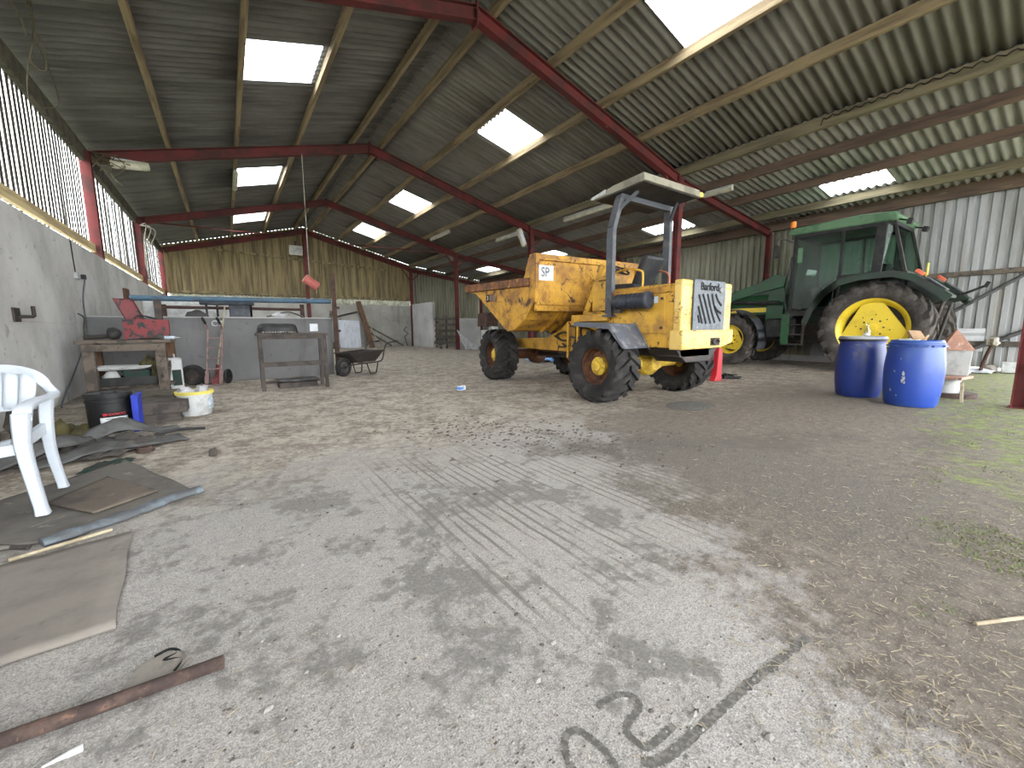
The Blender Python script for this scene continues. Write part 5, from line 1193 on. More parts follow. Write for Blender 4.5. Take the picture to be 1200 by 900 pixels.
for k, (x, y, a, lab) in enumerate(((-1.08, 8.16, 0.2, 'grey steel pliers on the workbench edge below the red toolbox'), (-0.94, 8.14, -0.3, 'dusty steel pincers on the workbench edge beside the pliers'))):
    p_ = thing('pliers', lab, 'pliers', (x, y, 0.87), a)
    for sg in (-1, 1):
        m = M(); m.tube(bez([(0.09, sg * 0.004, 0.02), (0.03, sg * 0.014, 0.022), (0.0, -sg * 0.005, 0.02), (-0.05, -sg * 0.03, 0.02), (-0.1, -sg * 0.028, 0.02)]), 0.011, 8); m.build('jaw', MT['greymetal'] if k == 0 else MT['blacksteel'], p_, smooth=40)
m = M(); m.blob((-0.83, 8.16, 0.9), (0.05, 0.04, 0.035), 7, 0.4, 10); tag(m.build('rag', MT['darkrag'], smooth=50), 'dark rag on the workbench right of the pincers', 'rag')
st = thing('sealant_tube', 'blue and white sealant cartridge on the right end of the workbench', 'cartridge', (-0.72, 8.2, 0.895), 0.0)
m = M(); m.cyl((-0.06, 0, 0), (0.06, 0, 0), 0.024, n=16); m.build('body', MT['bluelabel'], st, smooth=40)
m = M(); m.lathe([(0.024, 0), (0.01, 0.012), (0.004, 0.07), (0, 0.07)], (0.06, 0, 0), (1, 0, 0), 14); m.build('nozzle', MT['white'], st, smooth=40)
# things stored under the bench
def crate(name, label, cat, loc, size, mat, rz=0):
    t = thing(name, label, cat, loc, rz); a, b, h = size
    m = M(); t_ = 0.012
    m.box(-a / 2, a / 2, -b / 2, b / 2, 0, t_); m.box(-a / 2, a / 2, -b / 2, -b / 2 + t_, 0, h); m.box(-a / 2, a / 2, b / 2 - t_, b / 2, 0, h); m.box(-a / 2, -a / 2 + t_, -b / 2, b / 2, 0, h); m.box(a / 2 - t_, a / 2, -b / 2, b / 2, 0, h)
    m.build('body', mat, t, smooth=0, bevel=0.006)
    m = M(); m.box(-a / 2 - 0.012, a / 2 + 0.012, -b / 2 - 0.012, -b / 2, h - 0.03, h); m.box(-a / 2 - 0.012, a / 2 + 0.012, b / 2, b / 2 + 0.012, h - 0.03, h); m.box(-a / 2 - 0.012, -a / 2, -b / 2 - 0.012, b / 2 + 0.012, h - 0.03, h); m.box(a / 2, a / 2 + 0.012, -b / 2 - 0.012, b / 2 + 0.012, h - 0.03, h); m.build('rim', mat, t, smooth=0)
    return t
crate('crate', 'black plastic crate on the shelf under the workbench', 'crate', (-1.28, 8.4, 0.19), (0.72, 0.36, 0.13), MT['black'])
crate('battery_box', 'dark green box in the black crate under the workbench', 'box', (-1.16, 8.4, 0.205), (0.3, 0.24, 0.21), MT['greenrag'])
m = M(); m.blob((-1.45, 8.36, 0.31), (0.11, 0.1, 0.1), 2, 0.25, 12); tag(m.build('white_bottle', MT['white'], smooth=50), 'small white container left of the green box under the bench', 'container')
tt = thing('tray', 'pale grey plastic tray lying across the boxes under the bench', 'tray', (-1.32, 8.36, 0.425), 0.05)
m = M(); m.grid(lambda u, v: ((u - .5) * 0.66, (v - .5) * 0.34, 0.05 * max(abs(u - .5), abs(v - .5)) ** 6 * 64), 14, 10); m.build('pan', MT['white'], tt, smooth=50, thick=0.012)
m = M(); m.tube([(0.33 * sx_, 0.17 * sy_, 0.05) for sx_, sy_ in ((-1, -1), (1, -1), (1, 1), (-1, 1))], 0.012, 8, closed=True); m.build('rim', MT['white'], tt, smooth=0)
jc = thing('jerrycan', 'white plastic jerrycan on the floor at the right end of the bench', 'jerrycan', (-0.76, 8.8, 0.0), 0.3)
m = M(); m.prism([(-0.13, 0), (0.13, 0), (0.13, 0.46), (0.02, 0.56), (-0.13, 0.56)], 'x', -0.09, 0.09); m.build('body', MT['white'], jc, smooth=0, bevel=0.025)
m = M(); m.tube(bez([(0, -0.08, 0.555), (0, -0.06, 0.61), (0, 0.02, 0.6), (0, 0.06, 0.53)]), 0.014, 8); m.build('handle', MT['white'], jc, smooth=40)
m = M(); m.box(-0.092, -0.088, -0.08, 0.08, 0.1, 0.36); m.box(-0.06, 0.06, -0.133, -0.129, 0.1, 0.36); m.build('label', MT['greenrag'], jc, smooth=0)
m = M(); m.blob((-1.02, 8.5, 0.42), (0.12, 0.1, 0.2), 6, 0.4, 14, fr=2.2); tag(m.build('feed_sack', MT['olive'], smooth=55), 'olive sack stuffed under the right side of the bench', 'sack')
# wall fittings: bracket, socket with cable, stub post
br = thing('wall_bracket', 'black iron bracket bolted to the left concrete wall', 'bracket', (XL, 7.08, 1.17))
m = M(); m.box(0, 0.02, -0.09, 0.09, -0.06, 0.1); m.build('plate', MT['blacksteel'], br, smooth=0, bevel=0.004)
m = M(); m.tube([(0.02, 0.02, 0.0), (0.13, 0.02, 0.0), (0.14, 0.02, 0.015)], 0.02, 10); m.tube([(0.14, 0.02, 0.0), (0.14, 0.02, 0.12)], 0.018, 10); m.build('hook', MT['blacksteel'], br, smooth=40)
so = thing('socket_box', 'white double socket box on the left concrete wall', 'socket', (XL, 9.73, 1.9))
m = M(); m.box(0, 0.05, -0.12, 0.12, -0.05, 0.05); m.build('box', MT['white'], so, smooth=0, bevel=0.006)
m = M(); m.box(0.05, 0.11, 0.02, 0.09, -0.045, 0.03); m.build('plug', MT['black'], so, smooth=0, bevel=0.008)
m = M(); m.tube(bez([(XL + 0.09, 9.79, 1.86), (XL + 0.04, 9.76, 1.5), (XL + 0.04, 9.7, 1.0), (XL + 0.04, 9.3, 0.7), (XL + 0.03, 8.7, 0.35), (XL + 0.05, 8.0, 0.06), (XL + 0.1, 7.7, 0.012)]), 0.011, 8)
tag(m.build('power_cable', MT['cable'], smooth=40), 'grey power cable hanging from the socket box down the left wall', 'cable')
m = M(); m.tube(bez([(XL + 0.012, 9.65, 2.46), (XL + 0.012, 9.66, 2.2), (XL + 0.012, 9.68, 1.95)]), 0.009, 8); tag(m.build('conduit_cable', MT['darkrag'], smooth=40), 'dark cable running up the left wall above the socket box', 'cable')
m = M(); m.tube(bez([(XL + 0.02, 9.45, 1.28), (XL + 0.06, 9.55, 1.22), (XL + 0.03, 9.62, 1.05), (XL + 0.02, 9.6, 0.8)]), 0.009, 8); tag(m.build('cable_end', MT['darkrag'], smooth=40), 'short dark cable end hooked on the wall beside the hanging cable', 'cable')
m = M(); m.box(XL - 0.0, XL + 0.06, 13.5, 13.95, 1.7, 2.02); tag(m.build('wall_block', MT['brownpost'], smooth=0, bevel=0.006), 'short dark timber block fixed to the left wall, seen above the toolbox lid', 'block')

# ---- pen wall and pipes
pw = M().box(XL, 1.95, 9.86, 10.02, 0, 1.24); struct(pw.build('wall_pen', MT['render'], smooth=0, bevel=0.006))
struct(M().box(XL, 1.95, 9.84, 10.04, 1.24, 1.262).build('wall_pen_coping', MT['panel'], smooth=0), 'thin pale cap on the pen wall')
pp = thing('pen_pipe_rail', 'long blue painted pipe rail above the grey pen wall', 'pipe rail', (0, 9.55, 0))
m = M(); m.cyl((-1.3, 0, 1.56), (1.9, 0, 1.6), 0.048, n=16); m.build('pipe', MT['bluepipe'], pp, smooth=40)
m = M(); m.box(-1.0, -0.9, -0.04, 0.04, 0.0, 1.54); m.build('bracket_post', MT['blacksteel'], pp, smooth=0)
gp = thing('gate_post', 'tall brown rusty post at the right end of the pen wall', 'post', (1.98, 9.62, 0))
m = M(); m.box(-0.04, 0.04, -0.04, 0.04, 0, 2.2); m.build('shaft', MT['rust'], gp, smooth=0, bevel=0.004)
m = M()
for z in (0.4, 0.95, 1.45): m.box(0.04, 0.1, -0.02, 0.02, z, z + 0.05)
m.build('hinge_plate', MT['rust'], gp, smooth=0)
bp = thing('brown_rail', 'brown rusty pipe rail behind the blue pipe over the pen wall', 'pipe rail', (0, 10.3, 0))
m = M(); m.cyl((-0.95, 0, 1.45), (1.45, 0, 1.45), 0.03, n=12); m.build('pipe', MT['rust'], bp, smooth=40)
m = M(); m.box(1.4, 1.48, -0.04, 0.04, 0, 1.56); m.build('post', MT['rust'], bp, smooth=0); m = M(); m.box(-0.98, -0.9, -0.04, 0.04, 0, 1.5); m.build('post', MT['rust'], bp, smooth=0)
# C7 painted on the pen wall, notice paper
t7 = text('painted_code', 'C7', 0.155, MT['white'], None, (-0.13, 9.8595, 1.13), (PI / 2, 0, 0), 0.001); tag(t7, 'white letters C7 painted on the grey pen wall', 'lettering')
m = M(); m.box(1.5, 1.66, 9.85, 9.862, 0.97, 1.13); tag(m.build('paper_notice', MT['paper'], smooth=0), 'white paper notice fixed to the grey pen wall above the rack', 'notice')
# things beyond the pen wall
wt = thing('white_trailer', 'white boxy trailer body standing behind the pen wall', 'trailer', (0.0, 12.6, 0))
m = M(); m.box(-1.45, 0.3, -0.6, 0.9, 0.35, 1.66); m.build('body', MT['white'], wt, smooth=0, bevel=0.05)
m = M(); m.box(-1.2, 0.1, -0.63, -0.6, 1.0, 1.06); m.build('trim_strip', MT['greymetal'], wt, smooth=0)
for x in (-1.0, -0.1):
    m = M(); m.lathe([(0.0, -0.1), (0.2, -0.1), (0.34, -0.08), (0.35, 0.0), (0.34, 0.08), (0.2, 0.1), (0, 0.1)], (x, -0.5, 0.35), (0, 1, 0), 24); m.build('wheel', MT['rubber'], wt, smooth=40)
bt = thing('dark_table', 'dark low table or rack standing on the pen wall behind the barrow', 'rack', (-0.03, 10.45, 0))
m = M(); m.box(-0.36, 0.56, -0.22, 0.25, 1.52, 1.575); m.build('top', MT['air'], bt, smooth=0, bevel=0.008)
for x, y in ((-0.25, -0.18), (-0.08, 0.18), (0.5, -0.18)):
    m = M(); m.box(x - 0.02, x + 0.02, y - 0.02, y + 0.02, 0, 1.52); m.build('leg', MT['black'], bt, smooth=0)
m = M(); m.box(0.12, 0.52, -0.2, 0.22, 1.22, 1.52); m.build('drawer_box', MT['air'], bt, smooth=0, bevel=0.01)
hb_ = thing('hard_case', 'black angular case lying on top of the pen wall, left end', 'case', (-0.44, 9.95, 1.262), 0.15)
m = M(); m.prism([(-0.17, 0), (0.2, 0), (0.17, 0.05), (0.05, 0.13), (-0.13, 0.09)], 'y', -0.07, 0.07); m.build('shell', MT['black'], hb_, smooth=0, bevel=0.01)
m = M(); m.tube(bez([(-0.08, -0.075, 0.09), (0.0, -0.08, 0.125), (0.08, -0.075, 0.1)]), 0.008, 6); m.build('handle', MT['blacksteel'], hb_, smooth=40)
m = M(); m.tube(bez([(0.72, 9.94, 1.275), (0.95, 9.93, 1.34), (1.12, 9.93, 1.38), (1.28, 9.92, 1.33), (1.4, 9.9, 1.275)]), 0.016, 8); tag(m.build('grey_hose', MT['greymetal'], smooth=40), 'short grey hose arching along the top of the pen wall', 'hose')
m = M(); m.blob((0.95, 9.95, 1.31), (0.14, 0.06, 0.055), 3, 0.4, 12); tag(m.build('white_rag', MT['plasticsheet'], smooth=50), 'pale crumpled rag on top of the pen wall beside the hose', 'rag')

# ---- rack table with tub
rk = thing('rack_table', 'narrow weathered wooden rack table standing before the pen wall', 'table', (0.93, 8.05, 0), math.radians(-2))
m = M(); m.box(-0.54, 0.54, -0.32, 0.32, 0.91, 0.95); m.build('top', MT['blackwood'], rk, smooth=0, bevel=0.006)
for x in (-0.48, 0.48):
    for y in (-0.28, 0.28):
        m = M(); m.box(x - 0.028, x + 0.028, y - 0.028, y + 0.028, 0, 0.91); m.build('leg', MT['blackwood'], rk, smooth=0, bevel=0.004)
m = M(); m.box(-0.5, 0.5, -0.33, -0.2, 0.4, 0.47); m.build('shelf_rail', MT['blackwood'], rk, smooth=0, bevel=0.005)
m = M(); m.box(-0.5, 0.5, -0.32, -0.29, 0.85, 0.91); m.build('top_rail', MT['blackwood'], rk, smooth=0, bevel=0.004)
m = M(); m.box(-0.48, 0.48, 0.2, 0.3, 0.06, 0.1); m.build('foot_rail', MT['blackwood'], rk, smooth=0, bevel=0.004)
dt = thing('drip_tray', 'dark shallow tray resting on the floor under the rack table', 'tray', (0.98, 8.15, 0.0), 0.04)
m = M(); m.grid(lambda u, v: ((u - .5) * 0.66, (v - .5) * 0.34, 0.09 + 0.05 * max(abs(u - .5), abs(v - .5)) ** 6 * 64), 14, 10); m.build('pan', MT['greymetal'], dt, smooth=50, thick=0.01)
m = M(); m.box(-0.3, 0.3, -0.14, 0.14, 0, 0.088); m.build('base', MT['blackwood'], dt, smooth=0)
tu = thing('black_tub', 'black rubber tub upside down on the rack table', 'tub', (0.72, 8.02, 0.95))
m = M()
def tubprof(u, v):
    a = 2 * PI * u; r = (0.30, 0.20); f = [1.0, 0.99, 0.93, 0.8, 0.4, 0.0][v]; z = [0.0, 0.07, 0.13, 0.155, 0.16, 0.16][v]
    c_, s_ = math.cos(a), math.sin(a); e = 0.6
    return (r[0] * f * abs(c_) ** e * (1 if c_ > 0 else -1), r[1] * f * abs(s_) ** e * (1 if s_ > 0 else -1), z)
m.grid(lambda u, v: tubprof(u, int(round(v * 5))), 40, 5); m.build('shell', MT['black'], tu, smooth=50)
m = M(); m.tube([tuple(Vector(tubprof(k / 40, 0)) * 1.02 + Vector((0, 0, 0.012))) for k in range(40)], 0.012, 8, closed=True); m.build('rim', MT['black'], tu, smooth=50)
m = M()
for k in range(14): m.blob((0.5 + 0.035 * k + rnd.uniform(-.01, .01), 7.78 + rnd.uniform(-0.02, .02), 0.965), (0.018, 0.014, 0.014), k, 0.4, 6)
tag(m.build('debris', MT['pebble'], smooth=40), 'scatter of small white debris along the front of the rack table', 'debris', kind='stuff')

# ---- sack truck, spare wheel, pole
sk = thing('sack_truck', 'pinkish rusty steel sack truck leaning on the grey pen wall', 'hand truck', (-0.26, 9.36, 0), math.radians(-22))
Rm = Matrix.Rotation(math.radians(-14), 4, 'X')
for sx in (-1, 1):
    m = M(); m.tube([tuple(Rm @ Vector(p)) for p in bez([(sx * 0.12, 0, 0.12), (sx * 0.12, 0, 0.95), (sx * 0.12, -0.02, 1.08), (sx * 0.12, -0.2, 1.2)])], 0.017, 8); s_ = m.build('side_tube', MT['pinkiron'], sk, smooth=40)
    m = M(); m.tube([tuple(Rm @ Vector(p)) for p in ((sx * 0.12, -0.1, 1.14), (sx * 0.12, -0.22, 1.215))], 0.023, 8); m.build('grip', MT['black'], s_, smooth=40)
    m = M(); m.beam(Rm @ Vector((sx * 0.12, 0, 0.02)), Rm @ Vector((sx * 0.12, 0, 0.26)), 0.06, 0.03); m.build('foot', MT['pinkiron'], sk, smooth=0)
    m = M(); m.lathe([(0.03, -0.03), (0.09, -0.035), (0.13, -0.025), (0.14, 0), (0.13, 0.025), (0.09, 0.035), (0.03, 0.03)], (sx * 0.19, 0.13, 0.14), (1, 0, 0), 24, close=True); m.build('wheel', MT['black'], sk, smooth=40)
for z in (0.3, 0.5, 0.7, 0.88):
    m = M(); m.tube([tuple(Rm @ Vector((-0.12, 0, z))), tuple(Rm @ Vector((0.12, 0, z)))], 0.012, 8); m.build('rung', MT['pinkiron'], sk, smooth=40)
m = M(); m.box(-0.15, 0.15, -0.17, 0.02, 0.0, 0.012); m.build('toe_plate', MT['pinkiron'], sk, smooth=0)
sw = thing('spare_wheel', 'small black spare wheel leaning on the pen wall left of the sack truck', 'wheel', (-0.56, 9.5, 0.19), math.radians(75))
m = M(); m.lathe([(0.1, -0.05), (0.16, -0.06), (0.185, -0.04), (0.19, 0), (0.185, 0.04), (0.16, 0.06), (0.1, 0.05)], axis=(1, 0, 0.1), n=32, close=True); m.build('tyre', MT['rubber'], sw, smooth=40)
m = M(); m.lathe([(0.1, -0.04), (0.09, 0.0), (0.03, 0.0), (0.03, 0.03), (0.0, 0.03)], axis=(1, 0, 0.1), n=24); m.build('rim', MT['blacksteel'], sw, smooth=40)
pl_ = thing('long_handle', 'pale wooden tool handle leaning on the pen wall beside the sack truck', 'pole', (-0.12, 9.5, 0))
m = M(); m.tube([(-0.06, -0.02, 0.32), (0.14, 0.33, 1.46)], 0.014, 10); m.build('shaft', MT['straw'], pl_, smooth=40)
m = M(); m.tube([(-0.09, -0.06, 0.1), (-0.06, -0.02, 0.36)], 0.028, 10); m.box(-0.17, -0.01, -0.1, -0.04, 0.0, 0.12); m.build('red_socket', MT['toolred'], pl_, smooth=0)

# ---- wheelbarrow
wbr = thing('wheelbarrow', 'dark steel wheelbarrow standing by the right end of the pen wall', 'wheelbarrow', (2.43, 9.5, 0), math.radians(32))
m = M()
rim_ = [(-0.52, -0.22, 0.50), (0.42, -0.32, 0.53), (0.42, 0.32, 0.53), (-0.52, 0.22, 0.50)]; bot_ = [(-0.2, -0.16, 0.28), (0.26, -0.2, 0.29), (0.26, 0.2, 0.29), (-0.2, 0.16, 0.28)]
m.add(rim_ + bot_, [(0, 1, 5, 4), (1, 2, 6, 5), (2, 3, 7, 6), (3, 0, 4, 7), (4, 5, 6, 7)])
pan = m.build('pan', MT['blacksteel'], wbr, smooth=0, thick=0.008)
m = M(); m.tube(rim_, 0.012, 8, closed=True); m.build('pan_rim', MT['blacksteel'], pan, smooth=0)
for sy in (-1, 1):
    m = M(); m.tube(bez([(-0.62, sy * 0.06, 0.2), (-0.3, sy * 0.14, 0.25), (0.28, sy * 0.24, 0.27), (0.42, sy * 0.27, 0.33), (0.5, sy * 0.28, 0.58), (0.62, sy * 0.28, 0.68), (0.95, sy * 0.28, 0.72)]), 0.016, 8); h = m.build('handle_tube', MT['blacksteel'], wbr, smooth=40)
    m = M(); m.tube([(0.85, sy * 0.28, 0.708), (0.97, sy * 0.28, 0.722)], 0.021, 8); m.build('grip', MT['black'], h, smooth=40)
    m = M(); m.tube(bez([(-0.02, sy * 0.2, 0.27), (0.06, sy * 0.22, 0.03), (0.12, sy * 0.22, 0.016), (0.2, sy * 0.22, 0.016), (0.26, sy * 0.22, 0.05), (0.3, sy * 0.24, 0.28)]), 0.014, 8); m.build('leg', MT['blacksteel'], wbr, smooth=40)
m = M(); m.lathe([(0.12, -0.035), (0.17, -0.045), (0.2, -0.03), (0.205, 0), (0.2, 0.03), (0.17, 0.045), (0.12, 0.035)], (-0.5, 0, 0.205), (0, 1, 0), 32, close=True); w_ = m.build('wheel', MT['rubber'], wbr, smooth=40)
m = M(); m.lathe([(0.125, -0.03), (0.1, -0.01), (0.03, -0.04), (0.03, 0.04), (0.1, 0.01), (0.125, 0.03)], (-0.5, 0, 0.205), (0, 1, 0), 24, close=True); m.cyl((-0.5, -0.1, 0.205), (-0.5, 0.1, 0.205), 0.012); m.build('rim', MT['greymetal'], w_, smooth=40)
# ================================================================== RIGHT-HAND SIDE
def drum(name, label, loc, h, r, mat, rz):
    t = thing(name, label, 'drum', loc, rz)
    m = M(); m.lathe([(0.0, 0.012), (r * 0.72, 0.012), (r * 0.78, 0.0), (r * 0.84, 0.006), (r * 0.9, 0.05), (r * 0.965, h * 0.25), (r, h * 0.5), (r * 0.985, h * 0.65), (r * 0.93, h * 0.84), (r * 0.885, h * 0.93), (r * 0.885, h * 0.965), (r * 0.87, h * 0.985), (r * 0.83, h), (r * 0.81, h), (r * 0.81, h * 0.9), (r * 0.9, h * 0.5), (r * 0.8, 0.03), (0, 0.03)], n=56)
    b = m.build('shell', mat, t, smooth=40)
    m = M(); m.lathe([(r * 0.885, h * 0.925), (r * 0.925, h * 0.93), (r * 0.925, h * 0.955), (r * 0.885, h * 0.96)], n=56, close=True); m.build('neck_band', mat, b, smooth=40)
    return t, b
d1, b1 = drum('blue_drum', 'bright blue plastic drum with white scuffs, front one of the pair', (7.14, 1.34, 0), 0.83, 0.285, MT['barrel'], 0.4)
for k in range(12):
    a = 2 * PI * k / 12; m = M(); m.cbox((0.268 * math.cos(a), 0.268 * math.sin(a), 0.758), (0.02, 0.1, 0.02), (0, 0, a)); m.build('clip', MT['barrel'], b1, smooth=0, bevel=0.004)
m = M()
for (a, z, s) in ((-2.3, 0.42, 1.0), (-2.28, 0.36, 1.3), (-2.33, 0.33, 0.9), (-2.25, 0.31, 0.7), (-2.62, 0.44, 0.5), (-2.66, 0.45, 0.4), (-2.45, 0.6, 0.35), (-2.75, 0.2, 0.8), (-2.5, 0.14, 0.5)):
    pts = []
    for q in range(7):
        t_ = 2 * PI * q / 7; rr_ = s * 0.013 * (1 + 0.9 * mnoise.noise(Vector((a * 9 + q, z * 20, 0)))); aa = a - 0.95 + rr_ * math.cos(t_) / 0.285; zz = z + rr_ * 1.9 * math.sin(t_)
        rad = 0.2858 * (1 - 0.14 * abs((zz - 0.415) / 0.415) ** 2.4) + 0.002
        pts.append((rad * math.cos(aa - 0.4), rad * math.sin(aa - 0.4), zz))
    m.add(pts, [tuple(range(7))])
m.build('paint_scuffs', MT['palegrey'], b1, smooth=0)
d2, b2 = drum('blue_drum', 'muddy blue plastic drum with a grey lid, rear one of the pair', (7.52, 1.98, 0), 0.83, 0.285, MT['barrel2'], 0)
m = M(); m.lathe([(0.262, 0.815), (0.272, 0.82), (0.272, 0.85), (0.255, 0.862), (0.24, 0.855), (0.0, 0.852)], n=48); m.build('lid', MT['lidgrey'], b2, smooth=35)
m = M(); m.lathe([(0.265, 0.80), (0.278, 0.802), (0.278, 0.826), (0.265, 0.828)], n=48, close=True); m.build('clamp_ring', MT['black'], b2, smooth=35)
jr = thing('glass_jar', 'small clear glass bottle standing on the grey lid of the rear drum', 'bottle', (7.44, 1.92, 0.853), 0)
m = M(); m.lathe([(0.0, 0), (0.035, 0), (0.04, 0.02), (0.038, 0.09), (0.02, 0.12), (0.015, 0.19), (0.02, 0.2), (0.016, 0.2), (0.011, 0.19), (0.016, 0.12), (0.033, 0.085), (0.034, 0.02), (0, 0.012)], n=24); m.build('body', MT['jar'], jr, smooth=40)
m = M(); m.lathe([(0.034, 0.02), (0.0395, 0.022), (0.0395, 0.05), (0.034, 0.052)], n=24, close=True); m.build('band', MT['paper'], jr, smooth=40)
# things in the mouth of the front drum
fl_ = M(); fl_.lathe([(0.0, 0.70), (0.245, 0.70)], (7.14, 1.34, 0), n=40); tag(fl_.build('drum_litter', MT['plasticsheet'], smooth=0), 'pale rubbish filling the mouth of the front blue drum', 'rubbish', kind='stuff')
m = M(); m.cbox((7.2, 1.36, 0.865), (0.26, 0.13, 0.05), (0.1, -0.5, 0.5)); tag(m.build('wood_offcut', MT['tanwood'], smooth=0, bevel=0.006), 'tan wooden offcut sticking out of the front blue drum', 'offcut')
m = M(); ct = Vector((7.06, 1.26, 0.83)); Re = Euler((0.5, 0.2, 0.2)).to_matrix()
m.tube([ct + Re @ Vector((0.075 * math.cos(a), 0, 0.06 * math.sin(a))) for a in [2 * PI * k / 24 for k in range(24)]], 0.011, 8, closed=True); tag(m.build('wooden_ring', MT['tanwood'], smooth=40), 'tan ring leaning in the mouth of the front blue drum', 'ring')
m = M(); m.grid(lambda u, v: (6.98 + 0.16 * u, 1.3 + 0.2 * v, 0.815 + 0.03 * u + 0.02 * mnoise.noise(Vector((u * 3, v * 3, 1)))), 8, 8); tag(m.build('white_cloth', MT['paper'], smooth=60, thick=0.005), 'white scrap hanging over the left rim of the front drum', 'cloth')

# chimney-pot stack beside the drums
m = M(); m.lathe([(0.0, 0.03), (0.2, 0.03), (0.29, 0.0), (0.31, 0.0), (0.31, 0.05), (0.29, 0.06), (0.22, 0.06), (0.0, 0.06)], (8.5, 1.22, 0), n=36); tag(m.build('iron_disc', MT['rustbrown'], smooth=35), 'rusty round iron disc flat on the ground right of the drums', 'disc')
m = M(); m.lathe([(0.0, 0.06), (0.15, 0.06), (0.16, 0.26), (0.0, 0.26)], (8.46, 1.24, 0), n=32); tag(m.build('pot_base', MT['palegrey'], smooth=35), 'grey round pot standing on the rusty disc by the drums', 'pot')
m = M(); m.prism([(8.2, 1.05), (8.68, 1.0), (8.74, 1.42), (8.25, 1.46)], 'z', 0.261, 0.295); tag(m.build('clay_slab', MT['terracotta'], smooth=0, bevel=0.006), 'terracotta slab lying on the grey round pot', 'slab')
m = M(); m.prism([(-0.13, 0), (0.13, 0), (0.19, 0.36), (-0.19, 0.36)], 'y', -0.15, 0.15); m.xf(Matrix.Translation((8.62, 1.22, 0.297)) @ Matrix.Rotation(0.35, 4, 'Z')); tag(m.build('tapered_pot', MT['palegrey'], smooth=0, bevel=0.012), 'pale grey tapered square pot standing on the terracotta slab', 'pot')
m = M(); m.add([(-0.2, -0.17, 0), (0.2, -0.17, 0), (0.2, 0.17, 0), (-0.2, 0.17, 0), (-0.03, 0, 0.3), (0.05, 0, 0.3)], [(3, 2, 1, 0), (0, 1, 5, 4), (1, 2, 5), (2, 3, 4, 5), (3, 0, 4)]); m.xf(Matrix.Translation((8.62, 1.22, 0.659)) @ Matrix.Rotation(0.35, 4, 'Z')); tag(m.build('clay_cap', MT['terracotta'], smooth=0, bevel=0.006), 'terracotta pyramid cap on top of the pale tapered pot', 'cap')
m = M(); m.beam((7.86, 0.98, 0.0), (7.86, 1.0, 0.27), 0.03, 0.03); tag(m.build('peg', MT['straw'], smooth=0), 'short pale peg upright in the ground beside the front drum', 'peg')
# scrap along the right wall
rr = random.Random(12)
SC = [('scrap_sheet', 'grey bent metal sheet on the ground behind the pot stack', (12.9, 1.75, 0.02), (0.7, 0.5), 'galv'), ('scrap_sheet', 'pale blue bent sheet on the ground below the wall brace', (13.2, 1.45, 0.02), (0.5, 0.4), 'paleboard')]
for nm, lab, p, s_, mt in SC:
    m = M(); m.grid(lambda u, v: (p[0] + (u - .5) * s_[0], p[1] + (v - .5) * s_[1], p[2] + 0.1 * math.sin(PI * u) * (0.4 + 0.6 * v) + 0.03 * mnoise.noise(Vector((u * 3, v * 3, p[0])))), 10, 8); tag(m.build(nm, MT[mt], smooth=50, thick=0.006), lab, 'metal sheet')
sc_ = [((12.2, 2.0, 0.35), (0.22, 0.2, 0.3), 'palegrey', 'pale lumpy bag of rubble behind the tapered pot', 'bag'), ((12.5, 1.95, 0.55), (0.16, 0.15, 0.16), 'moss', 'dark green weed clump above the rubble by the right wall', 'weed'),
       ((13.55, 1.35, 0.09), (0.13, 0.12, 0.09), 'stone', 'grey brown stone against the foot of the right wall', 'stone')]
for i, (c_, r_, mt, lab, cat) in enumerate(sc_):
    c_ = (c_[0], c_[1], r_[2] * 0.9 if i != 1 else c_[2])
    m = M(); m.blob(c_, r_, i + 20, 0.45, 14, fr=2.4); tag(m.build(['rubble_bag', 'weed_clump', 'wall_stone'][i], MT[mt], smooth=50), lab, cat)
m = M(); m.cbox((13.65, 0.95, 0.12), (0.3, 0.5, 0.22), (0, 0, 0.1)); tag(m.build('white_block', MT['white'], smooth=0, bevel=0.015), 'white block on the ground against the right wall by the red door post', 'block')
sd = thing('spindle_tool', 'dark iron stand with pale twine tied to the brace pipe', 'tool', (12.9, 1.3, 0), 0.2)
m = M(); m.tube(bez([(0.2, 0.1, 0.0), (0.1, 0.05, 0.35), (0.0, 0.0, 0.62)]), 0.03, 8); m.build('bar', MT['rust'], sd, smooth=40)
m = M(); m.blob((0.0, 0.0, 0.68), (0.14, 0.1, 0.09), 7, 0.6, 12, fr=4); m.build('twine_knot', MT['string'], sd, smooth=50)
# stick bottom right, red plastic thing and cables behind the dumper, tarpaulin
m = M(); m.cyl((1.99, 0.145, 0.007), (2.32, -0.02, 0.007), 0.0062, n=8); tag(m.build('cane', MT['straw'], smooth=40), 'pale cane lying on the dirt at the right edge', 'stick')
rb = thing('red_jack', 'red steel post jack on the floor behind the right rear dumper wheel', 'jack', (7.55, 4.12, 0), 0)
m = M(); m.prism([(-0.14, 0), (0.14, 0), (0.1, 0.1), (0.1, 0.55), (0.04, 0.62), (-0.04, 0.62), (-0.08, 0.1)], 'y', -0.06, 0.06); m.build('body', MT['redbag'], rb, smooth=0, bevel=0.015)
m = M(); m.tube([(0, 0, 0.62), (0, 0, 0.72)], 0.02); m.build('screw', MT['blacksteel'], rb, smooth=40)
for k in range(3):
    m = M(); q = random.Random(40 + k); pts = [(8.2 + 0.28 * math.cos(t_ * 1.3 + k) + q.uniform(-.12, .12), 4.25 + 0.22 * math.sin(t_ * 1.7 + k) + q.uniform(-.1, .1), 0.016 + 0.012 * (i % 4)) for i, t_ in enumerate([0.55 * j for j in range(14)])]
    m.tube(bez(pts, 5), 0.013, 7); tag(m.build('black_cable', MT['black'], smooth=40), ['tangled black cable on the floor between dumper and tractor, lowest coil', 'black cable looped over the tangle between dumper and tractor', 'last loose black cable end on the tangle before the tractor'][k], 'cable', 'cable tangle before the tractor')
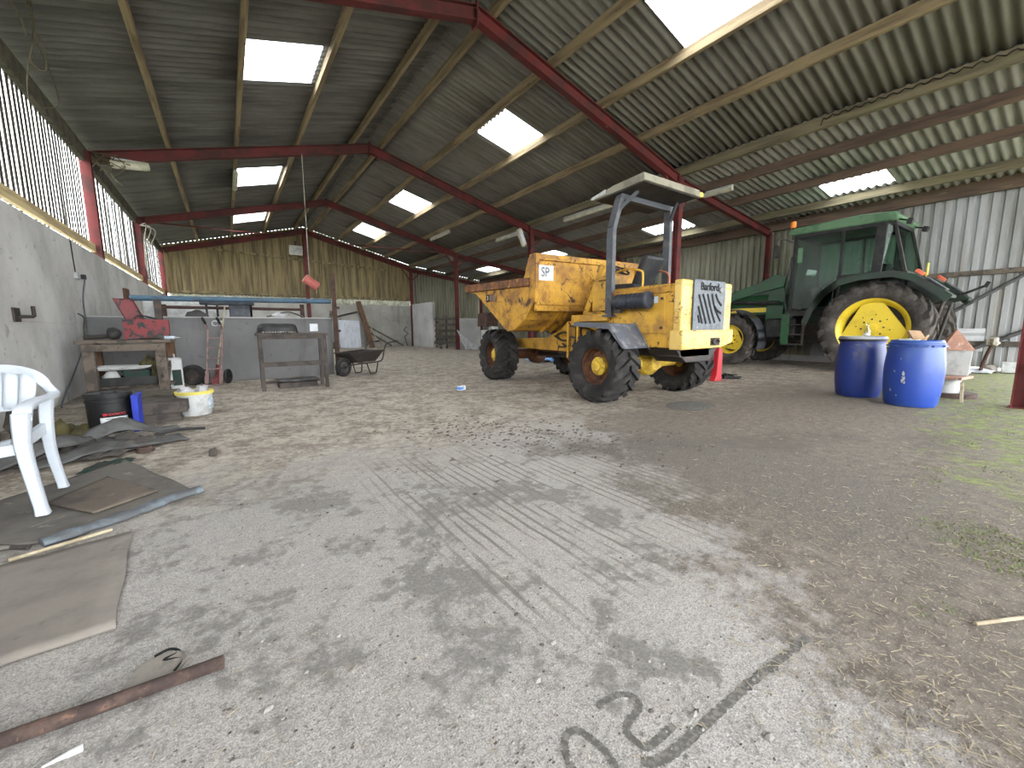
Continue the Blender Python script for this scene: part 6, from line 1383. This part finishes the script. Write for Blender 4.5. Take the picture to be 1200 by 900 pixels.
drape('tarpaulin', [(7.2, 9.3), (8.3, 9.0), (8.6, 9.8), (7.5, 10.1)], MT['bluetarp'], 'crumpled blue tarpaulin on the floor beyond the dumper', 'tarpaulin', 3, 0.42, 0.02, 4, 18, 0.006)
m = M(); m.lathe([(0, 0.0), (0.26, 0.0), (0.27, 0.006), (0.24, 0.01), (0, 0.012)], (4.85, 2.95, 0.0), n=28); m.v = [(x + (x - 4.85) * 0.35, y, z) for x, y, z in m.v]; tag(m.build('floor_patch', MT['mud'], smooth=40), 'round dark patch on the floor right of the near dumper wheel', 'patch')  # flat dark disc on the floor, stretched sideways
cb_ = thing('drink_carton', 'small blue and white carton lying on the floor left of the dumper', 'carton', (3.12, 5.97, 0), 0.4)
m = M(); m.box(-0.07, 0.07, -0.04, 0.04, 0, 0.07); m.build('box', MT['paper'], cb_, smooth=0, bevel=0.006); m = M(); m.box(-0.072, 0.02, -0.042, 0.042, 0.012, 0.058); m.build('blue_band', MT['bluetarp'], cb_, smooth=0)

# ================================================================== FAR END
w = M(); w.box(9.2, 9.36, 20.75, 23.63, 0, 1.18); w.box(9.222, 9.338, 20.75, 23.63, 1.18, 1.22); w.box(9.2, 9.36, 20.75, 23.63, 1.22, 2.45)
tag(w.build('concrete_panel', MT['panel'], smooth=0), 'tall pale concrete panel wall standing out from the far gable', 'panel wall')
tag(M().box(9.36, 10.55, 17.98, 18.1, 0, 1.52).build('concrete_panel', MT['panel'], smooth=0, bevel=0.006), 'low pale concrete panel right of the third inner red post', 'panel wall')
gt = thing('slatted_gate', 'dark slatted timber gate between the tall concrete panel and the red post', 'gate', (9.3, 19.4, 0))
for z in (0.25, 0.55, 0.85, 1.15, 1.45):
    m = M(); m.box(-0.025, 0.025, -1.3, 1.3, z, z + 0.13); m.build('slat', MT['blackwood'], gt, smooth=0)
for y in (-1.25, 0, 1.25):
    m = M(); m.box(0.025, 0.075, y - 0.05, y + 0.05, 0.0, 1.65); m.build('upright', MT['blackwood'], gt, smooth=0)
m = M(); m.beam((9.0, 19.3, 0.05), (9.05, 20.2, 0.3), 0.1, 0.1); tag(m.build('fallen_timber', MT['greywood'], smooth=0), 'grey timber leaning at the foot of the dark slatted gate', 'timber')
m = M()
def shp(u, v):
    x = 9.15 + 1.1 * u - 0.15 * v; top = 0.95 * (1 - u) ** 0.8
    return (x, 17.55 - 0.55 * (1 - v) + 0.1 * mnoise.noise(Vector((u * 5, v * 4, 2))), 0.02 + top * v + 0.12 * abs(mnoise.noise(Vector((u * 8, v * 3, 4)))) * (1 - v * .5))
m.grid(shp, 26, 16); tag(m.build('plastic_sheet', MT['plasticsheet'], smooth=60, thick=0.005), 'crumpled grey plastic sheet slumped against the third inner red post', 'plastic sheet')
mc = thing('feed_machine', 'old red and grey farm machine standing beyond the dumper front wheel', 'machine', (9.35, 15.3, 0), 0.2)
m = M(); m.box(-0.16, 0.2, -0.2, 0.3, 0.35, 0.95); m.build('grey_cabinet', MT['palegrey'], mc, smooth=0, bevel=0.02)
m = M(); m.prism([(-0.35, 1.1), (0.3, 1.1), (0.45, 1.75), (-0.3, 1.65)], 'y', -0.3, 0.3); m.build('red_hopper', MT['rust'], mc, smooth=0, bevel=0.02)
m = M(); m.cyl((-0.1, -0.25, 1.02), (0.3, -0.25, 1.02), 0.09); m.build('motor', MT['white'], mc, smooth=35)
m = M(); m.cyl((0.2, -0.1, 1.1), (0.75, -0.15, 0.85), 0.07); m.build('chute', MT['greymetal'], mc, smooth=35)
for x in (-0.12, 0.16):
    m = M(); m.beam((x, -0.1, 0), (x, -0.1, 0.4), 0.06, 0.06); m.build('leg', MT['toolred'], mc, smooth=0)
# back wall bits
lp_ = M(); lp_.beam((6.62, 23.1, 0.0), (6.16, 23.82, 2.55), 0.26, 0.08, up=(0, -1, 0)); tag(lp_.build('leaning_plank', MT['brownpost'], smooth=0, bevel=0.008), 'broad brown plank leaning on the far concrete wall', 'plank')
m = M(); m.beam((5.55, 23.45, 0.0), (5.6, 23.8, 1.5), 1.1, 0.03, up=(0, -1, 0)); tag(m.build('leaning_board', MT['paleboard'], smooth=0), 'pale blue grey board leaning on the far concrete wall left of the brown plank', 'board')
m = M(); m.tube([(6.95, 22.9, 0.02), (6.4, 23.88, 2.2)], 0.022, 8); tag(m.build('thin_pole', MT['straw'], smooth=40), 'thin pale pole leaning right of the brown plank on the far wall', 'pole')
for k, (a, b) in enumerate((((6.6, 23.85, 1.2), (8.6, 23.7, 0.05)), ((6.5, 23.85, 0.95), (7.9, 23.7, 0.05)))):
    m = M(); m.beam(a, b, 0.05, 0.09); tag(m.build('propped_bar', MT['greenwood'], smooth=0), ['upper dark bar propped slanting along the far concrete wall', 'lower dark bar propped slanting along the far concrete wall'][k], 'bar')
m = M(); m.tube(bez([(4.9, 23.88, 1.65), (5.3, 23.86, 1.78), (6.1, 23.86, 1.98)]), 0.045, 8); tag(m.build('wall_pipe', MT['blacksteel'], smooth=40), 'dark pipe along the far concrete wall above the pale board', 'pipe')
m = M(); m.tube(bez([(8.9, 23.84, 1.15), (8.7, 23.8, 0.95), (8.95, 23.78, 0.75), (8.75, 23.8, 0.55), (8.9, 23.8, 0.02)], 6), 0.02, 6); tag(m.build('wall_cable', MT['black'], smooth=40), 'tangled dark cable in the far right corner of the concrete wall', 'cable')
m = M(); m.blob((4.35, 23.3, 0.18), (0.45, 0.4, 0.28), 3, 0.4, 16, fr=2.2); tag(m.build('straw_heap', MT['olive'], smooth=60), 'brown heap of litter at the foot of the far wall by the brown post', 'heap')
m = M(); m.beam((4.45, 23.7, 0.3), (4.75, 23.85, 2.0), 0.14, 0.07, up=(0, -1, 0)); tag(m.build('warped_board', MT['greenwood'], smooth=0), 'warped grey timber leaning on the far wall left of the pale board', 'board')

# ================================================================== LAMPS, CABLES, ROPE
lm = thing('batten_lamp', 'white lamp tangled in cables at the head of the second left red post', 'lamp', (-1.62, 11.85, 4.36), 0)
m = M(); m.lathe([(0.0, -0.02), (0.07, -0.02), (0.085, 0.03), (0.085, 0.52), (0.07, 0.58), (0, 0.59)], (0, 0, 0), (1, 0, 0.1), 20); m.build('diffuser', MT['tube'], lm, smooth=40)
m = M(); m.box(0, 0.5, -0.04, 0.04, 0.08, 0.12); m.build('housing', MT['white'], lm, smooth=0)
for k in range(6):
    q = random.Random(60 + k); m = M()
    pts = [(-1.98 + 0.12 * q.random(), 11.95 - 0.1 * q.random(), 4.6 - 0.05 * k)]
    for i in range(5): pts.append((-1.9 + q.uniform(0.0, 0.55), 11.8 + q.uniform(-0.08, 0.1), 4.38 + q.uniform(-0.16, 0.16)))
    pts.append((-1.9 + 0.08 * k, 11.85, 4.25 - 0.06 * k))
    m.tube(bez(pts, 6), 0.009, 6); tag(m.build('tangled_cable', MT['oldcable'], smooth=40), 'old cable tangled around the white lamp on the left wall', 'cable', 'cables around the left wall lamp')
for k in range(3):
    q = random.Random(80 + k); m = M()
    m.tube(bez([(-1.95, 17.7, 4.3), (-1.75 + 0.1 * k, 17.2, 4.25 - 0.1 * k), (-1.8, 16.7, 3.6 - 0.2 * k), (-1.86, 17.3, 3.0 - 0.1 * k), (-1.9, 17.75, 2.7)], 6), 0.012, 6); tag(m.build('looped_cable', MT['string'], smooth=40), 'pale cable looped at the third left red post', 'cable', 'cables at the third left post')
def batten(label, p, q, r=0.06):
    t = thing('tube_lamp', label, 'lamp', p, 0, 'tube lamps under the purlins'); d = Vector(q) - Vector(p)
    m = M(); m.lathe([(0.0, 0.0), (r, 0.01), (r, d.length - 0.01), (0, d.length)], (0, 0, 0), d, 14); m.build('diffuser', MT['tube'], t, smooth=40)
    m = M(); m.beam((0, 0, r), d + Vector((0, 0, r)), r * 1.2, 0.05); m.build('housing', MT['white'], t, smooth=0)
batten('tube lamp under the left slope purlin beside the second left rooflight', (0.56, 13.7, 4.37 + .259 * 2.51 + 0.14), (0.56, 15.2, 4.37 + .259 * 2.51 + 0.14))
batten('tube lamp on the low roof behind the dumper canopy, nearest the camera', (10.32, 5.5, 4.37 - .127 * 1.08 + 0.1), (10.32, 7.0, 4.37 - .127 * 1.08 + 0.1))
batten('tube lamp over the second inner post, left of the dumper canopy', (9.32, 8.3, 4.47), (9.32, 10.4, 4.47))
batten('tube lamp beyond the second inner post, under the purlin over the posts', (9.2, 12.4, 4.49), (9.2, 14.3, 4.49))
batten('farthest tube lamp on the right slope near the third inner post', (7.76, 15.6, 4.37 + .259 * 1.48 + 0.15), (7.76, 17.4, 4.37 + .259 * 1.48 + 0.15))
fl = thing('floodlight', 'tilted pale floodlight on the second inner red post', 'floodlight', (8.72, 12.0, 4.14), 0)
m = M(); m.cbox((0, -0.06, 0), (0.18, 0.12, 0.62), (0.25, -0.62, 0)); m.build('housing', MT['tube'], fl, smooth=0, bevel=0.02)
m = M(); m.cbox((0, -0.13, -0.01), (0.12, 0.01, 0.5), (0.25, -0.62, 0)); m.build('lens', MT['paper'], fl, smooth=0)
m = M(); m.tube([(0.1, 0.0, 0.05), (0.44, 0.05, 0.1)], 0.02, 8); m.build('arm', MT['blacksteel'], fl, smooth=40)
fg = thing('floodlight', 'pale square floodlight under the apex of the far gable', 'floodlight', (3.2, 23.55, 4.95), 0)
m = M(); m.cbox((0, 0, 0), (0.6, 0.16, 0.46), (0.25, 0, 0)); m.build('housing', MT['tube'], fg, smooth=0, bevel=0.02)
m = M(); m.cbox((0, -0.085, -0.02), (0.5, 0.01, 0.36), (0.25, 0, 0)); m.build('lens', MT['palegrey'], fg, smooth=0)
m = M(); m.beam((0, 0.05, 0.2), (0, 0.05, 0.45), 0.08, 0.04); m.build('bracket', MT['blacksteel'], fg, smooth=0)
rp = thing('hanging_block', 'faded red block hanging on a thin rope from the second red frame', 'block', (1.92, 11.95, 0), 0)
m = M(); m.tube([(0.0, 0, 5.36), (-0.02, 0, 2.35)], 0.008, 6); m.build('rope', MT['string'], rp, smooth=40)
m = M(); m.cyl((-0.14, 0, 2.33), (0.16, 0.03, 2.12), 0.115, n=24); m.build('block', MT['pinkred'], rp, smooth=35, bevel=0.01)
m = M(); m.tube(bez([(0.1, 0.02, 2.14), (0.13, 0.02, 2.02), (0.1, 0.02, 1.95)]), 0.006, 6); m.build('tail', MT['string'], rp, smooth=40)
# loose cables at the top left
CB = [[(-1.75, 7.05, 4.72), (-1.66, 7.4, 4.62), (-1.62, 7.5, 4.4), (-1.64, 7.45, 4.6)], [(-1.55, 7.5, 4.78), (-1.58, 7.62, 4.6), (-1.64, 7.8, 4.5), (-1.72, 7.95, 4.35), (-1.8, 8.1, 4.15), (-1.86, 8.3, 3.98)], [(-1.54, 7.5, 4.78), (-1.6, 7.7, 4.52), (-1.7, 7.9, 4.3), (-1.6, 7.95, 4.24), (-1.55, 7.8, 4.4), (-1.58, 7.62, 4.58)],
      [(-1.62, 7.85, 4.5), (-1.66, 8.4, 4.5), (-1.72, 9.0, 4.4), (-1.78, 9.2, 4.3), (-1.9, 9.1, 4.2)]]
LB = ['dark cable hook hanging from the roof at the top left corner', 'long dark cable hanging to the slats at the top left', 'dark cable loop hanging beside the long cable, top left', 'thin dark cable running from the loop along the slatted wall']
for p_, lab in zip(CB, LB):
    m = M(); m.tube(bez(p_, 8), 0.0075, 6); tag(m.build('hanging_cable', MT['oldcable'], smooth=40), lab, 'cable')
m = M(); m.tube([(-1.56, 7.5, 4.92), (-1.56, 7.5, 4.74)], 0.02, 8); tag(m.build('cable_gland', MT['oldcable'], smooth=40), 'stub bundle of cable fixed to the roof, top left', 'cable')
pts = [(9.12, 1.0 + 0.045 * i, 4.7 + 0.024 * math.cos(2 * PI * (1.0 + 0.045 * i) / PITCH)) for i in range(52)]
m = M(); m.tube(pts, 0.009, 6); m.tube([(9.13, 3.3, 4.71), (9.1, 3.32, 4.6)], 0.009, 6); tag(m.build('roof_cable', MT['slot'], smooth=40), 'black wavy cable along the roof corrugations at the right', 'cable')

# ================================================================== LITTER
def scatter(name, mat, n, fn, label, seed, cat='litter'):
    q = random.Random(seed); m = M()
    for i in range(n): fn(m, q, i)
    return tag(m.build(name, mat, smooth=0, merge=False), label, cat, kind='stuff')
def near(q):
    """spread floor points evenly in the photograph, below the horizon"""
    while True:
        px, py = q.uniform(-40, 1240), q.uniform(470, 930); x, y = scr(px, py)
        if x > XL + 0.1: return x, y
def free(x, y):
    if x < -0.1 and 1.3 < y < 6.5: return False
    if x < -0.1 and y < 2.9 and y > 1.7: return False
    if 3.8 < x < 6.4 and y > 2.8: return False
    if 6.7 < x < 9 and 0.9 < y < 2.4: return False
    return True
def f_peb(m, q, i):
    x, y = near(q)
    if not free(x, y): return
    r = q.uniform(0.0016, 0.0048) * (1 + 0.25 * y) * (2 if q.random() < 0.04 else 1)
    m.blob((x, y, r * 0.4), (r * q.uniform(.8, 1.5), r, r * 0.6), i, 0.4, 5)
def f_grit(m, q, i):
    x, y = near(q)
    if not free(x, y): return
    r = q.uniform(0.0008, 0.0028) * (1 + 0.4 * y) * (2.2 if q.random() < 0.03 else 1)
    m.blob((x, y, r * 0.25), (r * q.uniform(.7, 2.0), r * q.uniform(.6, 1.2), r * 0.5), i, 0.7, 5, fr=3)
scatter('pebbles', MT['pebble'], 650, f_peb, 'small pale pebbles scattered over the concrete floor', 1)
scatter('dark_grit', MT['clod'], 900, f_grit, 'dark crumbs of muck scattered over the concrete floor', 2)
def f_clod(m, q, i):
    t_ = q.random(); x0, y0 = 1.6 + 1.5 * t_, 3.9 - 1.9 * t_; x, y = x0 + q.gauss(0, 0.35), y0 + q.gauss(0, 0.28)
    r = q.uniform(0.003, 0.012) * (1.6 if q.random() < 0.06 else 1); m.blob((x, y, r * 0.3), (r * q.uniform(.7, 2.4), r * q.uniform(.6, 1.3), r * 0.5), i, 0.75, 6, fr=3)
scatter('muck_clods', MT['clod'], 600, f_clod, 'dark clods of muck dragged across the floor before the dumper', 3)
def f_straw(m, q, i):
    while True:
        x, y = near(q)
        if free(x, y) and (x - 0.62 * y > 0.9 or q.random() < 0.06): break
    a = q.uniform(0, PI); l = q.uniform(0.006, 0.024) * (1 + 0.55 * math.hypot(x, y) * 0.5); r = q.uniform(0.0004, 0.0009) * (1 + 0.3 * math.hypot(x, y))
    m.cbox((x, y, 0.004), (l, r * 2, r), (q.uniform(-.05, .05), q.uniform(-.06, .06), a))
scatter('straw', MT['straw'], 1500, f_straw, 'pale bits of straw strewn over the dirt on the right', 4)
def f_moss(m, q, i):
    while True:
        px, py = q.uniform(1080, 1240), q.uniform(455, 720); x, y = scr(px, py)
        if free(x, y): break
    if mnoise.noise(Vector((x * 1.6, y * 2.2, 4))) < 0.12: return
    for k in range(5):
        a = q.uniform(0, 2 * PI); h = q.uniform(0.004, 0.011) * (1 + 0.1 * x); s = h * 0.25
        xx, yy = x + q.uniform(-.09, .09), y + q.uniform(-.07, .07)
        m.add([(xx - s * math.sin(a), yy + s * math.cos(a), 0), (xx + s * math.sin(a), yy - s * math.cos(a), 0), (xx + h * 0.7 * math.cos(a), yy + h * 0.7 * math.sin(a), h)], [(0, 1, 2)])
scatter('moss_tufts', MT['moss'], 1100, f_moss, 'bright green moss and grass tufts at the right edge of the floor', 5, 'moss')
# hedge outside, seen through the gap over the concrete wall
def f_leaf(m, q, i):
    y = q.uniform(2, 26); z = q.uniform(0, 4.0) ; x = -4.4 + q.gauss(0, 0.25); s = q.uniform(0.08, 0.2)
    if z > 3.3 + 0.6 * mnoise.noise(Vector((y * 0.6, 1, 1))): return
    R_ = Euler((q.uniform(0, 6), q.uniform(0, 6), q.uniform(0, 6))).to_matrix(); c_ = Vector((x, y, z))
    m.add([c_ + R_ @ Vector(v) for v in ((-s, 0, 0), (0, -s * .5, 0), (s, 0, 0), (0, s * .5, 0))], [(0, 1, 2, 3)])
o = scatter('hedge', MT['leaf'], 5000, f_leaf, 'green hedge outside, glimpsed through the gap above the left concrete wall', 6, 'hedge')
